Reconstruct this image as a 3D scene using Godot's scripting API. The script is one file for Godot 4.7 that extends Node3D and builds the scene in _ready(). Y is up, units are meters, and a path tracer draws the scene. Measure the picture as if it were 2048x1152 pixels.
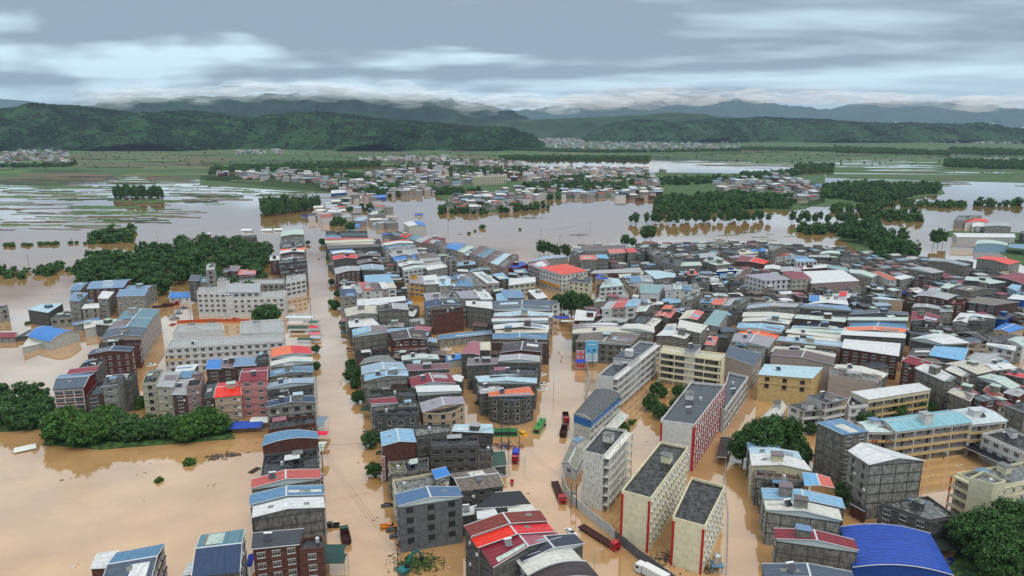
extends Node3D

const CAM_H := 120.0

func _ready() -> void:
	setup_view()
	make_textures()
	make_windows()
	build_water()
	build_land()
	build_hills()
	for k in BUILDINGS.size():
		building(BUILDINGS[k], k)
	build_rows()
	build_infill()
	build_specials()
	build_villages()
	build_trees()
	build_props()
	print("windows ", window_count)

func setup_view() -> void:
	var cam := Camera3D.new()
	cam.name = "camera"
	cam.fov = 44.727
	cam.near = 1.0
	cam.far = 40000.0
	cam.position = Vector3(0, CAM_H, 0)
	cam.rotation_degrees = Vector3(-13.302, 0, 0)
	add_child(cam)
	var env := Environment.new()
	env.background_mode = Environment.BG_SKY
	env.tonemap_mode = Environment.TONE_MAPPER_LINEAR
	env.tonemap_exposure = 1.14
	env.sdfgi_enabled = true
	env.ssao_enabled = true
	env.ssil_enabled = true
	env.fog_enabled = true
	env.fog_density = 0.000036
	env.fog_light_color = Color(0.76, 0.87, 0.97)
	var pano := PanoramaSkyMaterial.new()
	pano.panorama = ImageTexture.create_from_image(sky_image())
	pano.energy_multiplier = 1.25
	var sky := Sky.new()
	sky.sky_material = pano
	env.sky = sky
	var we := WorldEnvironment.new()
	we.name = "environment"
	we.environment = env
	add_child(we)
	var sun := DirectionalLight3D.new()
	sun.name = "sun_behind_cloud"
	sun.light_energy = 0.5
	sun.light_angular_distance = 40.0
	sun.light_color = Color(1.0, 0.98, 0.95)
	sun.shadow_enabled = true
	sun.rotation_degrees = Vector3(-62, 35, 0)
	add_child(sun)

func sky_image() -> Image:
	# overcast sky: bright veil, layered darker cloud decks seen in perspective
	var w := 4096
	var h := 2048
	var im := Image.create(w, h, false, Image.FORMAT_RGB8)
	im.fill(Color(0.55, 0.58, 0.60))
	var nz := FastNoiseLite.new()
	nz.seed = 11
	nz.noise_type = FastNoiseLite.TYPE_SIMPLEX_SMOOTH
	nz.fractal_octaves = 4
	nz.frequency = 1.0
	var nb := FastNoiseLite.new()
	nb.seed = 4
	nb.noise_type = FastNoiseLite.TYPE_SIMPLEX_SMOOTH
	nb.fractal_octaves = 3
	nb.frequency = 1.0
	var bright := Color(0.76, 0.85, 0.90)
	var dark := Color(0.36, 0.41, 0.47)
	var top_rows := int(h * 58.0 / 180.0)
	for y in top_rows:
		var el := 90.0 - (y + 0.5) * 180.0 / h
		var k := clampf((el - 30.0) / 60.0, 0.0, 1.0)
		im.fill_rect(Rect2i(0, y, w, 1), Color(0.88, 0.90, 0.91).lerp(Color(0.94, 0.96, 0.97), k))
	var data := im.get_data()
	for y in range(top_rows, h / 2):
		var el := 90.0 - (y + 0.5) * 180.0 / h
		var ty := tan(deg_to_rad(el)) + 0.055
		var blend := clampf((el - 19.0) / 12.0, 0.0, 1.0)
		var low := clampf(1.0 - el / 2.2, 0.0, 1.0)
		var rb := Color(0.88, 0.90, 0.91)
		for x in w:
			var az := (x + 0.5) / w * TAU
			var sx := sin(az)
			var cz := cos(az)
			var px := sx / ty
			var pz := cz / ty
			var a := nz.get_noise_2d(px * 0.11, pz * 0.26) * 0.5 + 0.5
			var d3 := nb.get_noise_2d(px * 1.1 - 17.0, pz * 2.0 + 5.0)
			var d4 := nb.get_noise_2d((sx * 57.0) * 0.07 + cz * 9.0, el * 0.24)
			var b := nb.get_noise_2d(px * 0.34 + 31.0, pz * 0.7) * 0.5 + 0.5
			# a long dark deck crossing the north of the sky, lower towards the east
			var deg := rad_to_deg(az)
			if deg > 180.0:
				deg -= 360.0
			var line := 6.1 + (-0.07 * deg if deg < 0.0 else 0.0) + (a - 0.5) * 1.6
			var deck := 0.0
			if deg > -75.0 and deg < 70.0:
				var fade := smoothstep(-75.0, -36.0, deg) * (1.0 - 0.8 * smoothstep(2.0, 16.0, deg)) * (1.0 - smoothstep(30.0, 70.0, deg))
				var off := el - line
				deck = exp(-pow(off / (0.95 if off < 0.0 else 1.9 + 0.9 * b), 2.0)) * fade
				deck += 0.45 * exp(-pow((el - 4.0 - (b - 0.5)) / 0.45, 2.0)) * smoothstep(-8.0, 0.0, deg) * (1.0 - smoothstep(18.0, 34.0, deg))
			var c := clampf(smoothstep(0.42, 0.78, a) * 0.45 + smoothstep(0.42, 0.75, b) * 0.28 * a + deck * (1.15 + 0.5 * d3) + d3 * 0.12 + d4 * 0.55 + 0.1 - low * 0.35, 0.0, 1.0)
			var col := bright.lerp(dark, c)
			col = col.lerp(Color(0.71, 0.77, 0.81), low * 0.6)
			col = col.lerp(rb, blend)
			var i := (y * w + x) * 3
			data[i] = int(col.r * 255.0)
			data[i + 1] = int(col.g * 255.0)
			data[i + 2] = int(col.b * 255.0)
	return Image.create_from_data(w, h, false, Image.FORMAT_RGB8, data)

func build_water() -> void:
	var nt := NoiseTexture2D.new()
	var n := FastNoiseLite.new()
	n.frequency = 0.02
	n.fractal_octaves = 4
	n.seed = 3
	nt.noise = n
	nt.width = 1024
	nt.height = 1024
	nt.seamless = true
	nt.as_normal_map = true
	nt.bump_strength = 4.0
	var m := StandardMaterial3D.new()
	m.albedo_color = Color(1, 1, 1)
	var st := NoiseTexture2D.new()
	var sn := FastNoiseLite.new()
	sn.seed = 9
	sn.frequency = 0.006
	sn.fractal_octaves = 5
	sn.domain_warp_enabled = true
	sn.domain_warp_amplitude = 60.0
	st.noise = sn
	st.width = 1024
	st.height = 1024
	st.seamless = true
	var ramp := Gradient.new()
	ramp.set_color(0, Color(0.61, 0.47, 0.31))
	ramp.set_color(1, Color(0.73, 0.575, 0.395))
	st.color_ramp = ramp
	m.detail_enabled = true
	m.detail_albedo = st
	m.detail_uv_layer = BaseMaterial3D.DETAIL_UV_2
	m.uv2_triplanar = true
	m.uv2_world_triplanar = true
	m.uv2_scale = Vector3(1.0 / 210.0, 1.0, 1.0 / 130.0)
	m.roughness = 0.035
	m.clearcoat_enabled = true
	m.clearcoat = 1.0
	m.clearcoat_roughness = 0.03
	m.metallic_specular = 0.68
	m.normal_enabled = true
	m.normal_texture = nt
	m.normal_scale = 0.055
	m.uv1_triplanar = true
	m.uv1_world_triplanar = true
	m.uv1_scale = Vector3.ONE / 16.0
	mats["water"] = m
	var pm := PlaneMesh.new()
	pm.size = Vector2(26000, 14000)
	var o := MeshInstance3D.new()
	o.name = "water"
	o.mesh = pm
	o.material_override = m
	o.position = Vector3(0, 0, -6700)
	o.set_meta("kind", "structure")
	add_child(o)

# ---------------------------------------------------------------- helpers
class MB:
	var v := PackedVector3Array()
	var n := PackedVector3Array()
	var u := PackedVector2Array()
	var c := PackedColorArray()
	var tint := Color.WHITE
	var colored := false
	func tri(a: Vector3, b: Vector3, d: Vector3, out: Vector3, ua := Vector2.ZERO, ub := Vector2.ZERO, ud := Vector2.ZERO) -> void:
		var m := (d - a).cross(b - a).normalized()
		if m.dot(out) < 0.0:
			m = -m
			v.append_array([a, d, b])
			u.append_array([ua, ud, ub])
		else:
			v.append_array([a, b, d])
			u.append_array([ua, ub, ud])
		n.append_array([m, m, m])
		if colored:
			c.append_array([tint, tint, tint])
	func quad(a: Vector3, b: Vector3, d: Vector3, e: Vector3, out: Vector3, ua := Vector2.ZERO, ub := Vector2.ZERO, ud := Vector2.ZERO, ue := Vector2.ZERO) -> void:
		tri(a, b, d, out, ua, ub, ud)
		tri(a, d, e, out, ua, ud, ue)
	func hexa(p: Array) -> void:
		# eight corners: bottom ring 0..3, top ring 4..7
		var mid := Vector3.ZERO
		for q in p:
			mid += q / 8.0
		for f in [[0, 1, 2, 3], [4, 5, 6, 7], [0, 1, 5, 4], [1, 2, 6, 5], [2, 3, 7, 6], [3, 0, 4, 7]]:
			var o: Vector3 = (p[f[0]] + p[f[1]] + p[f[2]] + p[f[3]]) / 4.0 - mid
			quad(p[f[0]], p[f[1]], p[f[2]], p[f[3]], o)
	func box(ce: Vector3, s: Vector3, b := Basis()) -> void:
		var h := s / 2.0
		var p := []
		for y in [-1.0, 1.0]:
			for k in [[-1, -1], [1, -1], [1, 1], [-1, 1]]:
				p.append(ce + b * Vector3(k[0] * h.x, y * h.y, k[1] * h.z))
		hexa(p)
	func bar(a: Vector3, b: Vector3, w: float, h: float, hint := Vector3.RIGHT) -> void:
		# box beam from a to b; w across, h upwards
		var d := (b - a).normalized()
		var side := d.cross(Vector3.UP)
		if side.length() < 0.01:
			side = hint
		side = side.normalized() * w / 2.0
		var up := side.cross(d).normalized() * h / 2.0
		hexa([a - side - up, a + side - up, b + side - up, b - side - up, a - side + up, a + side + up, b + side + up, b - side + up])
	func tube(a: Vector3, b: Vector3, r0: float, r1: float, seg := 6) -> void:
		var d := (b - a).normalized()
		var s := d.cross(Vector3.UP)
		if s.length() < 0.01:
			s = Vector3.RIGHT
		s = s.normalized()
		var w := s.cross(d).normalized()
		for k in seg:
			var t0 := TAU * k / seg
			var t1 := TAU * (k + 1) / seg
			var d0 := s * cos(t0) + w * sin(t0)
			var d1 := s * cos(t1) + w * sin(t1)
			quad(a + d0 * r0, a + d1 * r0, b + d1 * r1, b + d0 * r1, d0 + d1)
			if r1 > 0.01:
				tri(b, b + d0 * r1, b + d1 * r1, d)
			if r0 > 0.01:
				tri(a, a + d0 * r0, a + d1 * r0, -d)
	func extrude(poly: Array, a: Vector3, ax: Vector3, ay: Vector3, az: Vector3, w: float) -> void:
		# polygon in the ax/ay plane, thickened along az, centred
		var pts := PackedVector2Array(poly)
		var ids := Geometry2D.triangulate_polygon(pts)
		var o := az * w / 2.0
		for k in range(0, ids.size(), 3):
			var t := []
			for j in 3:
				t.append(a + ax * pts[ids[k + j]].x + ay * pts[ids[k + j]].y)
			tri(t[0] + o, t[1] + o, t[2] + o, az)
			tri(t[0] - o, t[1] - o, t[2] - o, -az)
		var area := 0.0
		for k in pts.size():
			var q := pts[(k + 1) % pts.size()]
			area += pts[k].x * q.y - q.x * pts[k].y
		for k in pts.size():
			var p := pts[k]
			var q := pts[(k + 1) % pts.size()]
			var e := (q - p) * signf(area)
			var pa := a + ax * p.x + ay * p.y
			var qa := a + ax * q.x + ay * q.y
			quad(pa - o, qa - o, qa + o, pa + o, ax * e.y - ay * e.x)
	func mesh() -> ArrayMesh:
		var ar := []
		ar.resize(Mesh.ARRAY_MAX)
		ar[Mesh.ARRAY_VERTEX] = v
		ar[Mesh.ARRAY_NORMAL] = n
		ar[Mesh.ARRAY_TEX_UV] = u
		if colored:
			ar[Mesh.ARRAY_COLOR] = c
		var m := ArrayMesh.new()
		m.add_surface_from_arrays(Mesh.PRIMITIVE_TRIANGLES, ar)
		return m

var taken := {}
var mats := {}
var tex := {}
var win := {}
var rng := RandomNumberGenerator.new()
var window_count := 0
var slogan_part := 0
var footprints := []

func numbered(called: String) -> String:
	if not taken.has(called):
		taken[called] = 0
		return called
	taken[called] += 1
	return "%s_%03d" % [called, taken[called]]

func thing(called: String, label: String, category: String, at := Vector3.ZERO, turn := 0.0, group := "") -> Node3D:
	var o := Node3D.new()
	o.name = numbered(called)
	o.position = at
	o.rotation.y = turn
	tag(o, label, category, group)
	add_child(o)
	return o

func tag(o: Node, label: String, category: String, group := "") -> void:
	o.set_meta("label", label)
	o.set_meta("category", category)
	if group != "":
		o.set_meta("group", group)

func part(parent: Node, called: String, mesh: Mesh, m: Material, at := Vector3.ZERO, turn := 0.0) -> MeshInstance3D:
	var o := MeshInstance3D.new()
	o.name = called
	o.mesh = mesh
	if m:
		o.material_override = m
	o.position = at
	o.rotation.y = turn
	parent.add_child(o, true)
	return o

func structure(called: String, mesh: Mesh, m: Material) -> MeshInstance3D:
	var o := MeshInstance3D.new()
	o.name = numbered(called)
	o.mesh = mesh
	o.material_override = m
	o.set_meta("kind", "structure")
	add_child(o)
	return o

# ---------------------------------------------------------------- textures
func noise(sd: int, freq: float, oct := 4, kind := FastNoiseLite.TYPE_SIMPLEX_SMOOTH) -> FastNoiseLite:
	var k := FastNoiseLite.new()
	k.seed = sd
	k.frequency = freq
	k.fractal_octaves = oct
	k.noise_type = kind
	return k

func grey_texture(size: int, f: Callable) -> ImageTexture:
	var d := PackedByteArray()
	d.resize(size * size * 3)
	var i := 0
	for y in size:
		for x in size:
			var g: Color = f.call(float(x), float(y))
			d[i] = int(clampf(g.r, 0.0, 1.0) * 255.0)
			d[i + 1] = int(clampf(g.g, 0.0, 1.0) * 255.0)
			d[i + 2] = int(clampf(g.b, 0.0, 1.0) * 255.0)
			i += 3
	return ImageTexture.create_from_image(Image.create_from_data(size, size, false, Image.FORMAT_RGB8, d))

func make_textures() -> void:
	var a := noise(1, 0.012)
	var b := noise(2, 0.05, 3)
	var s := noise(3, 0.03, 3)
	# bare concrete and block walls: blotches, water streaks, faint courses
	tex.concrete = grey_texture(512, func(x: float, y: float) -> Color:
		var blot := a.get_noise_2d(x, y) * 0.22
		var st := s.get_noise_2d(x * 3.0, y * 0.22)
		var streak := -0.30 * maxf(0.0, st - 0.05) * 2.0
		var fine := b.get_noise_2d(x * 2.0, y * 2.0) * 0.10
		var course := -0.05 if int(y) % 16 < 2 else 0.0
		var v := 0.86 + blot + streak + fine + course
		return Color(v, v * 0.995, v * 0.975))
	# painted or tiled walls: light dirt
	tex.plain = grey_texture(512, func(x: float, y: float) -> Color:
		var st := s.get_noise_2d(x * 2.6 + 90.0, y * 0.2)
		var v := 0.92 + a.get_noise_2d(x + 300.0, y) * 0.09 - 0.22 * maxf(0.0, st - 0.12) + b.get_noise_2d(x * 3.0, y * 3.0) * 0.05
		return Color(v, v * 0.99, v * 0.97))
	# mould-streaked whitewash
	tex.stained = grey_texture(512, func(x: float, y: float) -> Color:
		var st := s.get_noise_2d(x * 2.4 + 40.0, y * 0.35)
		var m := smoothstep(0.1, 0.7, st + b.get_noise_2d(x * 0.8, y * 0.4) * 0.4 + a.get_noise_2d(x, y + 70.0) * 0.5)
		var v := lerpf(0.97, 0.55, m) + b.get_noise_2d(x * 4.0, y * 4.0) * 0.04
		return Color(v, v * 0.995, v * 0.98))
	# speckled render
	tex.speckled = grey_texture(512, func(x: float, y: float) -> Color:
		var p := smoothstep(0.1, 0.25, b.get_noise_2d(x * 2.2, y * 0.9))
		var v := 0.72 + p * 0.3 + a.get_noise_2d(x, y) * 0.2
		return Color(v, v, v * 0.99))
	# brick courses
	tex.brick = grey_texture(512, func(x: float, y: float) -> Color:
		var row := int(y / 4.0)
		var cell := int((x + (row % 2) * 5.0) / 10.0)
		var jit := float((row * 73 + cell * 151 + row * cell * 7) % 97) / 97.0
		var v := 0.78 + jit * 0.25 + a.get_noise_2d(x, y) * 0.25
		if int(y) % 4 == 0:
			v *= 0.86
		return Color(v, v, v))
	# roofing sheet: rain streaks, rust and grime along the fall
	tex.sheet = grey_texture(512, func(x: float, y: float) -> Color:
		var st := s.get_noise_2d(x * 2.0, y * 0.12)
		var panel := float((int(x / 42.0) * 37) % 11) / 11.0 * 0.06
		var v := 0.90 + panel + st * 0.13 + a.get_noise_2d(x, y) * 0.10 + b.get_noise_2d(x * 2.0, y * 2.0) * 0.06
		if int(y) % 171 < 2:
			v -= 0.10
		return Color(v, v, v * 0.99))
	# weathered fibre-cement
	tex.fibre = grey_texture(512, func(x: float, y: float) -> Color:
		var st := s.get_noise_2d(x * 0.4, y * 3.0)
		var v := 0.72 + st * 0.42 + b.get_noise_2d(x * 3.0, y * 3.0) * 0.22
		if int(x) % 96 < 6:
			v *= 0.75
		return Color(v, v * 0.97, v * 0.94))
	# flat roofs: damp patches
	tex.damp = grey_texture(512, func(x: float, y: float) -> Color:
		var p := smoothstep(-0.05, 0.12, a.get_noise_2d(x * 1.4, y * 1.4) + b.get_noise_2d(x, y) * 0.4)
		var v := lerpf(0.62, 1.0, p) + b.get_noise_2d(x * 3.0, y * 3.0) * 0.12
		return Color(v, v, v * 0.98))
	# black roofing felt, torn and lichened
	tex.felt = grey_texture(512, func(x: float, y: float) -> Color:
		var p := smoothstep(0.12, 0.22, b.get_noise_2d(x * 0.9, y * 0.9) + a.get_noise_2d(x * 2.0, y) * 0.5)
		var q := smoothstep(0.2, 0.3, a.get_noise_2d(x * 2.0 + 50.0, y * 2.0))
		var v := 0.30 + p * 0.45 + q * 0.25 + b.get_noise_2d(x * 4.0, y * 4.0) * 0.15
		return Color(v, v * 0.99, v * 0.96))
	# dampness of flat roofs as gloss
	tex.wet = grey_texture(512, func(x: float, y: float) -> Color:
		var p := smoothstep(-0.05, 0.12, a.get_noise_2d(x * 1.4, y * 1.4) + b.get_noise_2d(x, y) * 0.4)
		var v := lerpf(0.16, 0.75, p)
		return Color(v, v, v))
	var rib := Image.create(128, 8, false, Image.FORMAT_RGB8)
	for x in 128:
		var k := (x % 16) / 16.0
		var hgt := clampf(1.0 - absf(k - 0.5) * 6.0, 0.0, 1.0)
		rib.fill_rect(Rect2i(x, 0, 1, 8), Color(hgt, hgt, hgt))
	rib.bump_map_to_normal_map(3.0)
	tex.rib = ImageTexture.create_from_image(rib)

const ROOF := {
	"w": [0.80, 0.81, 0.82], "w2": [0.78, 0.78, 0.75], "w3": [0.73, 0.73, 0.70], "g": [0.62, 0.63, 0.65], "g2": [0.54, 0.57, 0.59], "l": [0.66, 0.77, 0.83], "l2": [0.50, 0.66, 0.78], "l3": [0.42, 0.65, 0.82], "l4": [0.50, 0.69, 0.75],
	"b": [0.34, 0.50, 0.64], "b2": [0.42, 0.54, 0.68], "b3": [0.29, 0.41, 0.56], "B": [0.11, 0.27, 0.64], "B2": [0.22, 0.48, 0.78], "n2": [0.16, 0.24, 0.37], "s": [0.28, 0.33, 0.40], "s2": [0.20, 0.23, 0.28],
	"t": [0.36, 0.50, 0.56], "t2": [0.56, 0.64, 0.72], "t3": [0.48, 0.60, 0.62], "e": [0.69, 0.76, 0.73], "e2": [0.72, 0.80, 0.80], "e3": [0.74, 0.79, 0.81], "y": [0.76, 0.74, 0.67], "y2": [0.73, 0.71, 0.66], "y3": [0.55, 0.55, 0.50],
	"n": [0.39, 0.32, 0.32], "n3": [0.47, 0.42, 0.45], "n4": [0.57, 0.55, 0.60], "n5": [0.25, 0.21, 0.22], "k": [0.23, 0.24, 0.27], "k2": [0.13, 0.14, 0.16], "r": [0.80, 0.21, 0.24], "r2": [0.85, 0.17, 0.10], "r3": [0.84, 0.28, 0.20],
	"p": [0.70, 0.32, 0.30], "p2": [0.79, 0.42, 0.38], "p3": [0.60, 0.43, 0.47], "m": [0.52, 0.15, 0.21], "m2": [0.49, 0.13, 0.19], "m3": [0.45, 0.29, 0.33], "m4": [0.60, 0.35, 0.41], "o": [0.88, 0.43, 0.26], "o2": [0.80, 0.40, 0.25], "o3": [0.68, 0.34, 0.22],
	"br": [0.46, 0.18, 0.14], "br2": [0.58, 0.28, 0.22], "as": [0.55, 0.52, 0.50], "as2": [0.46, 0.49, 0.51], "as3": [0.60, 0.59, 0.58], "gr": [0.20, 0.32, 0.27],
	"d": [0.17, 0.18, 0.20], "d2": [0.20, 0.20, 0.19], "d3": [0.26, 0.28, 0.32], "c": [0.44, 0.45, 0.45], "c2": [0.62, 0.63, 0.64]}
const WALL := {
	"conc": [0.63, 0.63, 0.61, "concrete"], "concs": [0.54, 0.53, 0.51, "concrete"], "concd": [0.41, 0.41, 0.41, "concrete"], "concp": [0.46, 0.47, 0.48, "speckled"], "brick": [0.40, 0.27, 0.24, "brick"], "brickd": [0.38, 0.31, 0.29, "brick"],
	"tile": [0.68, 0.64, 0.62, "plain"], "white": [0.82, 0.83, 0.84, "plain"], "whitest": [0.82, 0.82, 0.80, "stained"], "cream": [0.80, 0.77, 0.66, "plain"], "creamst": [0.90, 0.88, 0.77, "plain"], "creamy": [0.78, 0.69, 0.50, "plain"],
	"stone": [0.70, 0.70, 0.64, "plain"], "beige": [0.73, 0.65, 0.57, "plain"], "pink": [0.76, 0.54, 0.54, "plain"], "pinkg": [0.62, 0.53, 0.53, "plain"], "redtile": [0.45, 0.09, 0.11, "plain"], "yellow": [0.84, 0.64, 0.26, "plain"],
	"lime": [0.84, 0.83, 0.73, "plain"], "shed": [0.72, 0.74, 0.74, "plain"], "bluewall": [0.14, 0.30, 0.60, "plain"], "bluewall2": [0.55, 0.69, 0.81, "plain"], "canteen": [0.74, 0.74, 0.72, "stained"], "glass": [0.36, 0.38, 0.38, "plain"], "posts": [0.6, 0.6, 0.6, "plain"]}

func col(a: Array) -> Color:
	return Color(a[0], a[1], a[2])

func roof_mat(code: String) -> StandardMaterial3D:
	var key := "roof_" + code
	if not mats.has(key):
		var m := StandardMaterial3D.new()
		m.albedo_color = col(ROOF[code])
		m.albedo_texture = tex.fibre if code.begins_with("as") else tex.sheet
		m.uv1_scale = Vector3(1.0 / 12.0, 1.0 / 12.0, 1)
		m.roughness = 0.75 if code.begins_with("as") else 0.42
		m.metallic_specular = 0.4
		m.normal_enabled = true
		m.normal_texture = tex.rib
		m.normal_scale = 0.35
		mats[key] = m
	return mats[key]

func flat_mat(code: String) -> StandardMaterial3D:
	var key := "flat_" + code
	if not mats.has(key):
		var m := StandardMaterial3D.new()
		m.albedo_color = Color(0.42, 0.42, 0.30) if code == "m" else col(ROOF[code])
		m.albedo_texture = tex.felt if code == "d2" else (tex.plain if code in ["c2", "w3", "w"] else tex.damp)
		if code == "d2":
			m.albedo_color = Color(0.27, 0.27, 0.27)
		m.roughness_texture = tex.wet
		m.roughness = 0.9
		m.uv1_triplanar = true
		m.uv1_world_triplanar = true
		m.uv1_scale = Vector3.ONE / 22.0
		mats[key] = m
	return mats[key]

func wall_mat(code: String) -> StandardMaterial3D:
	var key := "wall_" + code
	if not mats.has(key):
		var w: Array = WALL[code]
		var m := StandardMaterial3D.new()
		m.albedo_color = col(w)
		m.albedo_texture = tex[w[3]]
		m.roughness = 0.85
		m.metallic_specular = 0.3
		m.uv1_triplanar = true
		m.uv1_world_triplanar = true
		m.uv1_scale = Vector3.ONE / 13.0
		mats[key] = m
	return mats[key]

func paint(r: float, g: float, b: float, rough := 0.6, metal := 0.0) -> StandardMaterial3D:
	var key := "p_%.2f_%.2f_%.2f_%.2f_%.1f" % [r, g, b, rough, metal]
	if not mats.has(key):
		var m := StandardMaterial3D.new()
		m.albedo_color = Color(r, g, b)
		m.roughness = rough
		m.metallic = metal
		mats[key] = m
	return mats[key]

func glass() -> StandardMaterial3D:
	if not mats.has("glass"):
		var m := StandardMaterial3D.new()
		m.albedo_color = Color(0.11, 0.13, 0.15)
		m.roughness = 0.08
		mats["glass"] = m
	return mats["glass"]

# ---------------------------------------------------------------- windows
func two_tone(a: MB, ma: Material, b: MB, mb: Material) -> ArrayMesh:
	var m := a.mesh()
	m.surface_set_material(0, ma)
	var ar := []
	ar.resize(Mesh.ARRAY_MAX)
	ar[Mesh.ARRAY_VERTEX] = b.v
	ar[Mesh.ARRAY_NORMAL] = b.n
	ar[Mesh.ARRAY_TEX_UV] = b.u
	m.add_surface_from_arrays(Mesh.PRIMITIVE_TRIANGLES, ar)
	m.surface_set_material(1, mb)
	return m

func make_windows() -> void:
	# local axes: x along the wall, y up, z out of the wall; origin at the middle of the sill line
	for s in [["w", 1.9, 1.6], ["n", 1.1, 1.5], ["x", 2.8, 1.8], ["d", 1.0, 2.2]]:
		var f := MB.new()
		var w: float = s[1]
		var h: float = s[2]
		for k in [[0.0, 0.04, w, 0.08], [0.0, h - 0.04, w, 0.08]]:
			f.box(Vector3(k[0], k[1], 0.05), Vector3(k[2], k[3], 0.10))
		var bars := 2 if s[0] == "d" else (3 if w < 1.5 else (4 if w < 2.5 else 5))
		for k in bars:
			f.box(Vector3(-w / 2 + 0.035 + (w - 0.07) * k / (bars - 1.0), h / 2, 0.045), Vector3(0.07, h - 0.16, 0.09))
		if s[0] != "d":
			f.box(Vector3(0, h * 0.68, 0.04), Vector3(w - 0.14, 0.06, 0.08))
			f.box(Vector3(0, -0.05, 0.09), Vector3(w + 0.24, 0.1, 0.18))
		f.box(Vector3(0, h + 0.08, 0.15), Vector3(w + 0.3, 0.12, 0.30))
		var g := MB.new()
		g.quad(Vector3(-w / 2, 0.05, 0.02), Vector3(w / 2, 0.05, 0.02), Vector3(w / 2, h - 0.05, 0.02), Vector3(-w / 2, h - 0.05, 0.02), Vector3.BACK)
		win[s[0]] = two_tone(f, paint(0.72, 0.73, 0.73), g, glass())
		win[s[0] + "2"] = two_tone(f, paint(0.42, 0.40, 0.38), g, glass())
	# window in a barred cage
	var c := MB.new()
	for k in 9:
		c.box(Vector3(-1.1 + 2.2 * k / 8.0, 0.85, 0.5), Vector3(0.04, 1.8, 0.04))
	for k in 3:
		c.box(Vector3(0, -0.05 + 0.9 * k, 0.5), Vector3(2.26, 0.05, 0.05))
	for k in [-1.1, 1.1]:
		c.box(Vector3(k, 0.85, 0.26), Vector3(0.04, 1.8, 0.46))
	c.box(Vector3(0, -0.12, 0.27), Vector3(2.3, 0.07, 0.54))
	c.box(Vector3(0, 1.85, 0.32), Vector3(2.5, 0.06, 0.66))
	var g2 := MB.new()
	g2.quad(Vector3(-1.05, 0.0, 0.02), Vector3(1.05, 0.0, 0.02), Vector3(1.05, 1.7, 0.02), Vector3(-1.05, 1.7, 0.02), Vector3.BACK)
	win["b"] = two_tone(c, paint(0.60, 0.60, 0.60), g2, glass())
	# arched window with a hood
	var a := MB.new()
	var ga := MB.new()
	var seg := 8
	for k in seg:
		var t0 := PI * k / seg
		var t1 := PI * (k + 1) / seg
		var p0 := Vector3(cos(t0), sin(t0), 0)
		var p1 := Vector3(cos(t1), sin(t1), 0)
		var b0 := Vector3(0, 1.1, 0)
		a.hexa([b0 + p0 * 0.85, b0 + p0 * 1.05, b0 + p1 * 1.05, b0 + p1 * 0.85, b0 + p0 * 0.85 + Vector3(0, 0, 0.16), b0 + p0 * 1.05 + Vector3(0, 0, 0.16), b0 + p1 * 1.05 + Vector3(0, 0, 0.16), b0 + p1 * 0.85 + Vector3(0, 0, 0.16)])
		ga.tri(b0 + Vector3(0, 0, 0.02), b0 + p0 * 0.85 + Vector3(0, 0, 0.02), b0 + p1 * 0.85 + Vector3(0, 0, 0.02), Vector3.BACK)
	ga.quad(Vector3(-0.85, 0, 0.02), Vector3(0.85, 0, 0.02), Vector3(0.85, 1.1, 0.02), Vector3(-0.85, 1.1, 0.02), Vector3.BACK)
	for k in [-0.9, 0.0, 0.9]:
		a.box(Vector3(k, 0.55, 0.05), Vector3(0.08, 1.1, 0.09))
	a.box(Vector3(0, -0.05, 0.1), Vector3(2.2, 0.1, 0.2))
	win["a"] = two_tone(a, paint(0.55, 0.40, 0.36), ga, glass())
	win["a2"] = two_tone(a, paint(0.70, 0.70, 0.66), ga, glass())
	# ventilation lattice
	var l := MB.new()
	for k in 7:
		l.box(Vector3(0, 0.12 + k * 0.25, 0.05), Vector3(1.9, 0.09, 0.10))
	for k in [-0.95, 0.95]:
		l.box(Vector3(k, 0.87, 0.06), Vector3(0.08, 1.9, 0.12))
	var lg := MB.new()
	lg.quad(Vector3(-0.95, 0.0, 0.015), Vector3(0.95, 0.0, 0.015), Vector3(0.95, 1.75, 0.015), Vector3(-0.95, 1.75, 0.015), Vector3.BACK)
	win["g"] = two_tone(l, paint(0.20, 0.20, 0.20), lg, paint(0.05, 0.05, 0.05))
	var ac := MB.new()
	ac.box(Vector3(0, 0.3, 0.22), Vector3(0.85, 0.6, 0.36))
	ac.box(Vector3(0, -0.03, 0.22), Vector3(0.9, 0.05, 0.42))
	win["ac"] = ac.mesh()

func put_window(parent: Node, kind: String, at: Vector3, out: Vector3) -> void:
	var o := MeshInstance3D.new()
	o.name = "door" if kind.begins_with("d") else ("air_conditioner" if kind == "ac" else "window")
	o.mesh = win[kind]
	if kind == "ac":
		o.material_override = paint(0.80, 0.80, 0.78)
	o.position = at
	o.rotation.y = atan2(out.x, out.z)
	parent.add_child(o, true)
	window_count += 1

# ---------------------------------------------------------------- buildings
func inset(q: Array, d: float) -> Array:
	# quad moved inwards by d on every side
	var r := []
	for k in 4:
		var p: Vector2 = q[(k + 3) % 4]
		var c: Vector2 = q[k]
		var n: Vector2 = q[(k + 1) % 4]
		var e0 := (c - p).normalized()
		var e1 := (n - c).normalized()
		var n0 := Vector2(e0.y, -e0.x)
		var n1 := Vector2(e1.y, -e1.x)
		var sn := clampf(1.0 + n0.dot(n1), 0.35, 2.0)
		r.append(c + (n0 + n1) * d / sn)
	return r

func v3(p: Vector2, y: float) -> Vector3:
	return Vector3(p.x, y, p.y)

const BOTTOM := -2.5
const KINDS := {"row_house": "house", "back_house": "house", "classroom_block": "school building", "school_block": "school building", "corner_house": "house", "corner_block": "building", "shop_block": "shop building", "awning_shed": "shed", "public_building": "building"}

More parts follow.
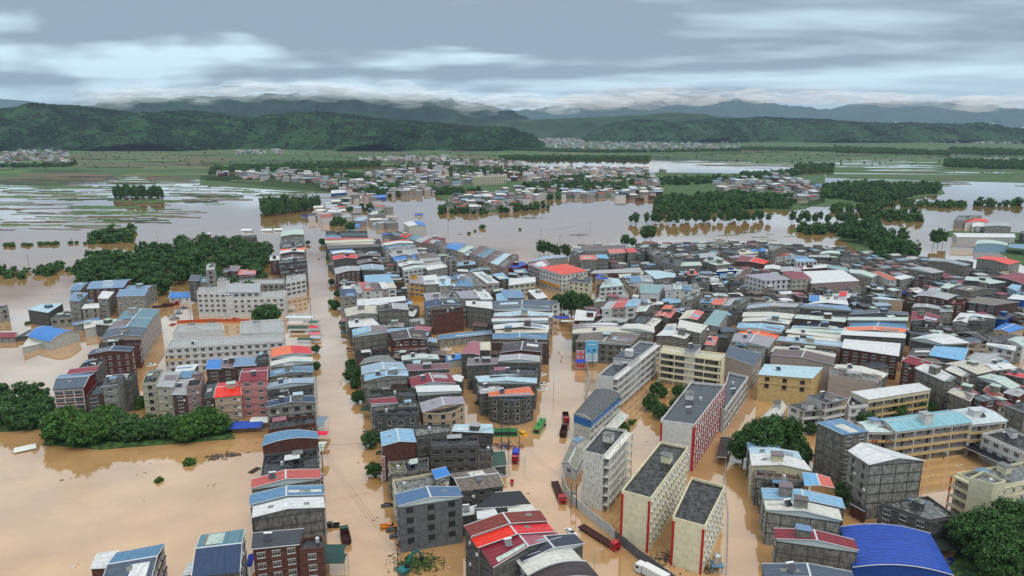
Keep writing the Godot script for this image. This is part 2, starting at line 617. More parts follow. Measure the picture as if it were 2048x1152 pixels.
func building(d: Array, idx: int) -> void:
	var called: String = d[0]
	var label: String = d[1]
	var group := ""
	if d.size() > 7:
		group = d[7]
	var f: Array = d[2]
	var h: float = d[3]
	var rs: PackedStringArray = d[4].split(":")
	var wall: String = d[5]
	rng.seed = 1000 + idx
	var q := []
	var ce := Vector2.ZERO
	for k in 4:
		q.append(Vector2(f[k * 2], f[k * 2 + 1]) * 0.1)
		ce += q[k] / 4.0
	var fp := []
	for k in 4:
		fp.append_array([q[k].x, q[k].y])
	footprints.append([ce, fp])
	for k in 4:
		q[k] -= ce
	var area := 0.0
	for k in 4:
		var b: Vector2 = q[(k + 1) % 4]
		area += q[k].x * b.y - b.x * q[k].y
	if area > 0.0:
		push_warning("clockwise footprint: " + label)
	var root := thing(called, label, KINDS.get(called, called.replace("_", " ")), Vector3(ce.x, 0, ce.y), 0.0, group)
	var sides := {}
	for s in d[6].split(" ", false):
		var kv := (s as String).split(":")
		sides[kv[0]] = kv[1] if kv.size() > 1 else ""
	var flat := rs[0] == "f"
	var lift := float(rs[3])
	var rise := float(rs[2])
	var codes := rs[1].split("/")
	# the body stands back behind an open gallery
	var body := q.duplicate()
	var names := ["n", "r", "f", "l"]
	for k in 4:
		var st: String = sides.get(names[k], "")
		if st in ["G", "Y", "V", "C"]:
			var a: Vector2 = q[k]
			var b: Vector2 = q[(k + 1) % 4]
			var e := (b - a).normalized()
			var o := Vector2(-e.y, e.x)
			var p: Vector2 = body[(k + 3) % 4]
			var n2: Vector2 = body[(k + 2) % 4]
			body[k] = body[k] + (p - body[k]).normalized() * 2.1
			body[(k + 1) % 4] = body[(k + 1) % 4] + (n2 - body[(k + 1) % 4]).normalized() * 2.1
	var far := Vector2(ce.x, ce.y).length()
	if called == "back_house":
		far = maxf(far, 621.0)
	if wall == "posts":
		for k in 4:
			var pm := MB.new()
			pm.bar(v3(q[k] * 0.94, BOTTOM), v3(q[k] * 0.94, h), 0.14, 0.14)
			part(root, "post", pm.mesh(), paint(0.5, 0.5, 0.5))
	else:
		var mb := MB.new()
		var top := h + (0.85 if flat else 0.0)
		for k in 4:
			var a: Vector2 = body[k]
			var b: Vector2 = body[(k + 1) % 4]
			var e := b - a
			mb.quad(v3(a, BOTTOM), v3(b, BOTTOM), v3(b, top), v3(a, top), Vector3(-e.y, 0, e.x))
		if flat:
			var inn := inset(body, 0.22)
			for k in 4:
				var k1 := (k + 1) % 4
				mb.quad(v3(body[k], top), v3(body[k1], top), v3(inn[k1], top), v3(inn[k], top), Vector3.UP)
				var e: Vector2 = body[k1] - body[k]
				mb.quad(v3(inn[k], h - 0.1), v3(inn[k1], h - 0.1), v3(inn[k1], top), v3(inn[k], top), Vector3(e.y, 0, -e.x))
			part(root, "wall", mb.mesh(), wall_mat(wall))
			var sl := MB.new()
			sl.quad(v3(inn[0], h), v3(inn[1], h), v3(inn[2], h), v3(inn[3], h), Vector3.UP)
			part(root, "roof_slab", sl.mesh(), flat_mat(codes[0]))
			if called != "back_house":
				roof_clutter(root, q, h, wall)
		else:
			mb.quad(v3(body[0], h), v3(body[1], h), v3(body[2], h), v3(body[3], h), Vector3.UP)
			part(root, "wall", mb.mesh(), wall_mat(wall))
	if wall == "canteen":
		for k in 3:
			var a: Vector2 = q[(k + 3) % 4]
			var b: Vector2 = q[k]
			var bl := MB.new()
			var nrm := Vector3(-(b - a).y, 0, (b - a).x).normalized() * 0.06
			bl.bar(v3(a, h - 1.5) + nrm, v3(b, h - 1.5) + nrm, 0.1, 3.0)
			part(root, "blue_cladding", bl.mesh(), paint(0.13, 0.38, 0.62, 0.5))
	if not flat:
		sheet_roof(root, q, h, rs[0], codes, rise, lift, wall, far)
	for k in 4:
		var nm: String = names[k]
		var st: String = sides.get(nm, "?")
		side(root, body[k], body[(k + 1) % 4], q[k], q[(k + 1) % 4], h, st, wall, far, flat)

const ORDINALS := ["first", "second", "third", "fourth", "fifth", "sixth", "seventh", "eighth", "ninth", "tenth", "eleventh", "twelfth"]

func build_rows() -> void:
	# terraces: house after house from edge P1-P2 to edge P4-P3
	var r := RandomNumberGenerator.new()
	for i in ROWS.size():
		var row: Array = ROWS[i]
		r.seed = 300 + i
		var q := []
		for k in 4:
			q.append(Vector2(row[0][k * 2], row[0][k * 2 + 1]))
		var codes: PackedStringArray = row[2].split(" ")
		var n := codes.size()
		var ws := []
		var total := 0.0
		for k in n:
			ws.append(r.randf_range(0.7, 1.35))
			total += ws[k]
		var at := 0.0
		var side_n: bool = row[4] == "n"
		for k in n:
			var t0 := at / total
			at += ws[k]
			var t1 := at / total - 0.003
			var ja := r.randf_range(-0.05, 0.07)
			var jb := r.randf_range(-0.05, 0.05)
			if side_n:
				jb = minf(jb, 0.0)
			var a0: Vector2 = q[0].lerp(q[3], t0)
			var b0: Vector2 = q[1].lerp(q[2], t0)
			var a1: Vector2 = q[0].lerp(q[3], t1)
			var b1: Vector2 = q[1].lerp(q[2], t1)
			var sl := [a0.lerp(b0, ja), a0.lerp(b0, 1.0 + jb), a1.lerp(b1, 1.0 + jb), a1.lerp(b1, ja)]
			var c := codes[k]
			var h: float = row[1] + r.randf_range(-1.6, 1.6)
			var roof := "f:%s:0:0" % c
			if not c in ["c", "d", "c2"]:
				var ty: String = ["g", "g", "g", "p", "m"][r.randi() % 5]
				if r.randf() < 0.16:
					ty = "f"
					c = "c"
				roof = "%s:%s:%.1f:%.1f" % [ty, c, r.randf_range(0.8, 1.5) if ty == "g" else r.randf_range(0.3, 0.8), [0.0, 0.3, 0.6, 1.0][r.randi() % 4] if ty != "f" else 0.0]
			var st: String = ["w", "w", "b"][r.randi() % 3]
			var spec: String = {"n": "r:w", "r": "r:" + st, "l": "l:" + st, "ln": "l:" + st}[row[4]]
			if k == 0 and row[5] != "":
				spec += " n:" + row[5]
			var wl: String = row[3]
			if r.randf() < 0.35:
				var ch := ["conc", "concd", "concs", "brickd", "tile", "beige"] if not side_n else [wl, "tile", "beige", "conc"]
				wl = ch[r.randi() % ch.size()]
			var where: String = row[6]
			var lab := "%s roofed house, %s from %s, %s" % [COLOR_WORDS[c], ORDINALS[k], "its west end" if side_n else "the near end", where]
			if lab.split(" ").size() > 16:
				lab = "%s roof, %s from %s, %s" % [COLOR_WORDS[c], ORDINALS[k], "west" if side_n else "near", where]
			var flatq := []
			for p in sl:
				flatq.append_array([p.x, p.y])
			building(["row_house", lab, flatq, h, roof, wl, spec, "row houses " + where], 2000 + i * 20 + k)

func build_infill() -> void:
	# the low roofs and back rooms that fill the gaps inside the blocks; the 300 nearest are houses of their own
	var r := RandomNumberGenerator.new()
	r.seed = 61
	var found := []
	for b in BLOCKS:
		for p in scatter(b[1], 8.8, hash(b[0]) % 999):
			var w := r.randf_range(3.0, 4.3)
			var ok := true
			for fp in footprints:
				if (fp[0] as Vector2).distance_to(p) > 40.0:
					continue
				for c in [Vector2.ZERO, Vector2(w, w), Vector2(-w, w), Vector2(w, -w), Vector2(-w, -w)]:
					if in_poly(p + c * 0.7, fp[1]):
						ok = false
						break
				if not ok:
					break
			if ok:
				found.append([p, w, b[0]])
	found.sort_custom(func(x, y): return x[0].length() < y[0].length())
	var rest := MB.new()
	rest.colored = true
	for i in found.size():
		var p: Vector2 = found[i][0]
		var w: float = found[i][1]
		var t := r.randf_range(-0.12, 0.12)
		var h := r.randf_range(4.5, 9.0)
		var c2: String = ["d", "c", "g", "w", "t2", "n", "as", "k", "l2", "e", "d", "s", "m4"][r.randi() % 13]
		if i >= 300:
			rest.tint = Color(0.24, 0.24, 0.23)
			rest.box(v3(p, h / 2.0 - 1.0), Vector3(w * 2.0, h + 2.0, w * 2.0), Basis(Vector3.UP, t))
			rest.tint = col(ROOF[c2]).srgb_to_linear()
			rest.box(v3(p, h + 0.12), Vector3(w * 2.1, 0.2, w * 2.1), Basis(Vector3.UP, t) * Basis(Vector3.FORWARD, r.randf_range(-0.1, 0.1)))
			continue
		var q := []
		for c in [Vector2(-w, w), Vector2(w, w), Vector2(w, -w), Vector2(-w, -w)]:
			var d: Vector2 = p + (c as Vector2).rotated(t)
			q.append_array([d.x * 10.0, d.y * 10.0])
		var roof := ("f:%s:0:0" % c2) if c2 in ["d", "c"] else "%s:%s:%.1f:0" % [["m", "p", "g"][r.randi() % 3], c2, r.randf_range(0.4, 0.9)]
		building(["back_house", "low back house filling a gap inside the " + found[i][2], q, h, roof, ["concd", "conc", "concs", "brickd"][r.randi() % 4], "n:w" if r.randf() < 0.4 else "", "back houses inside the " + found[i][2]], 5000 + i)
	var m := StandardMaterial3D.new()
	m.vertex_color_use_as_albedo = true
	m.albedo_texture = tex.concrete
	m.uv1_triplanar = true
	m.uv1_world_triplanar = true
	m.uv1_scale = Vector3.ONE / 13.0
	m.roughness = 0.8
	var o := MeshInstance3D.new()
	o.name = "distant_back_roofs"
	o.mesh = rest.mesh()
	o.material_override = m
	o.set_meta("kind", "stuff")
	tag(o, "crowd of low roofs between the houses of the northern quarters", "roofs")
	add_child(o)

func sheet_roof(root: Node, q0: Array, h: float, kind: String, codes: PackedStringArray, rise: float, lift: float, wall: String, far: float) -> void:
	var q := q0.duplicate()
	if kind == "h":
		q = [q0[1], q0[2], q0[3], q0[0]]
	var over := 0.35
	var y0 := h + lift + 0.04
	var prof := [[0.0, 0.0], [1.0, 0.0]]
	if kind == "g" or kind == "h":
		prof = [[0.0, 0.0], [0.5, rise], [1.0, 0.0]]
	elif kind == "m" or kind == "p":
		prof = [[0.0, rise], [1.0, 0.0]] if kind == "m" else [[0.0, 0.0], [1.0, rise]]
	elif kind == "a":
		prof = []
		for k in 9:
			var t := k / 8.0
			prof.append([t, rise * (1.0 - pow(2.0 * t - 1.0, 2.0))])
	# p runs from edge P4-P1 to edge P3-P2 across the profile
	var wdt: float = (q[1] - q[0]).length()
	var dep: float = (q[3] - q[0]).length()
	var ot := over / maxf(wdt, 1.0)
	var od := over / maxf(dep, 1.0)
	var pt := func(t: float, s: float, y: float) -> Vector3:
		var a: Vector2 = q[0].lerp(q[1], t)
		var b: Vector2 = q[3].lerp(q[2], t)
		return v3(a.lerp(b, s), y)
	var n := prof.size() - 1
	var per := {}
	for k in n:
		var t0: float = prof[k][0]
		var t1: float = prof[k + 1][0]
		var ya: float = prof[k][1]
		var yb: float = prof[k + 1][1]
		var sl: float = (yb - ya) / maxf(t1 - t0, 0.001)
		if k == 0:
			ya -= sl * ot
			t0 -= ot
		if k == n - 1:
			yb += sl * ot
			t1 += ot
		var half := 0 if (t0 + t1) / 2.0 < 0.5 else 1
		var gi := half if (codes.size() > 1 or kind in ["g", "h"]) else 0
		if not per.has(gi):
			per[gi] = MB.new()
		var mb: MB = per[gi]
		var lu := dep
		var v0: float = t0 * wdt
		var v1: float = t1 * wdt
		var a: Vector3 = pt.call(t0, -od, y0 + ya)
		var b: Vector3 = pt.call(t1, -od, y0 + yb)
		var c: Vector3 = pt.call(t1, 1.0 + od, y0 + yb)
		var d: Vector3 = pt.call(t0, 1.0 + od, y0 + ya)
		var dn := Vector3(0, -0.12, 0)
		mb.quad(a, b, c, d, Vector3.UP, Vector2(0, v0), Vector2(0, v1), Vector2(lu, v1), Vector2(lu, v0))
		mb.quad(a + dn, b + dn, c + dn, d + dn, Vector3.DOWN)
		var mid := (a + c) / 2.0
		mb.quad(a, b, b + dn, a + dn, (a + b) / 2.0 - mid)
		mb.quad(c, d, d + dn, c + dn, (c + d) / 2.0 - mid)
		if k == 0:
			mb.quad(a, d, d + dn, a + dn, (a + d) / 2.0 - mid)
		if k == n - 1:
			mb.quad(b, c, c + dn, b + dn, (b + c) / 2.0 - mid)
	for gi in per:
		part(root, "roof_sheet", per[gi].mesh(), roof_mat(codes[mini(gi, codes.size() - 1)]))
	# pale flashing along both verges and the ridge
	if far < 620.0:
		for s in [-od, 1.0 + od]:
			var tr := MB.new()
			for k in n:
				var t0: float = prof[k][0] - (ot if k == 0 else 0.0)
				var t1: float = prof[k + 1][0] + (ot if k == n - 1 else 0.0)
				tr.bar(pt.call(t0, s, y0 + prof[k][1] + 0.02), pt.call(t1, s, y0 + prof[k + 1][1] + 0.02), 0.12, 0.16)
			part(root, "verge_flashing", tr.mesh(), paint(0.78, 0.79, 0.80))
		if kind in ["g", "h"]:
			var rc := MB.new()
			rc.bar(pt.call(0.5, -od, y0 + rise + 0.03), pt.call(0.5, 1.0 + od, y0 + rise + 0.03), 0.5, 0.08)
			part(root, "ridge_cap", rc.mesh(), paint(0.70, 0.72, 0.74))
	# gable and clerestory sheets between wall head and roof
	if wall != "posts" and (lift > 0.05 or rise > 0.2):
		var gm: Material = wall_mat(wall)
		if wall.begins_with("conc") and lift > 0.35:
			gm = paint(0.72, 0.78, 0.79) if rng.randf() < 0.75 else wall_mat(wall)
		for s in [0.0, 1.0]:
			var gp := MB.new()
			var o: Vector3 = (pt.call(0.5, 1.0, 0.0) - pt.call(0.5, 0.0, 0.0)) * (1.0 if s > 0.5 else -1.0)
			for k in n:
				var t0: float = prof[k][0]
				var t1: float = prof[k + 1][0]
				gp.quad(pt.call(t0, s, h), pt.call(t1, s, h), pt.call(t1, s, y0 + prof[k + 1][1] - 0.1), pt.call(t0, s, y0 + prof[k][1] - 0.1), o)
			part(root, "gable_sheet", gp.mesh(), gm)
		for t in [0.0, 1.0]:
			var yy: float = y0 + (prof[0][1] if t < 0.5 else prof[n][1]) - 0.1
			if yy - h > 0.3:
				var o: Vector3 = (pt.call(1.0, 0.5, 0.0) - pt.call(0.0, 0.5, 0.0)) * (1.0 if t > 0.5 else -1.0)
				var ep := MB.new()
				ep.quad(pt.call(t, 0.0, h), pt.call(t, 1.0, h), pt.call(t, 1.0, yy), pt.call(t, 0.0, yy), o)
				part(root, "eaves_sheet", ep.mesh(), gm)
	# replaced sheets of another colour
	if kind != "a" and far < 560.0 and rng.randf() < 0.36:
		for k in rng.randi_range(1, 2):
			var lo := 0.0 if rng.randf() < 0.5 or not kind in ["g", "h"] else 0.5
			var hi := lo + 0.5 if kind in ["g", "h"] else 1.0
			var t0 := lo + (hi - lo) * rng.randf_range(0.0, 0.35)
			var t1 := hi - (hi - lo) * rng.randf_range(0.0, 0.3)
			var s0 := rng.randf_range(0.0, 0.6)
			var s1 := minf(s0 + rng.randf_range(0.18, 0.4), 1.0)
			var yat := func(tt: float) -> float:
				if kind in ["g", "h"]:
					return y0 + rise * (1.0 - absf(2.0 * tt - 1.0))
				return y0 + lerpf(prof[0][1], prof[1][1], tt)
			var A: Vector3 = pt.call(t0, s0, yat.call(t0) + 0.012)
			var B: Vector3 = pt.call(t1, s0, yat.call(t1) + 0.012)
			var C: Vector3 = pt.call(t1, s1, yat.call(t1) + 0.012)
			var D: Vector3 = pt.call(t0, s1, yat.call(t0) + 0.012)
			var up := Vector3(0, 0.025 + 0.012 * k, 0)
			var pm := MB.new()
			pm.hexa([A, B, C, D, A + up, B + up, C + up, D + up])
			for j in pm.u.size():
				pm.u[j] = Vector2(pm.v[j].x, pm.v[j].z)
			part(root, "roof_patch", pm.mesh(), roof_mat(["w", "g", "w2", "l", "t2", "n3", "b2", "g2", "e", "as3", codes[0], codes[0]][rng.randi() % 12]))
	# a roof room or stair head rising through the sheets
	if wall != "posts" and kind != "a" and wdt * dep > 45.0 and wdt * dep < 400.0 and rng.randf() < 0.34:
		var e2: Vector2 = (q[1] - q[0]).normalized()
		var bs := Basis(Vector3.UP, -atan2(e2.y, e2.x))
		var cc: Vector3 = pt.call(rng.randf_range(0.2, 0.8), rng.randf_range(0.35, 0.65), h)
		var rw := minf(3.4, wdt * 0.4)
		var rd := minf(3.2, dep * 0.55)
		var rh := lift + rise + rng.randf_range(1.2, 2.6)
		var rb := MB.new()
		rb.box(cc + Vector3(0, rh / 2.0 + 0.02, 0), Vector3(rw, rh, rd), bs)
		var rp := part(root, "roof_room", rb.mesh(), wall_mat(wall))
		var rl := MB.new()
		rl.box(cc + Vector3(0, rh + 0.12, 0), Vector3(rw + 0.5, 0.16, rd + 0.5), bs * Basis(Vector3.FORWARD, rng.randf_range(-0.08, 0.08)))
		part(rp, "lid", rl.mesh(), roof_mat(["w", "g", "b2", "l", "as3", "e", "n3"][rng.randi() % 7]))
	# translucent skylight sheets
	if (kind in ["g", "h", "a"]) and far < 520.0 and rng.randf() < 0.55:
		for k in rng.randi_range(1, 2):
			var t := rng.randf_range(0.15, 0.32) + (0.5 if rng.randf() < 0.5 else 0.0)
			var s := rng.randf_range(0.25, 0.6)
			var yk := func(tt: float) -> float:
				if kind == "a":
					return y0 + rise * (1.0 - pow(2.0 * tt - 1.0, 2.0)) + 0.05
				return y0 + rise * (1.0 - absf(2.0 * tt - 1.0)) + 0.05
			var dt := 1.6 / maxf(wdt, 4.0)
			var ds := 1.3 / maxf(dep, 3.0)
			var sk := MB.new()
			var A: Vector3 = pt.call(t, s, yk.call(t))
			var B: Vector3 = pt.call(t + dt, s, yk.call(t + dt))
			var C: Vector3 = pt.call(t + dt, s + ds, yk.call(t + dt))
			var D: Vector3 = pt.call(t, s + ds, yk.call(t))
			var dn := Vector3(0, -0.08, 0)
			sk.hexa([A + dn, B + dn, C + dn, D + dn, A, B, C, D])
			part(root, "skylight", sk.mesh(), paint(0.42, 0.43, 0.40, 0.3))
	if far < 420.0 and rng.randf() < 0.22 and kind != "a":
		var p: Vector3 = pt.call(0.3, 0.5, y0 + rise * 0.6 + 0.1)
		solar_heater(root, p, rng.randf() * 0.6)

func solar_heater(root: Node, p: Vector3, turn: float) -> void:
	var b := Basis(Vector3.UP, turn)
	var rk := MB.new()
	rk.hexa([p + b * Vector3(-0.8, 0, 0.7), p + b * Vector3(0.8, 0, 0.7), p + b * Vector3(0.8, 0, -0.75), p + b * Vector3(-0.8, 0, -0.75), p + b * Vector3(-0.8, 0.2, 0.7), p + b * Vector3(0.8, 0.2, 0.7), p + b * Vector3(0.8, 1.15, -0.75), p + b * Vector3(-0.8, 1.15, -0.75)])
	var col_p := part(root, "solar_heater", rk.mesh(), paint(0.6, 0.6, 0.6))
	var pn := MB.new()
	pn.hexa([p + b * Vector3(-0.95, 0.2, 0.8), p + b * Vector3(0.95, 0.2, 0.8), p + b * Vector3(0.95, 1.2, -0.65), p + b * Vector3(-0.95, 1.2, -0.65), p + b * Vector3(-0.95, 0.28, 0.84), p + b * Vector3(0.95, 0.28, 0.84), p + b * Vector3(0.95, 1.28, -0.61), p + b * Vector3(-0.95, 1.28, -0.61)])
	part(col_p, "collector", pn.mesh(), paint(0.10, 0.12, 0.20, 0.2))
	var tk := MB.new()
	tk.tube(p + b * Vector3(-1.05, 1.45, -0.8), p + b * Vector3(1.05, 1.45, -0.8), 0.28, 0.28, 10)
	part(col_p, "tank", tk.mesh(), paint(0.82, 0.83, 0.83, 0.35))

func roof_clutter(root: Node, q: Array, h: float, wall: String) -> void:
	var w: float = (q[1] - q[0]).length()
	var dp: float = (q[3] - q[0]).length()
	var pt := func(t: float, s: float) -> Vector2:
		return q[0].lerp(q[1], t).lerp(q[3].lerp(q[2], t), s)
	if w * dp > 60.0 and minf(w, dp) > 5.0 and rng.randf() < 0.6:
		# stair head
		var c: Vector2 = pt.call(rng.randf_range(0.25, 0.7), rng.randf_range(0.45, 0.7))
		var e: Vector2 = (q[1] - q[0]).normalized()
		var b := Basis(Vector3.UP, -atan2(e.y, e.x))
		var sm := MB.new()
		sm.box(v3(c, h + 1.25), Vector3(3.0, 2.5, 2.6), b)
		var hut := part(root, "stair_head", sm.mesh(), wall_mat(wall))
		var lid := MB.new()
		lid.box(v3(c, h + 2.58), Vector3(3.5, 0.16, 3.1), b)
		part(hut, "lid", lid.mesh(), flat_mat("c"))
	if rng.randf() < 0.5:
		var c: Vector2 = pt.call(rng.randf_range(0.2, 0.8), rng.randf_range(0.25, 0.75))
		var tm := MB.new()
		tm.tube(v3(c, h), v3(c, h + 1.3), 0.55, 0.55, 12)
		tm.tube(v3(c, h + 1.3), v3(c, h + 1.5), 0.55, 0.2, 12)
		part(root, "water_tank", tm.mesh(), paint(0.75, 0.76, 0.77, 0.3, 0.3))
	if rng.randf() < 0.4:
		var c: Vector2 = pt.call(rng.randf_range(0.2, 0.8), rng.randf_range(0.25, 0.75))
		solar_heater(root, v3(c, h), rng.randf() * 0.8)
	if w * dp > 40.0 and w * dp < 330.0 and rng.randf() < 0.5 and not wall in ["creamst", "whitest", "white"]:
		# sheet canopy on posts over part of the terrace
		var t := rng.randf_range(0.08, 0.5)
		var s := rng.randf_range(0.1, 0.4)
		var ct := minf(0.35, 5.0 / w)
		var cs := minf(0.45, 4.0 / dp)
		var cq := [pt.call(t, s), pt.call(t + ct, s), pt.call(t + ct, s + cs), pt.call(t, s + cs)]
		var cm := MB.new()
		cm.hexa([v3(cq[0], h + 2.2), v3(cq[1], h + 2.4), v3(cq[2], h + 2.4), v3(cq[3], h + 2.2), v3(cq[0], h + 2.28), v3(cq[1], h + 2.48), v3(cq[2], h + 2.48), v3(cq[3], h + 2.28)])
		var cp := part(root, "canopy", cm.mesh(), roof_mat(["w", "e", "b", "g", "l2", "m4"][rng.randi() % 6]))
		for p in cq:
			var ps := MB.new()
			ps.bar(v3(p, h), v3(p, h + 2.2), 0.08, 0.08)
			part(cp, "post", ps.mesh(), paint(0.5, 0.5, 0.5))

func side(root: Node, a2: Vector2, b2: Vector2, oa: Vector2, ob: Vector2, h: float, st: String, wall: String, far: float, flat: bool) -> void:
	if wall == "posts":
		return
	var e := b2 - a2
	var ln := e.length()
	if ln < 1.2:
		return
	e /= ln
	var out := Vector3(-e.y, 0, e.x)
	var o2 := Vector2(out.x, out.z)
	var floors := maxi(1, int((h + 0.6) / 3.2))
	var concrete := wall.begins_with("conc")
	if (st in ["?", "", "f"] and concrete and far < 480.0):
		# exposed frame: columns and ring beams standing a little proud
		var fm := MB.new()
		var bays := maxi(1, int(round(ln / 4.2)))
		for k in bays + 1:
			var p := a2 + e * clampf(ln * k / bays, 0.15, ln - 0.15)
			fm.bar(v3(p, BOTTOM) + out * 0.02, v3(p, h) + out * 0.02, 0.32, 0.06, Vector3(e.x, 0, e.y))
		for k in floors:
			var y := h - 0.25 - k * 3.2
			fm.bar(v3(a2, y) + out * 0.015, v3(b2, y) + out * 0.015, 0.07, 0.42)
		var tone: Array = WALL[wall]
		part(root, "concrete_frame", fm.mesh(), wall_mat("concd" if wall != "concd" else "concs"))
	if st in ["?", "", "f"]:
		return
	var spacing := 3.6
	var kinds := ["w"]
	match st:
		"w":
			kinds = ["w", "w", "n", "x"] if not concrete else ["w2", "n2", "w", "n"]
		"b":
			spacing = 4.2
			kinds = ["b", "b", "x"]
		"a":
			spacing = 3.4
			kinds = ["a"] if wall == "creamy" else ["a2"]
			if wall == "creamy":
				spacing = 6.4
				floors = 2
		"g":
			spacing = 6.0
			kinds = ["g"]
		"D":
			spacing = 2.6
			kinds = ["n", "n2"]
		"S":
			spacing = 3.0
			kinds = ["n", "w"]
		"p":
			spacing = 3.0
			kinds = ["x"]
	var pick: String = kinds[rng.randi() % kinds.size()]
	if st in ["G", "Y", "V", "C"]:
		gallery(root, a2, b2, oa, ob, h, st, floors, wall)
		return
	if st == "R":
		round_front(root, a2, b2, h, floors, wall, flat)
		return
	if st == "s":
		for p in [a2 + e * 0.35, b2 - e * 0.35]:
			var sm := MB.new()
			sm.bar(v3(p, BOTTOM) + out * 0.06, v3(p, h - 0.3) + out * 0.06, 0.7, 0.14, Vector3(e.x, 0, e.y))
			part(root, "corner_stripe", sm.mesh(), paint(0.66, 0.12, 0.10))
		return
	if far > 700.0:
		spacing *= 1.4
	var bays := maxi(1, int(ln / spacing))
	if bays > 24:
		bays = 24
	for fl in floors:
		var y := h - (fl + 1) * 3.2 + 0.95
		if y < 0.15:
			break
		for k in bays:
			var p := a2 + e * (ln * (k + 0.5) / bays)
			put_window(root, pick, v3(p, y) + out * 0.01, out)
			if st in ["w", "b", "D", "S"] and far < 360.0 and rng.randf() < 0.16:
				put_window(root, "ac", v3(p + e * minf(1.5, ln / bays * 0.45), y - 0.25) + out * 0.01, out)
	# floor ledges
	if far < 430.0 and st in ["w", "a", "b", "p"]:
		for fl in floors:
			var y := h - fl * 3.2 - 0.12
			if y < 0.5:
				break
			var lm := MB.new()
			lm.bar(v3(a2, y) + out * 0.14, v3(b2, y) + out * 0.14, 0.28, 0.22)
			part(root, "floor_ledge", lm.mesh(), paint(0.72, 0.70, 0.66) if wall == "redtile" else wall_mat(wall))
	if wall == "redtile" and st == "w":
		for k in bays + 1:
			var p := a2 + e * clampf(ln * k / bays, 0.15, ln - 0.15)
			var vm := MB.new()
			vm.bar(v3(p, BOTTOM) + out * 0.08, v3(p, h) + out * 0.08, 0.3, 0.16, Vector3(e.x, 0, e.y))
			part(root, "white_band", vm.mesh(), paint(0.76, 0.74, 0.72))
	if st == "S":
		for k in bays + 1:
			var p := a2 + e * clampf(ln * k / bays, 0.2, ln - 0.2)
			var pm := MB.new()
			pm.bar(v3(p, BOTTOM) + out * 0.25, v3(p, h + 0.8) + out * 0.12, 0.4, 0.24, Vector3(e.x, 0, e.y))
			part(root, "red_pilaster", pm.mesh(), paint(0.66, 0.12, 0.10))
	if st == "p":
		for k in bays + 1:
			var p := a2 + e * (ln * k / bays)
			var pm := MB.new()
			pm.bar(v3(p, BOTTOM) + out * 0.2, v3(p, h - 3.0) + out * 0.2, 0.7, 0.4, Vector3(e.x, 0, e.y))
			part(root, "pier", pm.mesh(), wall_mat("white"))
		var bm := MB.new()
		bm.bar(v3(a2, h - 2.4) + out * 0.3, v3(b2, h - 2.4) + out * 0.3, 0.6, 1.3)
		part(root, "tan_band", bm.mesh(), wall_mat("creamy"))

func round_front(root: Node, a2: Vector2, b2: Vector2, h: float, floors: int, wall: String, flat: bool) -> void:
	# bowed front: an arc of wall with its own windows, ledges and roof edge
	var e := b2 - a2
	var ln := e.length()
	e /= ln
	var o2 := Vector2(-e.y, e.x)
	var n := 12
	var arc := []
	for k in n + 1:
		var t := float(k) / n
		arc.append(a2.lerp(b2, t) + o2 * ln * 0.26 * sin(t * PI))
	var wm := MB.new()
	var rm := MB.new()
	var top := h + (0.85 if flat else 0.3)
	for k in n:
		var p: Vector2 = arc[k]
		var q: Vector2 = arc[k + 1]
		var ou := Vector3(-(q - p).y, 0, (q - p).x)
		wm.quad(v3(p, BOTTOM), v3(q, BOTTOM), v3(q, top), v3(p, top), ou)
		rm.tri(v3((a2 + b2) / 2.0, h + 0.05), v3(p, h + 0.05), v3(q, h + 0.05), Vector3.UP)
	for fl in floors:
		var y := h - fl * 3.2 - 0.1
		if y > 0.5:
			var lm := MB.new()
			for k in n:
				var ou := v3(o2, 0) * 0.15
				lm.bar(v3(arc[k], y) + ou, v3(arc[k + 1], y) + ou, 0.3, 0.3)
			part(root, "floor_ledge", lm.mesh(), wall_mat(wall))
	part(root, "curved_wall", wm.mesh(), wall_mat(wall))
	part(root, "curved_roof_edge", rm.mesh(), flat_mat("d"))
	for fl in floors:
		var y := h - (fl + 1) * 3.2 + 0.9
		if y < 0.15:
			break
		for k in [1, 4, 7, 10]:
			var p: Vector2 = (arc[k] + arc[k + 1]) / 2.0
			var ou := Vector3(-(arc[k + 1] - arc[k]).y, 0, (arc[k + 1] - arc[k]).x).normalized()
			put_window(root, "a2", v3(p, y) + ou * 0.01, ou)

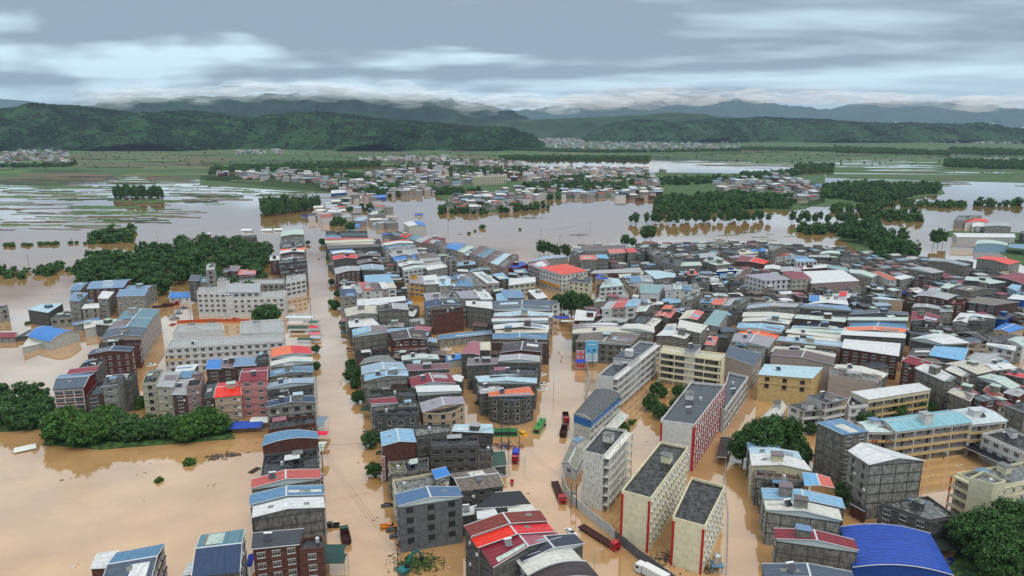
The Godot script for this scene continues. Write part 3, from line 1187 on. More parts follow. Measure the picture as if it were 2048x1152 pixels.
func gallery(root: Node, a2: Vector2, b2: Vector2, oa: Vector2, ob: Vector2, h: float, st: String, floors: int, wall: String) -> void:
	var e := b2 - a2
	var ln := e.length()
	e /= ln
	var out := Vector3(-e.y, 0, e.x)
	var wm := wall_mat(wall)
	var bays := clampi(int(ln / 3.4), 1, 22)
	for fl in range(-1, floors):
		var y := h - (fl + 1) * 3.2
		if y < -0.5:
			break
		var slab := MB.new()
		slab.hexa([v3(a2, y - 0.25), v3(b2, y - 0.25), v3(ob, y - 0.25), v3(oa, y - 0.25), v3(a2, y - 0.02), v3(b2, y - 0.02), v3(ob, y - 0.02), v3(oa, y - 0.02)])
		part(root, "gallery_floor" if fl >= 0 else "roof_overhang", slab.mesh(), wm)
		var pr := MB.new()
		var ph := 1.05 if fl >= 0 else 0.7
		pr.bar(v3(oa, y + ph / 2 - 0.25) - out * 0.06, v3(ob, y + ph / 2 - 0.25) - out * 0.06, 0.14, ph)
		var pm: Material = wm
		if st == "Y" and fl >= 0:
			pm = wall_mat("creamy")
		part(root, "parapet", pr.mesh(), pm)
		if st == "Y" and fl == 0 and wall == "white":
			var words: String = "文明和谐自由平等公正法治爱国敬业诚信友善" if ln > 40.0 else ("富强民主" if oa.x < 0.0 and slogan_part == 0 else "")
			slogan_part += 1
			var pairs := words.length() / 2
			for k in pairs:
				for j in 2:
					var t := (k + 0.5) / pairs
					var gp := oa.lerp(ob, t) + e * (j - 0.5) * 1.15
					glyph(root, "character", GLYPHS[words[k * 2 + j]], v3(gp, y + ph / 2 - 0.25) + out * 0.04, Vector3(e.x, 0, e.y), Vector3.UP, 0.95, paint(0.55, 0.05, 0.04))
		if fl < 0:
			continue
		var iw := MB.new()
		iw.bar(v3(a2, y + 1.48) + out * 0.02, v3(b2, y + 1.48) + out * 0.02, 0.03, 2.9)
		part(root, "gallery_shade_panel", iw.mesh(), wall_mat("concs" if wall in ["whitest", "creamst"] else "tile"))  # panel over the inner wall; its darker colour paints in the gallery's shade
		for k in bays:
			var p := a2 + e * (ln * (k + 0.5) / bays)
			put_window(root, "n" if k % 3 != 1 else "d2", v3(p - e * 0.3, y + (0.9 if k % 3 != 1 else 0.02)) + out * 0.045, out)
	var cols := bays / 2 + 1
	if st in ["V", "C", "G", "Y"]:
		for k in cols:
			var p := oa.lerp(ob, clampf(float(k) / maxi(cols - 1, 1), 0.01, 0.99))
			var cm := MB.new()
			cm.bar(v3(p, BOTTOM) - out * 0.2, v3(p, h - 0.26) - out * 0.2, 0.34, 0.34, Vector3(e.x, 0, e.y))
			part(root, "column", cm.mesh(), paint(0.75, 0.24, 0.10) if st == "C" else wm)
# ---------------------------------------------------------------- trees
var crowns := {}

func leaf_crown(sd: int, rx: float, ry: float, rz: float, clumps: int, per: int, size: float, tone: Color, spread: float) -> ArrayMesh:
	# leaf-sized faces gathered in clumps through the crown's volume
	var r := RandomNumberGenerator.new()
	r.seed = sd
	var b := MB.new()
	b.colored = true
	for k in clumps:
		var dir := Vector3(r.randfn(), r.randfn(), r.randfn()).normalized()
		var rad := pow(r.randf(), 0.42)
		var c := Vector3(dir.x * rx, dir.y * ry, dir.z * rz) * rad
		if c.y < -ry * 0.75:
			c.y *= 0.5
		var cr := spread * r.randf_range(0.6, 1.25)
		var tv := r.randf_range(0.72, 1.3)
		for j in per:
			var d := Vector3(r.randfn(), r.randfn() * 0.8 + 0.15, r.randfn()).normalized()
			var p := c + d * cr * pow(r.randf(), 0.4)
			var n := (d + Vector3(r.randfn(), r.randfn() + 0.5, r.randfn()) * 0.5).normalized()
			var t := n.cross(Vector3(r.randfn(), r.randfn(), r.randfn())).normalized() * size * r.randf_range(0.6, 1.2)
			var w := n.cross(t).normalized() * size * r.randf_range(0.35, 0.7)
			var k2 := tv * r.randf_range(0.75, 1.25)
			b.tint = Color(tone.r * k2 * r.randf_range(0.9, 1.15), tone.g * k2, tone.b * k2 * r.randf_range(0.8, 1.1))
			b.tri(p - t, p + w, p + t, n)
			b.tri(p - t, p + t, p - w, n)
	return b.mesh()

func leaf_mat() -> StandardMaterial3D:
	if not mats.has("leaf"):
		var m := StandardMaterial3D.new()
		m.vertex_color_use_as_albedo = true
		m.roughness = 0.6
		m.metallic_specular = 0.3
		m.backlight = Color(0.25, 0.32, 0.12)
		m.backlight_enabled = true
		mats["leaf"] = m
	return mats["leaf"]

func trunk_mesh(hgt: float, r: float, sd: int) -> ArrayMesh:
	var q := RandomNumberGenerator.new()
	q.seed = sd
	var b := MB.new()
	var top := Vector3(q.randf_range(-0.3, 0.3), hgt, q.randf_range(-0.3, 0.3))
	var knee := Vector3(0, hgt * 0.55, 0)
	b.tube(Vector3(0, -2.2, 0), knee, r, r * 0.75, 7)
	b.tube(knee, top, r * 0.75, r * 0.3, 7)
	for k in 4:
		var t := TAU * k / 4.0 + q.randf()
		b.tube(knee, knee + Vector3(cos(t) * hgt * 0.28, hgt * 0.4, sin(t) * hgt * 0.28), r * 0.45, r * 0.12, 5)
	return b.mesh()

func make_trees() -> void:
	# kind: [crowns], crown centre height, trunk mesh
	var dark := Color(0.042, 0.096, 0.028)
	var fresh := Color(0.055, 0.130, 0.028)
	var euca := Color(0.050, 0.112, 0.036)
	var list := {
		"round": [3, 4.3, 4.1, 4.3, 150, 36, 0.40, dark, 1.0, 5.0, 0.28],
		"broad": [3, 5.8, 5.0, 5.8, 190, 36, 0.48, fresh, 1.25, 6.0, 0.35],
		"big": [2, 7.6, 7.0, 7.6, 260, 38, 0.55, dark, 1.6, 10.0, 0.5],
		"tall": [4, 2.8, 4.8, 2.8, 70, 20, 0.55, euca, 0.9, 8.0, 0.18],
		"grove": [4, 4.8, 5.4, 4.8, 100, 24, 0.66, euca, 1.25, 7.0, 0.25],
		"bush": [3, 2.2, 1.5, 2.2, 60, 24, 0.36, fresh, 0.7, 1.2, 0.1],
		"far": [3, 4.5, 4.0, 4.5, 36, 12, 1.1, dark, 1.4, 4.5, 0.3]}
	for k in list:
		var a: Array = list[k]
		var m := []
		for j in a[0]:
			m.append(leaf_crown(hash(k) % 1000 + j, a[1], a[2], a[3], a[4], a[5], a[6], a[7], a[8]))
		crowns[k] = [m, a[9], trunk_mesh(a[9] + a[2] * 0.3, a[10], 5)]

func tree(kind: String, x: float, z: float, s: float, label: String, group: String, called := "tree", sink := 0.0) -> Node3D:
	var a: Array = crowns[kind]
	var o := thing(called, label, "bush" if kind == "bush" else "tree", Vector3(x, -sink, z), rng.randf() * TAU, group)
	o.scale = Vector3.ONE * s
	if kind != "bush" and kind != "far":
		part(o, "trunk", a[2], paint(0.22, 0.18, 0.14, 0.9))
	var cr := part(o, "crown", a[0][rng.randi() % a[0].size()], leaf_mat(), Vector3(0, a[1], 0), rng.randf() * TAU)
	cr.scale = Vector3(rng.randf_range(0.88, 1.12), rng.randf_range(0.85, 1.15), rng.randf_range(0.88, 1.12))
	return o

func in_poly(p: Vector2, f: Array) -> bool:
	var inside := false
	var n := f.size() / 2
	var j := n - 1
	for i in n:
		var yi: float = f[i * 2 + 1]
		var yj: float = f[j * 2 + 1]
		if (yi > p.y) != (yj > p.y) and p.x < (f[j * 2] - f[i * 2]) * (p.y - yi) / (yj - yi) + f[i * 2]:
			inside = not inside
		j = i
	return inside

func scatter(f: Array, step: float, sd: int) -> Array:
	var r := RandomNumberGenerator.new()
	r.seed = sd
	var lo := Vector2(1e9, 1e9)
	var hi := -lo
	for i in f.size() / 2:
		lo = lo.min(Vector2(f[i * 2], f[i * 2 + 1]))
		hi = hi.max(Vector2(f[i * 2], f[i * 2 + 1]))
	var res := []
	var y := lo.y
	while y < hi.y:
		var x := lo.x
		while x < hi.x:
			var p := Vector2(x + r.randf_range(-0.42, 0.42) * step, y + r.randf_range(-0.42, 0.42) * step)
			if in_poly(p, f):
				res.append(p)
			x += step
		y += step
	return res

func far_wood(g: Array) -> void:
	var sp := scatter(g[1], g[2], hash(g[5]) % 10000)
	var mm := MultiMesh.new()
	mm.transform_format = MultiMesh.TRANSFORM_3D
	mm.use_colors = true
	mm.mesh = crowns[g[0]][0][hash(g[5]) % 3]
	var lift: float = 3.6 if g[0] == "far" else crowns[g[0]][1]
	mm.instance_count = sp.size()
	for k in sp.size():
		var s: float = g[3] * rng.randf_range(0.7, 1.35)
		var b := Basis(Vector3.UP, rng.randf() * TAU).scaled(Vector3(s, s * rng.randf_range(0.85, 1.5), s))
		mm.set_instance_transform(k, Transform3D(b, Vector3(sp[k].x, lift * s - g[4], sp[k].y)))
		var f := rng.randf_range(0.75, 1.4)
		mm.set_instance_color(k, Color(f * rng.randf_range(0.9, 1.2), f, f))
	var mi := MultiMeshInstance3D.new()
	mi.name = numbered("distant_wood")
	mi.multimesh = mm
	mi.material_override = leaf_mat()
	mi.set_meta("kind", "stuff")
	tag(mi, g[5], "wood")
	add_child(mi)
	if g[0] == "far":
		return
	var tm := MultiMesh.new()
	tm.transform_format = MultiMesh.TRANSFORM_3D
	tm.mesh = crowns[g[0]][2]
	tm.instance_count = sp.size()
	for k in sp.size():
		tm.set_instance_transform(k, Transform3D(Basis().scaled(Vector3.ONE * g[3]), Vector3(sp[k].x, -g[4], sp[k].y)))
	var ti := MultiMeshInstance3D.new()
	ti.name = "trunks"
	ti.multimesh = tm
	ti.material_override = paint(0.22, 0.18, 0.14, 0.9)
	ti.set_meta("kind", "stuff")
	mi.add_child(ti)

func build_trees() -> void:
	make_trees()
	rng.seed = 77
	for g in GROVES:
		# [kind, polygon, spacing, scale, sink, label, group, name]; a wood too far off to count has no name
		if g[7] == "":
			far_wood(g)
			continue
		for p in scatter(g[1], g[2], hash(g[5]) % 10000):
			tree(g[0], p.x, p.y, g[3] * rng.randf_range(0.78, 1.2), g[5], g[6], g[7], g[4])
	for t in TREES:
		# [kind, x, z, scale, sink, label, group]
		tree(t[0], t[1], t[2], t[3], t[5], t[6], "bush" if t[0] == "bush" else "tree", t[4])

# ---------------------------------------------------------------- land
func poly_sheet(f: Array, y: float, skirt := 0.0) -> ArrayMesh:
	var pts := PackedVector2Array()
	for i in f.size() / 2:
		pts.append(Vector2(f[i * 2], f[i * 2 + 1]))
	var b := MB.new()
	var ids := Geometry2D.triangulate_polygon(pts)
	for k in range(0, ids.size(), 3):
		b.tri(v3(pts[ids[k]], y), v3(pts[ids[k + 1]], y), v3(pts[ids[k + 2]], y), Vector3.UP)
	if skirt > 0.0:
		for k in pts.size():
			var p := pts[k]
			var q := pts[(k + 1) % pts.size()]
			b.quad(v3(p, y), v3(q, y), v3(q, y - skirt), v3(p, y - skirt), Vector3(q.y - p.y, 0, p.x - q.x))
	return b.mesh()

func crop_mat(r: float, g: float, b: float, key: String) -> StandardMaterial3D:
	if not mats.has(key):
		var m := StandardMaterial3D.new()
		m.albedo_color = Color(r, g, b)
		m.albedo_texture = tex.damp
		m.roughness = 0.95
		m.uv1_triplanar = true
		m.uv1_world_triplanar = true
		m.uv1_scale = Vector3(1.0 / 40.0, 1.0 / 40.0, 1.0 / 40.0)
		mats[key] = m
	return mats[key]

func build_land() -> void:
	var tones := [[0.26, 0.42, 0.15], [0.34, 0.50, 0.18], [0.17, 0.27, 0.13], [0.40, 0.44, 0.24], [0.44, 0.36, 0.28]]
	for k in LANDS.size():
		var o := structure("farmland", poly_sheet(LANDS[k], 0.35, 1.5), crop_mat(0.25, 0.38, 0.15, "land"))
	for z in PARCELS:
		# [polygon, step x, step z, cover, height]
		var r := RandomNumberGenerator.new()
		r.seed = int(z[1] * 10.0 + z[2] + z[3] * 1000.0)
		var f: Array = z[0]
		var lo := Vector2(1e9, 1e9)
		var hi := -lo
		for i in f.size() / 2:
			lo = lo.min(Vector2(f[i * 2], f[i * 2 + 1]))
			hi = hi.max(Vector2(f[i * 2], f[i * 2 + 1]))
		var y := lo.y
		while y < hi.y:
			var dy: float = z[2] * r.randf_range(0.6, 1.5)
			var x: float = lo.x + r.randf() * z[1]
			while x < hi.x:
				var dx: float = z[1] * r.randf_range(0.5, 1.7)
				if r.randf() < z[3] and in_poly(Vector2(x + dx / 2, y + dy / 2), f):
					var sk := r.randf_range(-0.14, 0.22) * dx
					var n := 9
					var pg := []
					for k in n:
						pg.append_array([x + dx * (0.02 + 0.94 * k / (n - 1.0)), y + sk * k / (n - 1.0) + r.randf() * dy * 0.34])
					for k in n:
						var kk := n - 1 - k
						pg.append_array([x + dx * (0.02 + 0.94 * kk / (n - 1.0)) + dy * 0.2, y + dy * 0.9 + sk * kk / (n - 1.0) - r.randf() * dy * 0.34])
					var water: bool = z[4] < 0.0
					if water:
						structure("flooded_paddy", poly_sheet(pg, 0.5), mats["water"])
					else:
						var t: int = mini(r.randi() % 6, 4)
						structure("field", poly_sheet(pg, z[4] + r.randf() * 0.12, 0.9), crop_mat(tones[t][0], tones[t][1], tones[t][2], "crop%d" % t))
				x += dx
			y += dy

# ---------------------------------------------------------------- hills
func canopy_clump() -> ArrayMesh:
	return leaf_crown(5, 6.5, 4.6, 6.5, 12, 9, 3.0, Color(1, 1, 1), 2.6)

func build_hills() -> void:
	var hn := noise(21, 0.0022, 4)
	var rn := noise(22, 0.0016, 4)
	rn.fractal_type = FastNoiseLite.FRACTAL_RIDGED
	var tn := noise(23, 0.0045, 3)
	var clump := canopy_clump()
	for hl in HILLS:
		# [name, skyline [x, height ...], front z, crest z, back z, step, roughness, trees, tone]
		var sk: Array = hl[1]
		var z0: float = hl[2]
		var zc: float = hl[3]
		var z1: float = hl[4]
		var step: float = hl[5]
		var amp: float = hl[6]
		var x0: float = sk[0]
		var x1: float = sk[sk.size() - 2]
		var nx := int((x1 - x0) / step) + 1
		var nz := int((z0 - z1) / step) + 1
		var hs := PackedFloat32Array()
		hs.resize(nx * nz)
		for j in nz:
			var z := z0 - j * step
			for i in nx:
				var x := x0 + i * step
				var k := 0
				while k < sk.size() / 2 - 2 and x > sk[k * 2 + 2]:
					k += 1
				var ch := lerpf(sk[k * 2 + 1], sk[k * 2 + 3], clampf((x - sk[k * 2]) / maxf(sk[k * 2 + 2] - sk[k * 2], 1.0), 0.0, 1.0))
				var front := z0 + hn.get_noise_2d(x * 0.7, 9.0) * (z0 - zc) * 0.55
				var t := (front - z) / (front - zc)
				var p := 0.0
				if t > 0.0:
					if t < 1.0:
						p = pow(sin(t * PI / 2.0), 1.15)
					else:
						p = 1.0 - 0.75 * smoothstep(1.0, 2.2, (front - z) / (front - zc))
				var bump := (rn.get_noise_2d(x, z) * 0.8 + hn.get_noise_2d(x * 2.0, z * 2.0) * 0.6)
				hs[j * nx + i] = -2.0 + p * (ch + 2.0) + bump * amp * clampf(p * 1.6, 0.0, 1.0) * lerpf(0.12, 1.0, smoothstep(0.0, 0.4, 1.0 - t)) + (0.0 if t > 0.0 else -3.0)
		var b := MB.new()
		b.colored = true
		var vs := PackedVector3Array()
		var ns := PackedVector3Array()
		var cs := PackedColorArray()
		var ix := PackedInt32Array()
		var tone: Color = hl[8]
		for j in nz:
			for i in nx:
				var xx := x0 + i * step
				var zz := z0 - j * step
				vs.append(Vector3(xx, hs[j * nx + i], zz))
				var l := hs[j * nx + maxi(i - 1, 0)]
				var rr := hs[j * nx + mini(i + 1, nx - 1)]
				var u := hs[maxi(j - 1, 0) * nx + i]
				var d := hs[mini(j + 1, nz - 1) * nx + i]
				ns.append(Vector3(l - rr, 2.0 * step, d - u).normalized())
				var f := 1.0 + tn.get_noise_2d(xx, zz) * 0.7
				cs.append(Color(tone.r * f * 1.05, tone.g * f, tone.b * f))
		for j in nz - 1:
			for i in nx - 1:
				var a := j * nx + i
				ix.append_array([a, a + nx, a + 1, a + 1, a + nx, a + nx + 1])
		var ar := []
		ar.resize(Mesh.ARRAY_MAX)
		ar[Mesh.ARRAY_VERTEX] = vs
		ar[Mesh.ARRAY_NORMAL] = ns
		ar[Mesh.ARRAY_COLOR] = cs
		ar[Mesh.ARRAY_INDEX] = ix
		var m := ArrayMesh.new()
		m.add_surface_from_arrays(Mesh.PRIMITIVE_TRIANGLES, ar)
		if not mats.has("hill"):
			var hm := StandardMaterial3D.new()
			hm.vertex_color_use_as_albedo = true
			hm.roughness = 1.0
			hm.metallic_specular = 0.1
			mats["hill"] = hm
		structure(hl[0], m, mats["hill"])
		# the wood that covers the slopes
		var count: int = hl[7]
		if count == 0:
			continue
		var r := RandomNumberGenerator.new()
		r.seed = 31
		var xf := []
		var cl := []
		while xf.size() < count:
			var x: float = r.randf_range(x0, x1 - step * 2.0)
			var z: float = r.randf_range(z0, lerpf(zc, z1, 0.3))
			var i := int((x - x0) / step)
			var j := int((z0 - z) / step)
			var y := hs[j * nx + i]
			if y < 1.0:
				count -= 1
				continue
			var s := r.randf_range(0.7, 1.35)
			var bs := Basis(Vector3.UP, r.randf() * TAU).scaled(Vector3(s, s * r.randf_range(0.8, 1.3), s))
			xf.append(Transform3D(bs, Vector3(x, y + 2.0, z)))
			var f := (1.0 + tn.get_noise_2d(x, z) * 1.3) * r.randf_range(0.7, 1.3)
			cl.append(Color(tone.r * f, tone.g * f, tone.b * f))
		var mm := MultiMesh.new()
		mm.transform_format = MultiMesh.TRANSFORM_3D
		mm.use_colors = true
		mm.mesh = clump
		mm.instance_count = xf.size()
		for k in xf.size():
			mm.set_instance_transform(k, xf[k])
			mm.set_instance_color(k, cl[k])
		var mi := MultiMeshInstance3D.new()
		mi.name = numbered("hill_forest")
		mi.multimesh = mm
		mi.material_override = leaf_mat()
		mi.set_meta("kind", "stuff")
		tag(mi, hl[9], "forest")
		add_child(mi)
	build_clouds()

func build_clouds() -> void:
	# low cloud lying on the mountain tops: translucent billows, denser where they overlap
	var cm := StandardMaterial3D.new()
	cm.albedo_color = Color(0.97, 0.98, 0.99, 0.13)
	cm.transparency = BaseMaterial3D.TRANSPARENCY_ALPHA
	cm.roughness = 1.0
	cm.metallic_specular = 0.0
	cm.cull_mode = BaseMaterial3D.CULL_DISABLED
	var nz := noise(41, 0.9, 3)
	for c in CLOUDS:
		var b := MB.new()
		var a: Array = c[1]
		for k in a.size() / 5:
			var ce := Vector3(a[k * 5], a[k * 5 + 1], a[k * 5 + 2])
			var rx: float = a[k * 5 + 3] / 2.0
			var ry: float = a[k * 5 + 4] / 2.0
			var pt := func(i: int, j: int) -> Vector3:
				var th := TAU * (i % 14) / 14.0
				var ph := PI * j / 8.0
				var d := Vector3(sin(ph) * cos(th), cos(ph), sin(ph) * sin(th))
				var f := 1.0 + 0.35 * nz.get_noise_3d(d.x + k * 3.0, d.y, d.z)
				return ce + Vector3(d.x * rx, d.y * ry, d.z * rx * 0.8) * f
			for i in 14:
				for j in 8:
					var p: Vector3 = pt.call(i, j)
					var q: Vector3 = pt.call(i + 1, j)
					var r: Vector3 = pt.call(i + 1, j + 1)
					var s: Vector3 = pt.call(i, j + 1)
					var o := (p + q + r + s) / 4.0 - ce
					if j > 0:
						b.tri(p, q, r, o)
					if j < 7:
						b.tri(p, r, s, o)
		var mi := MeshInstance3D.new()
		mi.name = numbered("cloud_bank")
		mi.mesh = b.mesh()
		mi.material_override = cm
		mi.set_meta("kind", "stuff")
		tag(mi, c[0], "cloud")
		add_child(mi)

func pick_spots(f: Array, n: int, least: float, sd: int) -> Array:
	rng.seed = sd
	var lo := Vector2(1e9, 1e9)
	var hi := -lo
	for i in f.size() / 2:
		lo = lo.min(Vector2(f[i * 2], f[i * 2 + 1]))
		hi = hi.max(Vector2(f[i * 2], f[i * 2 + 1]))
	var res := []
	for k in n * 60:
		if res.size() >= n:
			break
		var p := Vector2(rng.randf_range(lo.x, hi.x), rng.randf_range(lo.y, hi.y))
		var ok := in_poly(p, f)
		for o in res:
			if not ok:
				break
			ok = p.distance_to(o) > least
		if ok:
			res.append(p)
	return res

# ---------------------------------------------------------------- far villages
func build_villages() -> void:
	var walls := ["white", "conc", "tile", "brick", "brickd", "cream", "concs"]
	var roofs := ["w", "g", "c", "t2", "br2", "as", "e", "b"]
	var protos := []
	for k in 12:
		rng.seed = 500 + k
		var w := rng.randf_range(9.0, 17.0)
		var dp := rng.randf_range(9.0, 14.0)
		var h := rng.randf_range(5.0, 9.5)
		var wl: String = walls[k % walls.size()]
		var wm := MB.new()
		wm.box(Vector3(0, h / 2.0 - 1.0, 0), Vector3(w, h + 2.0, dp))
		var rm := MB.new()
		if k % 3 == 0:
			rm.box(Vector3(0, h + 0.25, 0), Vector3(w + 0.6, 0.3, dp + 0.6))
			rm.box(Vector3(w * 0.2, h + 1.6, -dp * 0.15), Vector3(3.5, 2.6, 3.5))
		else:
			rm.hexa([Vector3(-w / 2 - 0.5, h, dp / 2 + 0.5), Vector3(w / 2 + 0.5, h, dp / 2 + 0.5), Vector3(w / 2 + 0.5, h, -dp / 2 - 0.5), Vector3(-w / 2 - 0.5, h, -dp / 2 - 0.5), Vector3(-w / 2 - 0.5, h + 0.4, dp / 2 + 0.5), Vector3(w / 2 + 0.5, h + 0.4, dp / 2 + 0.5), Vector3(w / 2 + 0.5, h + 1.9, -dp / 2 - 0.5), Vector3(-w / 2 - 0.5, h + 1.9, -dp / 2 - 0.5)])
		var wins := []
		var fl := int(h / 3.1)
		for y in fl:
			for x in 3:
				wins.append(Vector3(-w / 3 + w / 3 * x, h - 2.6 - y * 3.1, dp / 2 + 0.03))
		protos.append([wm.mesh(), wall_mat(wl), rm.mesh(), roof_mat(roofs[k % roofs.size()]) if k % 3 else flat_mat("c"), wins])
	var pane := MB.new()
	pane.quad(Vector3(-0.95, 0, 0), Vector3(0.95, 0, 0), Vector3(0.95, 1.6, 0), Vector3(-0.95, 1.6, 0), Vector3.BACK)
	var pm := pane.mesh()
	for v in VILLAGES:
		# [label, group, polygon, count, turn, least distance]
		for p2 in pick_spots(v[2], v[3], v[5], 40 + v[3]):
			var p: Array = protos[rng.randi() % protos.size()]
			var o := thing("village_house", v[0], "house", Vector3(p2.x, 0, p2.y), deg_to_rad(v[4] + [0, 0, 90, 180][rng.randi() % 4] + rng.randf_range(-8, 8)), v[1])
			part(o, "wall", p[0], p[1])
			part(o, "roof", p[2], p[3])
			if p2.length() < 1500.0:
				for q in p[4]:
					part(o, "window", pm, glass(), q)
	# the farthest settlements read as one mass each
	for v in FAR_TOWNS:
		var b := MB.new()
		b.colored = true
		for p in pick_spots(v[1], v[2], 9.0, v[2]):
			var g := rng.randf_range(0.14, 0.48)
			b.tint = Color(g, g * rng.randf_range(0.9, 1.0), g * rng.randf_range(0.86, 1.0))
			var h := rng.randf_range(4.5, 9.5)
			var s := Vector3(rng.randf_range(8, 15), h + 2.0, rng.randf_range(8, 13))
			var bs := Basis(Vector3.UP, rng.randf() * 0.6)
			b.box(Vector3(p.x, h / 2.0 - 1.0, p.y), s, bs)
			b.tint = col(ROOF[["w", "g", "c", "t2", "br2", "as", "g2", "n3", "w2", "k"][rng.randi() % 10]]).srgb_to_linear()
			b.box(Vector3(p.x, h + 0.15, p.y), Vector3(s.x + 0.8, 0.3, s.z + 0.8), bs * Basis(Vector3.RIGHT, rng.randf_range(0.0, 0.12)))
		var m := StandardMaterial3D.new()
		m.vertex_color_use_as_albedo = true
		m.roughness = 0.9
		var o := MeshInstance3D.new()
		o.name = numbered("distant_town")
		o.mesh = b.mesh()
		o.material_override = m
		o.set_meta("kind", "stuff")
		tag(o, v[0], "town")
		add_child(o)
# ---------------------------------------------------------------- vehicles and street things
func rgb(a: Array) -> Color:
	return Color(a[0], a[1], a[2])

func car_paint(c: Array) -> StandardMaterial3D:
	return paint(c[0], c[1], c[2], 0.28)

func shell(b: MB, rings: Array) -> void:
	# loft of rectangles [z, half width, y low, y high], chamfered along the top edges
	for k in rings.size() - 1:
		var p: Array = rings[k]
		var q: Array = rings[k + 1]
		var sec := func(r: Array) -> Array:
			var w: float = r[1]
			var c := minf(0.14, w * 0.2)
			return [Vector3(-w, r[2], r[0]), Vector3(-w, r[3] - c, r[0]), Vector3(-w + c, r[3], r[0]), Vector3(w - c, r[3], r[0]), Vector3(w, r[3] - c, r[0]), Vector3(w, r[2], r[0])]
		var a: Array = sec.call(p)
		var d: Array = sec.call(q)
		var mid := Vector3(0, (p[2] + p[3] + q[2] + q[3]) / 4.0, (p[0] + q[0]) / 2.0)
		for j in 5:
			var ce: Vector3 = (a[j] + a[j + 1] + d[j] + d[j + 1]) / 4.0
			b.quad(a[j], a[j + 1], d[j + 1], d[j], ce - mid)
		if k == 0:
			for j in range(1, 5):
				b.tri(a[0], a[j], a[j + 1], Vector3.FORWARD)
		if k == rings.size() - 2:
			for j in range(1, 5):
				b.tri(d[0], d[j], d[j + 1], Vector3.BACK)

var wheel_meshes := []

func wheel(o: Node, at: Vector3, r: float) -> void:
	if wheel_meshes.is_empty():
		var t := MB.new()
		t.tube(Vector3(-0.12, 0, 0), Vector3(0.12, 0, 0), 0.5, 0.5, 12)
		var rm := MB.new()
		rm.tube(Vector3(-0.13, 0, 0), Vector3(0.13, 0, 0), 0.28, 0.28, 10)
		wheel_meshes = [t.mesh(), rm.mesh()]
	var w := part(o, "wheel", wheel_meshes[0], paint(0.03, 0.03, 0.03, 0.9), at)
	w.scale = Vector3(1.0, r / 0.5, r / 0.5)
	part(w, "rim", wheel_meshes[1], paint(0.5, 0.5, 0.5, 0.4, 0.6))

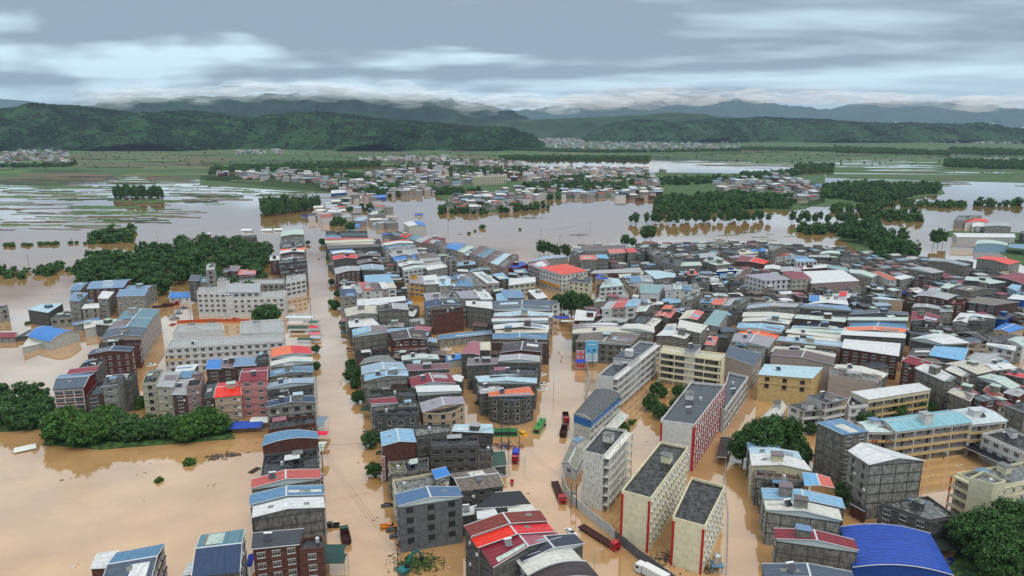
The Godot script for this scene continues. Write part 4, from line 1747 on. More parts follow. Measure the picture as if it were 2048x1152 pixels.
func vehicle(d: Array) -> void:
	var kind: String = d[0]
	var cats := {"pickup": "pickup", "flatbed": "lorry", "boxlorry": "lorry", "tipper": "lorry", "tarplorry": "lorry", "trike": "trike"}
	var names := {"flatbed": "flatbed_lorry", "boxlorry": "box_lorry", "tipper": "tipper_lorry", "tarplorry": "covered_lorry", "trike": "cargo_trike"}
	var grp := "cars parked in the flooded car park" if (d[6] as String).begins_with("car in the crowded") else ""
	var o := thing(names.get(kind, kind), d[6], cats.get(kind, kind), Vector3(d[1], -d[5], d[2]), deg_to_rad(d[3]), grp)
	var pm := car_paint(d[4])
	var ln: float = d[7]
	var dark := glass()
	match kind:
		"car":
			var b := MB.new()
			shell(b, [[-ln * 0.5, 0.72, 0.35, 0.80], [-ln * 0.46, 0.85, 0.28, 0.95], [-ln * 0.2, 0.89, 0.25, 1.0], [ln * 0.22, 0.89, 0.25, 0.96], [ln * 0.44, 0.84, 0.28, 0.82], [ln * 0.5, 0.70, 0.35, 0.65]])
			part(o, "body", b.mesh(), pm)
			var c := MB.new()
			shell(c, [[-ln * 0.40, 0.70, 0.9, 0.98], [-ln * 0.22, 0.66, 0.9, 1.44], [ln * 0.06, 0.66, 0.9, 1.46], [ln * 0.24, 0.72, 0.88, 0.96]])
			part(o, "cabin_glass", c.mesh(), dark)
			var rf := MB.new()
			shell(rf, [[-ln * 0.24, 0.62, 1.38, 1.47], [-ln * 0.1, 0.64, 1.38, 1.50], [ln * 0.08, 0.62, 1.38, 1.48]])
			part(o, "roof", rf.mesh(), pm)
			for x in [-0.75, 0.75]:
				for z in [-ln * 0.3, ln * 0.3]:
					wheel(o, Vector3(x, 0.32, z), 0.32)
		"pickup":
			var b := MB.new()
			shell(b, [[-0.4, 0.92, 0.45, 1.1], [1.3, 0.92, 0.45, 1.1], [2.5, 0.88, 0.5, 1.05], [2.6, 0.8, 0.55, 0.85]])
			part(o, "body", b.mesh(), pm)
			var c := MB.new()
			shell(c, [[-0.45, 0.8, 1.05, 1.7], [0.8, 0.8, 1.05, 1.72], [1.5, 0.82, 1.05, 1.1]])
			part(o, "cabin_glass", c.mesh(), dark)
			var rf := MB.new()
			shell(rf, [[-0.5, 0.8, 1.62, 1.75], [0.85, 0.78, 1.62, 1.77]])
			part(o, "roof", rf.mesh(), pm)
			var bed := MB.new()
			bed.box(Vector3(0, 0.55, -1.55), Vector3(1.8, 0.12, 2.1))
			for x in [-0.88, 0.88]:
				bed.box(Vector3(x, 0.82, -1.55), Vector3(0.08, 0.55, 2.1))
			bed.box(Vector3(0, 0.82, -2.58), Vector3(1.84, 0.55, 0.08))
			part(o, "cargo_bed", bed.mesh(), pm)
		"flatbed", "boxlorry", "tipper", "tarplorry":
			var cab := MB.new()
			var zf := ln / 2.0
			shell(cab, [[zf - 2.2, 1.2, 0.6, 3.0], [zf - 1.9, 1.22, 0.6, 3.15], [zf - 0.35, 1.22, 0.6, 3.0], [zf, 1.15, 0.6, 1.9]])
			part(o, "cab", cab.mesh(), pm if kind != "tarplorry" else car_paint([0.55, 0.06, 0.06]))
			var ws := MB.new()
			ws.quad(Vector3(-1.0, 1.95, zf - 0.02), Vector3(1.0, 1.95, zf - 0.02), Vector3(1.0, 2.85, zf - 0.3), Vector3(-1.0, 2.85, zf - 0.3), Vector3.BACK)
			part(o, "windscreen", ws.mesh(), dark)
			for x in [-1.235, 1.235]:
				var sw := MB.new()
				sw.quad(Vector3(x, 1.8, zf - 1.5), Vector3(x, 1.8, zf - 0.5), Vector3(x, 2.6, zf - 0.6), Vector3(x, 2.6, zf - 1.5), Vector3(x, 0, 0))
				part(o, "side_window", sw.mesh(), dark)
				var hl := MB.new()
				hl.box(Vector3(x * 0.72, 0.95, zf + 0.0), Vector3(0.35, 0.22, 0.1))
				part(o, "headlight", hl.mesh(), paint(0.7, 0.7, 0.68, 0.2))
			var grille := MB.new()
			for k in 4:
				grille.box(Vector3(0, 1.1 + 0.2 * k, zf + 0.01), Vector3(1.5, 0.08, 0.08))
			part(o, "grille", grille.mesh(), paint(0.05, 0.05, 0.05))
			var ch := MB.new()
			ch.box(Vector3(0, 0.75, -1.2), Vector3(1.0, 0.35, ln - 2.6))
			part(o, "chassis", ch.mesh(), paint(0.08, 0.08, 0.09))
			var z0 := -ln / 2.0
			var z1 := zf - 2.6
			if kind == "flatbed":
				var dk := MB.new()
				dk.box(Vector3(0, 1.15, (z0 + z1) / 2), Vector3(2.5, 0.18, z1 - z0))
				for x in [-1.22, 1.22]:
					dk.box(Vector3(x, 1.28, (z0 + z1) / 2), Vector3(0.1, 0.16, z1 - z0))
				part(o, "deck", dk.mesh(), paint(0.22, 0.07, 0.06, 0.8))
				for k in 9:
					var rb := MB.new()
					rb.box(Vector3(0, 1.27, lerpf(z0 + 0.3, z1 - 0.3, k / 8.0)), Vector3(2.3, 0.06, 0.14))
					part(o, "deck_rib", rb.mesh(), paint(0.16, 0.06, 0.06, 0.8))
			elif kind == "tipper":
				var bd := MB.new()
				bd.box(Vector3(0, 1.2, (z0 + z1) / 2), Vector3(2.3, 0.15, z1 - z0))
				for x in [-1.15, 1.15]:
					bd.box(Vector3(x, 1.9, (z0 + z1) / 2), Vector3(0.1, 1.4, z1 - z0))
				for z in [z0, z1]:
					bd.box(Vector3(0, 1.9, z), Vector3(2.4, 1.4, 0.1))
				for k in 6:
					for x in [-1.22, 1.22]:
						bd.box(Vector3(x, 1.9, lerpf(z0 + 0.2, z1 - 0.2, k / 5.0)), Vector3(0.08, 1.4, 0.12))
				part(o, "tipper_body", bd.mesh(), paint(0.20, 0.06, 0.06, 0.7) if d[4][0] > 0.1 else paint(0.20, 0.05, 0.08, 0.7))
			else:
				var bx := MB.new()
				shell(bx, [[z0, 1.25, 1.0, 3.5], [z1, 1.25, 1.0, 3.5]])
				part(o, "cargo_box" if kind == "boxlorry" else "tarpaulin", bx.mesh(), paint(0.80, 0.81, 0.81) if kind == "boxlorry" else pm)
				if kind == "boxlorry":
					for k in 4:
						glyph(o, "lettering", GLYPHS["六"] if k == 0 else GLYPHS[["国", "自", "公"][k - 1]], Vector3(-1.27, 1.9, z1 - 1.6 - k * 1.2), Vector3(0, 0, -1), Vector3.UP, 0.8, paint(0.08, 0.08, 0.1))
			for x in [-1.05, 1.05]:
				for z in [zf - 1.1, z0 + 1.2, z0 + 2.4]:
					wheel(o, Vector3(x, 0.5, z), 0.5)
		"bus":
			var b := MB.new()
			shell(b, [[-ln / 2, 1.18, 0.35, 2.9], [-ln / 2 + 0.2, 1.25, 0.3, 3.1], [ln / 2 - 0.25, 1.25, 0.3, 3.1], [ln / 2, 1.18, 0.35, 2.85]])
			part(o, "body", b.mesh(), pm)
			for x in [-1.262, 1.262]:
				for k in 6:
					var w := MB.new()
					var z := lerpf(-ln / 2 + 1.1, ln / 2 - 1.3, k / 5.0)
					w.quad(Vector3(x, 1.45, z - 0.75), Vector3(x, 1.45, z + 0.75), Vector3(x, 2.5, z + 0.75), Vector3(x, 2.5, z - 0.75), Vector3(x, 0, 0))
					part(o, "window", w.mesh(), dark)
			var ws := MB.new()
			ws.quad(Vector3(-1.05, 1.2, ln / 2 + 0.012), Vector3(1.05, 1.2, ln / 2 + 0.012), Vector3(1.05, 2.45, ln / 2 + 0.012), Vector3(-1.05, 2.45, ln / 2 + 0.012), Vector3.BACK)
			part(o, "windscreen", ws.mesh(), dark)
			var ds := MB.new()
			ds.box(Vector3(0, 2.66, ln / 2), Vector3(1.6, 0.25, 0.08))
			part(o, "destination_board", ds.mesh(), paint(0.75, 0.45, 0.30))
			for z in [-ln * 0.22, ln * 0.2]:
				var ht := MB.new()
				ht.box(Vector3(0, 3.15, z), Vector3(0.9, 0.12, 0.9))
				part(o, "roof_hatch", ht.mesh(), paint(0.10, 0.14, 0.12))
			var acu := MB.new()
			acu.box(Vector3(0, 3.2, -ln * 0.02), Vector3(1.7, 0.22, 2.2))
			part(o, "roof_cooler", acu.mesh(), pm)
			for x in [-1.15, 1.15]:
				for z in [-ln * 0.3, ln * 0.32]:
					wheel(o, Vector3(x, 0.5, z), 0.5)
		"trike":
			var b := MB.new()
			b.box(Vector3(0, 0.75, -0.6), Vector3(1.2, 0.1, 1.6))
			for x in [-0.6, 0.6]:
				b.box(Vector3(x, 1.0, -0.6), Vector3(0.06, 0.45, 1.6))
			b.box(Vector3(0, 1.0, -1.4), Vector3(1.2, 0.45, 0.06))
			part(o, "cargo_bed", b.mesh(), pm)
			var f := MB.new()
			f.tube(Vector3(0, 0.4, 1.3), Vector3(0, 1.35, 0.9), 0.07, 0.06)
			f.bar(Vector3(-0.35, 1.35, 0.9), Vector3(0.35, 1.35, 0.9), 0.06, 0.06)
			f.box(Vector3(0, 0.95, 0.45), Vector3(0.4, 0.2, 0.7))
			part(o, "front_frame", f.mesh(), pm)
			wheel(o, Vector3(0, 0.35, 1.35), 0.35)
		"excavator":
			var b := MB.new()
			shell(b, [[-1.9, 1.2, 1.0, 2.0], [-0.2, 1.3, 1.0, 2.2], [1.2, 1.25, 1.0, 1.8]])
			part(o, "body", b.mesh(), pm)
			var c := MB.new()
			shell(c, [[-0.1, 0.5, 2.0, 3.1], [1.2, 0.5, 1.9, 3.0]])
			part(o, "cab_glass", c.mesh(), dark, Vector3(-0.6, 0, 0))
			var am := MB.new()
			am.bar(Vector3(0.4, 1.8, 1.0), Vector3(0.4, 4.6, 3.2), 0.45, 0.55)
			am.bar(Vector3(0.4, 4.6, 3.2), Vector3(0.4, 4.3, 5.4), 0.42, 0.5)
			part(o, "boom", am.mesh(), pm)
			var st := MB.new()
			st.bar(Vector3(0.4, 4.5, 5.3), Vector3(0.4, 1.8, 6.2), 0.35, 0.4)
			part(o, "dipper", st.mesh(), pm)
			var bk := MB.new()
			bk.extrude([Vector2(0, 0), Vector2(0.9, 0.2), Vector2(0.8, -0.8), Vector2(0.1, -0.9)], Vector3(0.4, 1.8, 6.0), Vector3.BACK, Vector3.UP, Vector3.RIGHT, 0.9)
			part(o, "bucket", bk.mesh(), paint(0.08, 0.09, 0.09))
		"loader":
			var b := MB.new()
			shell(b, [[-2.0, 0.8, 0.5, 1.3], [-0.3, 0.85, 0.5, 1.5], [0.6, 0.8, 0.5, 1.2]])
			part(o, "body", b.mesh(), pm)
			var bk := MB.new()
			bk.extrude([Vector2(0, 0), Vector2(0.9, -0.1), Vector2(0.9, 0.05), Vector2(0.15, 0.15), Vector2(0.1, 0.9), Vector2(0, 0.9)], Vector3(0, 0.4, 1.3), Vector3.BACK, Vector3.UP, Vector3.RIGHT, 2.0)
			part(o, "bucket", bk.mesh(), pm)
			var am := MB.new()
			for x in [-0.6, 0.6]:
				am.bar(Vector3(x, 1.2, -0.2), Vector3(x, 0.8, 1.4), 0.15, 0.25)
			part(o, "lift_arm", am.mesh(), paint(0.1, 0.1, 0.1))

# stroke characters on a 10 by 10 grid: x0, y0, x1, y1 ...
const GLYPHS := {
	"富": [5, 10, 5, 9, 1, 8.5, 9, 8.5, 1, 8.5, 1, 7.3, 9, 8.5, 9, 7.3, 3, 7.2, 7, 7.2, 3.2, 6.3, 6.8, 6.3, 3.2, 5, 6.8, 5, 3.2, 6.3, 3.2, 5, 6.8, 6.3, 6.8, 5, 2, 4, 8, 4, 2, 4, 2, 0.5, 8, 4, 8, 0.5, 2, 0.5, 8, 0.5, 2, 2.3, 8, 2.3, 5, 4, 5, 0.5],
	"强": [0.5, 9, 3.5, 9, 3.5, 9, 3.5, 6.5, 0.5, 6.5, 3.5, 6.5, 0.8, 6.5, 0.6, 4, 0.6, 4, 3.6, 4, 3.6, 4, 3, 0.5, 5, 9, 9, 9, 5, 9, 5, 7, 9, 9, 9, 7, 5, 7, 9, 7, 4.8, 5.5, 9.2, 5.5, 4.8, 5.5, 4.8, 3, 9.2, 5.5, 9.2, 3, 4.8, 3, 9.2, 3, 7, 6.5, 7, 0.8, 4.5, 0.8, 9.5, 0.8],
	"民": [2, 9.3, 8, 9.3, 8, 9.3, 8, 6.5, 2, 6.5, 8, 6.5, 2, 9.3, 2, 0.8, 2, 0.8, 4.5, 2, 2, 4, 9, 4, 5, 6.5, 8.5, 0.5, 8.5, 0.5, 9.5, 1.8],
	"主": [4.5, 10, 5.5, 8.8, 2, 7.8, 8, 7.8, 2.3, 4.5, 7.7, 4.5, 1, 0.8, 9, 0.8, 5, 7.8, 5, 0.8],
	"文": [5, 10, 5.3, 8.6, 1, 8, 9, 8, 7.5, 8, 1, 0.5, 2.5, 7.5, 9, 0.5],
	"明": [1, 9, 4, 9, 1, 9, 1, 2, 4, 9, 4, 2, 1, 5.5, 4, 5.5, 1, 2, 4, 2, 5.8, 9.3, 9, 9.3, 5.8, 9.3, 5, 0.5, 9, 9.3, 9, 0.8, 5.8, 6.5, 9, 6.5, 5.6, 4, 9, 4],
	"和": [4.5, 9.7, 1.5, 8.8, 0.5, 7, 5, 7, 3, 9, 3, 0.5, 3, 6.5, 0.7, 2.5, 3, 6, 5, 4, 6, 8, 9.3, 8, 6, 8, 6, 2, 9.3, 8, 9.3, 2, 6, 2, 9.3, 2],
	"谐": [1, 9.5, 2, 8.5, 0.5, 6.5, 2.2, 6.5, 2.2, 6.5, 2.2, 1, 2.2, 1, 3.2, 2, 4.5, 9.5, 4.5, 5.5, 4.5, 7.5, 6, 7.5, 4.5, 5.5, 6, 6, 7.5, 9.5, 7.5, 5.6, 7.5, 5.6, 9.5, 5.6, 9.2, 8.5, 7.5, 7.3, 4.5, 4.5, 9, 4.5, 4.5, 4.5, 4.5, 0.5, 9, 4.5, 9, 0.5, 4.5, 2.5, 9, 2.5, 4.5, 0.5, 9, 0.5],
	"自": [4.5, 10, 3.8, 8.6, 2, 8.5, 8, 8.5, 2, 8.5, 2, 0.5, 8, 8.5, 8, 0.5, 2, 6, 8, 6, 2, 3.3, 8, 3.3, 2, 0.5, 8, 0.5],
	"由": [1.5, 7, 8.5, 7, 1.5, 7, 1.5, 0.5, 8.5, 7, 8.5, 0.5, 1.5, 0.5, 8.5, 0.5, 1.5, 3.8, 8.5, 3.8, 5, 9.8, 5, 0.5],
	"平": [1.5, 9, 8.5, 9, 3, 7.8, 3.8, 5.8, 7, 7.8, 6.2, 5.8, 0.8, 4.8, 9.2, 4.8, 5, 9, 5, 0.2],
	"等": [2.5, 10, 1, 8, 2, 9, 4.8, 9, 7, 10, 5.8, 8, 6.5, 9, 9.5, 9, 2, 7, 8, 7, 5, 8, 5, 5.5, 1, 5.5, 9, 5.5, 1.5, 3.6, 8.5, 3.6, 6.8, 5, 6.8, 0.5, 6.8, 0.5, 5.5, 0.8, 3, 2.6, 4, 1.5],
	"公": [4, 9.5, 1, 5.5, 6, 9.5, 9.2, 5.5, 4.5, 5, 2, 1, 2, 1, 8, 1.3, 6.5, 3, 8.5, 0.5],
	"正": [1, 9, 9, 9, 5, 9, 5, 0.8, 5, 5, 8.5, 5, 2.2, 5.5, 2.2, 0.8, 0.8, 0.8, 9.2, 0.8],
	"法": [1, 9.5, 2, 8.5, 0.6, 6.8, 1.7, 5.8, 0.8, 0.8, 2.5, 4, 4, 8, 9, 8, 6.5, 9.8, 6.5, 5, 3.5, 5, 9.5, 5, 6.2, 5, 4.2, 1.2, 4.2, 1.2, 8.5, 1.5, 7.5, 3.2, 9, 0.6],
	"治": [1, 9.5, 2, 8.5, 0.6, 6.8, 1.7, 5.8, 0.8, 0.8, 2.5, 4, 6, 9.5, 4.5, 6, 4.5, 6, 9, 6.3, 7.8, 8, 9.3, 5.8, 4.8, 4.5, 8.8, 4.5, 4.8, 4.5, 4.8, 0.5, 8.8, 4.5, 8.8, 0.5, 4.8, 0.5, 8.8, 0.5],
	"爱": [8, 9.8, 2, 9, 2.5, 8.5, 3, 7.5, 5, 8.7, 5.2, 7.6, 7.5, 8.8, 6.8, 7.5, 1, 7, 9, 7, 1, 7, 0.8, 5.8, 9, 7, 9, 5.8, 2.5, 5.5, 8, 5.5, 4.2, 6.5, 1, 0.6, 4, 4, 7.5, 4, 7.5, 4, 3, 0.5, 4, 3, 9, 0.5],
	"国": [1, 9.5, 9, 9.5, 1, 9.5, 1, 0.5, 9, 9.5, 9, 0.5, 1, 0.5, 9, 0.5, 3, 7.8, 7, 7.8, 3.2, 5.2, 6.8, 5.2, 2.7, 2.2, 7.3, 2.2, 5, 7.8, 5, 2.2, 6, 4, 6.8, 3],
	"敬": [0.5, 8.5, 5.5, 8.5, 2, 9.8, 2, 7.6, 4, 9.8, 4, 7.6, 1.5, 7, 0.6, 5, 1.2, 6.2, 5, 6.2, 5, 6.2, 4.6, 1, 1.6, 4.8, 3.6, 4.8, 1.6, 4.8, 1.6, 2.8, 3.6, 4.8, 3.6, 2.8, 1.6, 2.8, 3.6, 2.8, 7, 9.8, 5.8, 6.5, 6.3, 7.8, 9.5, 7.8, 8.6, 7.8, 5.5, 0.5, 6.3, 6, 9.5, 0.5],
	"业": [3.7, 9.3, 3.7, 1, 6.3, 9.3, 6.3, 1, 1.2, 7.3, 2.2, 3.5, 8.8, 7.3, 7.8, 3.8, 0.6, 1, 9.4, 1],
	"诚": [1, 9.5, 2, 8.5, 0.5, 6.5, 2.2, 6.5, 2.2, 6.5, 2.2, 1, 2.2, 1, 3.2, 2, 4, 7.8, 9.5, 7.8, 4, 7.8, 3.4, 1, 4.2, 5.3, 6, 5.3, 6, 5.3, 5.6, 2, 7, 9.8, 8.8, 1, 8.8, 1, 9.5, 2, 9, 6, 6.5, 1, 8, 9.5, 8.8, 8.7],
	"信": [2.5, 9.8, 0.6, 5.5, 1.8, 7.5, 1.8, 0.5, 6, 10, 6.5, 9, 3.5, 8.3, 9.5, 8.3, 4.3, 6.6, 8.7, 6.6, 4.3, 5, 8.7, 5, 4.3, 3.4, 8.7, 3.4, 4.3, 3.4, 4.3, 0.5, 8.7, 3.4, 8.7, 0.5, 4.3, 0.5, 8.7, 0.5],
	"友": [1, 8, 9, 8, 4.5, 9.8, 1, 0.6, 3.5, 5.5, 8, 5.5, 8, 5.5, 3, 0.5, 3.6, 5, 9.3, 0.5],
	"善": [3, 10, 3.6, 8.8, 7, 10, 6.4, 8.8, 1.5, 8.3, 8.5, 8.3, 2, 6.8, 8, 6.8, 0.8, 5.2, 9.2, 5.2, 5, 8.3, 5, 4, 2, 4, 8, 4, 2.5, 2.9, 7.5, 2.9, 2.5, 2.9, 2.5, 0.4, 7.5, 2.9, 7.5, 0.4, 2.5, 0.4, 7.5, 0.4],
	"六": [5, 10, 5.5, 8.5, 0.8, 7, 9.2, 7, 3.8, 5.5, 1.5, 0.6, 6.2, 5.5, 8.8, 0.8],
	"人": [5, 9.5, 4.6, 5.5, 4.6, 5.5, 1, 0.5, 5, 7, 9, 0.5]}

func glyph(parent: Node, called: String, s: Array, at: Vector3, ax: Vector3, ay: Vector3, size: float, m: Material) -> void:
	var b := MB.new()
	var n := ay.cross(ax).normalized()
	for k in s.size() / 4:
		var p: Vector3 = at + (ax * (s[k * 4] / 10.0 - 0.5) + ay * (s[k * 4 + 1] / 10.0 - 0.5)) * size
		var q: Vector3 = at + (ax * (s[k * 4 + 2] / 10.0 - 0.5) + ay * (s[k * 4 + 3] / 10.0 - 0.5)) * size
		var d := (q - p).normalized()
		var w := d.cross(n).normalized() * size * 0.055
		var o := n * 0.03
		b.hexa([p - w - o, p + w - o, q + w - o, q - w - o, p - w + o, p + w + o, q + w + o, q - w + o])
	part(parent, called, b.mesh(), m)

func build_specials() -> void:
	pass

func vault(w: float, dp: float, h: float, rise: float) -> ArrayMesh:
	var b := MB.new()
	var n := 8
	for k in n:
		var a0 := -1.0 + 2.0 * k / n
		var a1 := -1.0 + 2.0 * (k + 1) / n
		var p0 := Vector3(0, h + rise * (1.0 - a0 * a0), a0 * dp / 2)
		var p1 := Vector3(0, h + rise * (1.0 - a1 * a1), a1 * dp / 2)
		var x := Vector3(w / 2, 0, 0)
		var dn := Vector3(0, -0.06, 0)
		b.hexa([p0 - x + dn, p0 + x + dn, p1 + x + dn, p1 - x + dn, p0 - x, p0 + x, p1 + x, p1 - x])
	return b.mesh()

func build_props() -> void:
	rng.seed = 99
	for d in PROPS:
		match d[0]:
			"pole":
				pole(d)
			"sign":
				signboard(d)
			"tent":
				var o := thing("canopy", d[8] if d.size() > 8 else "", "canopy", Vector3(d[1], 0, d[2]), deg_to_rad(d[3]))
				var c: Array = d[7]
				var low: bool = d[6] < 1.0
				part(o, "cover", vault(d[4], d[5], d[6], 0.1 if low else minf(1.0, d[5] * 0.16)), paint(c[0], c[1], c[2], 0.7))
				for x in [-d[4] / 2 + 0.1, d[4] / 2 - 0.1]:
					for z in [-d[5] / 2 + 0.1, d[5] / 2 - 0.1]:
						var pm := MB.new()
						pm.bar(Vector3(x, BOTTOM, z), Vector3(x, d[6], z), 0.08, 0.08)
						part(o, "post", pm.mesh(), paint(0.55, 0.56, 0.56))
			"fence":
				fence(d)
			"person":
				person(d)
			"boat":
				var o := thing("raft", d[4], "boat", Vector3(d[1], 0, d[2]), deg_to_rad(d[3]))
				for k in 5:
					var pm := MB.new()
					pm.bar(Vector3(-0.9 + 0.45 * k, 0.12 + 0.04 * (k % 2), -2.2), Vector3(-0.85 + 0.45 * k, 0.14, 2.3 - 0.2 * (k % 3)), 0.36, 0.12)
					part(o, "plank", pm.mesh(), paint(0.24, 0.20, 0.17, 0.9))
			"debris":
				debris(d)
			"watertower":
				var o := thing("water_tower", d[3], "water tower", Vector3(d[1], 0, d[2]))
				var s := MB.new()
				s.tube(Vector3.ZERO, Vector3(0, 26, 0), 1.9, 1.5, 12)
				part(o, "shaft", s.mesh(), wall_mat("cream"))
				var h := MB.new()
				h.tube(Vector3(0, 26, 0), Vector3(0, 29, 0), 1.6, 4.6, 14)
				h.tube(Vector3(0, 29, 0), Vector3(0, 32, 0), 4.6, 4.6, 14)
				h.tube(Vector3(0, 32, 0), Vector3(0, 33.5, 0), 4.6, 0.4, 14)
				part(o, "tank", h.mesh(), wall_mat("conc"))
			"hoop":
				var o := thing("basketball_hoop", d[3], "basketball hoop", Vector3(d[1], 0, d[2]), 0.5)
				var p := MB.new()
				p.bar(Vector3(0, BOTTOM, 0), Vector3(0, 2.2, 0), 0.2, 0.2)
				p.bar(Vector3(0, 2.1, 0), Vector3(1.4, 2.1, 0), 0.15, 0.15)
				part(o, "post", p.mesh(), paint(0.20, 0.42, 0.32))
				var bd := MB.new()
				bd.box(Vector3(1.5, 2.2, 0), Vector3(0.06, 1.1, 1.8))
				part(o, "backboard", bd.mesh(), paint(0.82, 0.82, 0.80))
			"tank":
				var o := thing("water_tank", d[3], "water tank", Vector3(d[1], 0, d[2]))
				var f := MB.new()
				for k in 4:
					var x := -1.2 + 2.4 * (k % 2)
					var z := -1.2 + 2.4 * int(k / 2)
					f.bar(Vector3(x, BOTTOM, z), Vector3(x, 2.2, z), 0.2, 0.2)
				f.box(Vector3(0, 2.3, 0), Vector3(3.2, 0.2, 3.2))
				part(o, "frame", f.mesh(), paint(0.30, 0.48, 0.60))
				var t := MB.new()
				t.tube(Vector3(0, 2.4, 0), Vector3(0, 5.0, 0), 1.15, 1.15, 16)
				t.tube(Vector3(0, 5.0, 0), Vector3(0, 5.35, 0), 1.15, 0.35, 16)
				part(o, "cylinder", t.mesh(), paint(0.72, 0.73, 0.74, 0.25, 0.7))
			"road":
				var a := Vector3(d[1], 0.6, d[2])
				var b := Vector3(d[3], 0.6, d[4])
				var m := MB.new()
				m.bar(a, b, 13.0, 1.0)
				structure("road", m.mesh(), paint(0.66, 0.68, 0.68, 0.8))
			_:
				vehicle(d)
	wires()
	litter()

func pole(d: Array) -> void:
	var kind: String = d[4]
	var h: float = d[3]
	var o := thing("street_lamp" if kind == "lamp" else "utility_pole", d[5], "street lamp" if kind == "lamp" else "pole", Vector3(d[1], 0, d[2]))
	var b := MB.new()
	var m := paint(0.20, 0.18, 0.17, 0.9)
	if kind == "lamp":
		m = paint(0.70, 0.70, 0.70, 0.5)
	elif kind == "red":
		m = paint(0.45, 0.05, 0.05)
	b.tube(Vector3(0, BOTTOM, 0), Vector3(0, h, 0), 0.17, 0.11, 8)
	part(o, "post", b.mesh(), m)
	if kind == "double":
		var c := MB.new()
		c.tube(Vector3(1.6, BOTTOM, 0), Vector3(1.6, h, 0), 0.17, 0.11, 8)
		part(o, "post", c.mesh(), m)
		var t := MB.new()
		t.box(Vector3(0.8, h * 0.62, 0), Vector3(1.2, 0.9, 0.8))
		part(o, "transformer", t.mesh(), paint(0.45, 0.47, 0.47))
	if kind in ["wood", "double"]:
		for k in 2:
			var c := MB.new()
			c.bar(Vector3(-1.1, h - 0.4 - k * 0.9, 0), Vector3(1.1, h - 0.4 - k * 0.9, 0), 0.1, 0.12)
			for j in 3:
				c.tube(Vector3(-0.95 + 0.95 * j, h - 0.35 - k * 0.9, 0), Vector3(-0.95 + 0.95 * j, h - 0.05 - k * 0.9, 0), 0.07, 0.07, 6)
			part(o, "crossarm", c.mesh(), paint(0.40, 0.40, 0.40))
	elif kind == "lamp":
		var c := MB.new()
		c.bar(Vector3(0, h - 0.1, 0), Vector3(1.6, h + 0.3, 0), 0.09, 0.09)
		part(o, "arm", c.mesh(), m)
		var l := MB.new()
		l.box(Vector3(1.9, h + 0.3, 0), Vector3(0.7, 0.14, 0.3))
		part(o, "lamp_head", l.mesh(), paint(0.75, 0.76, 0.76))

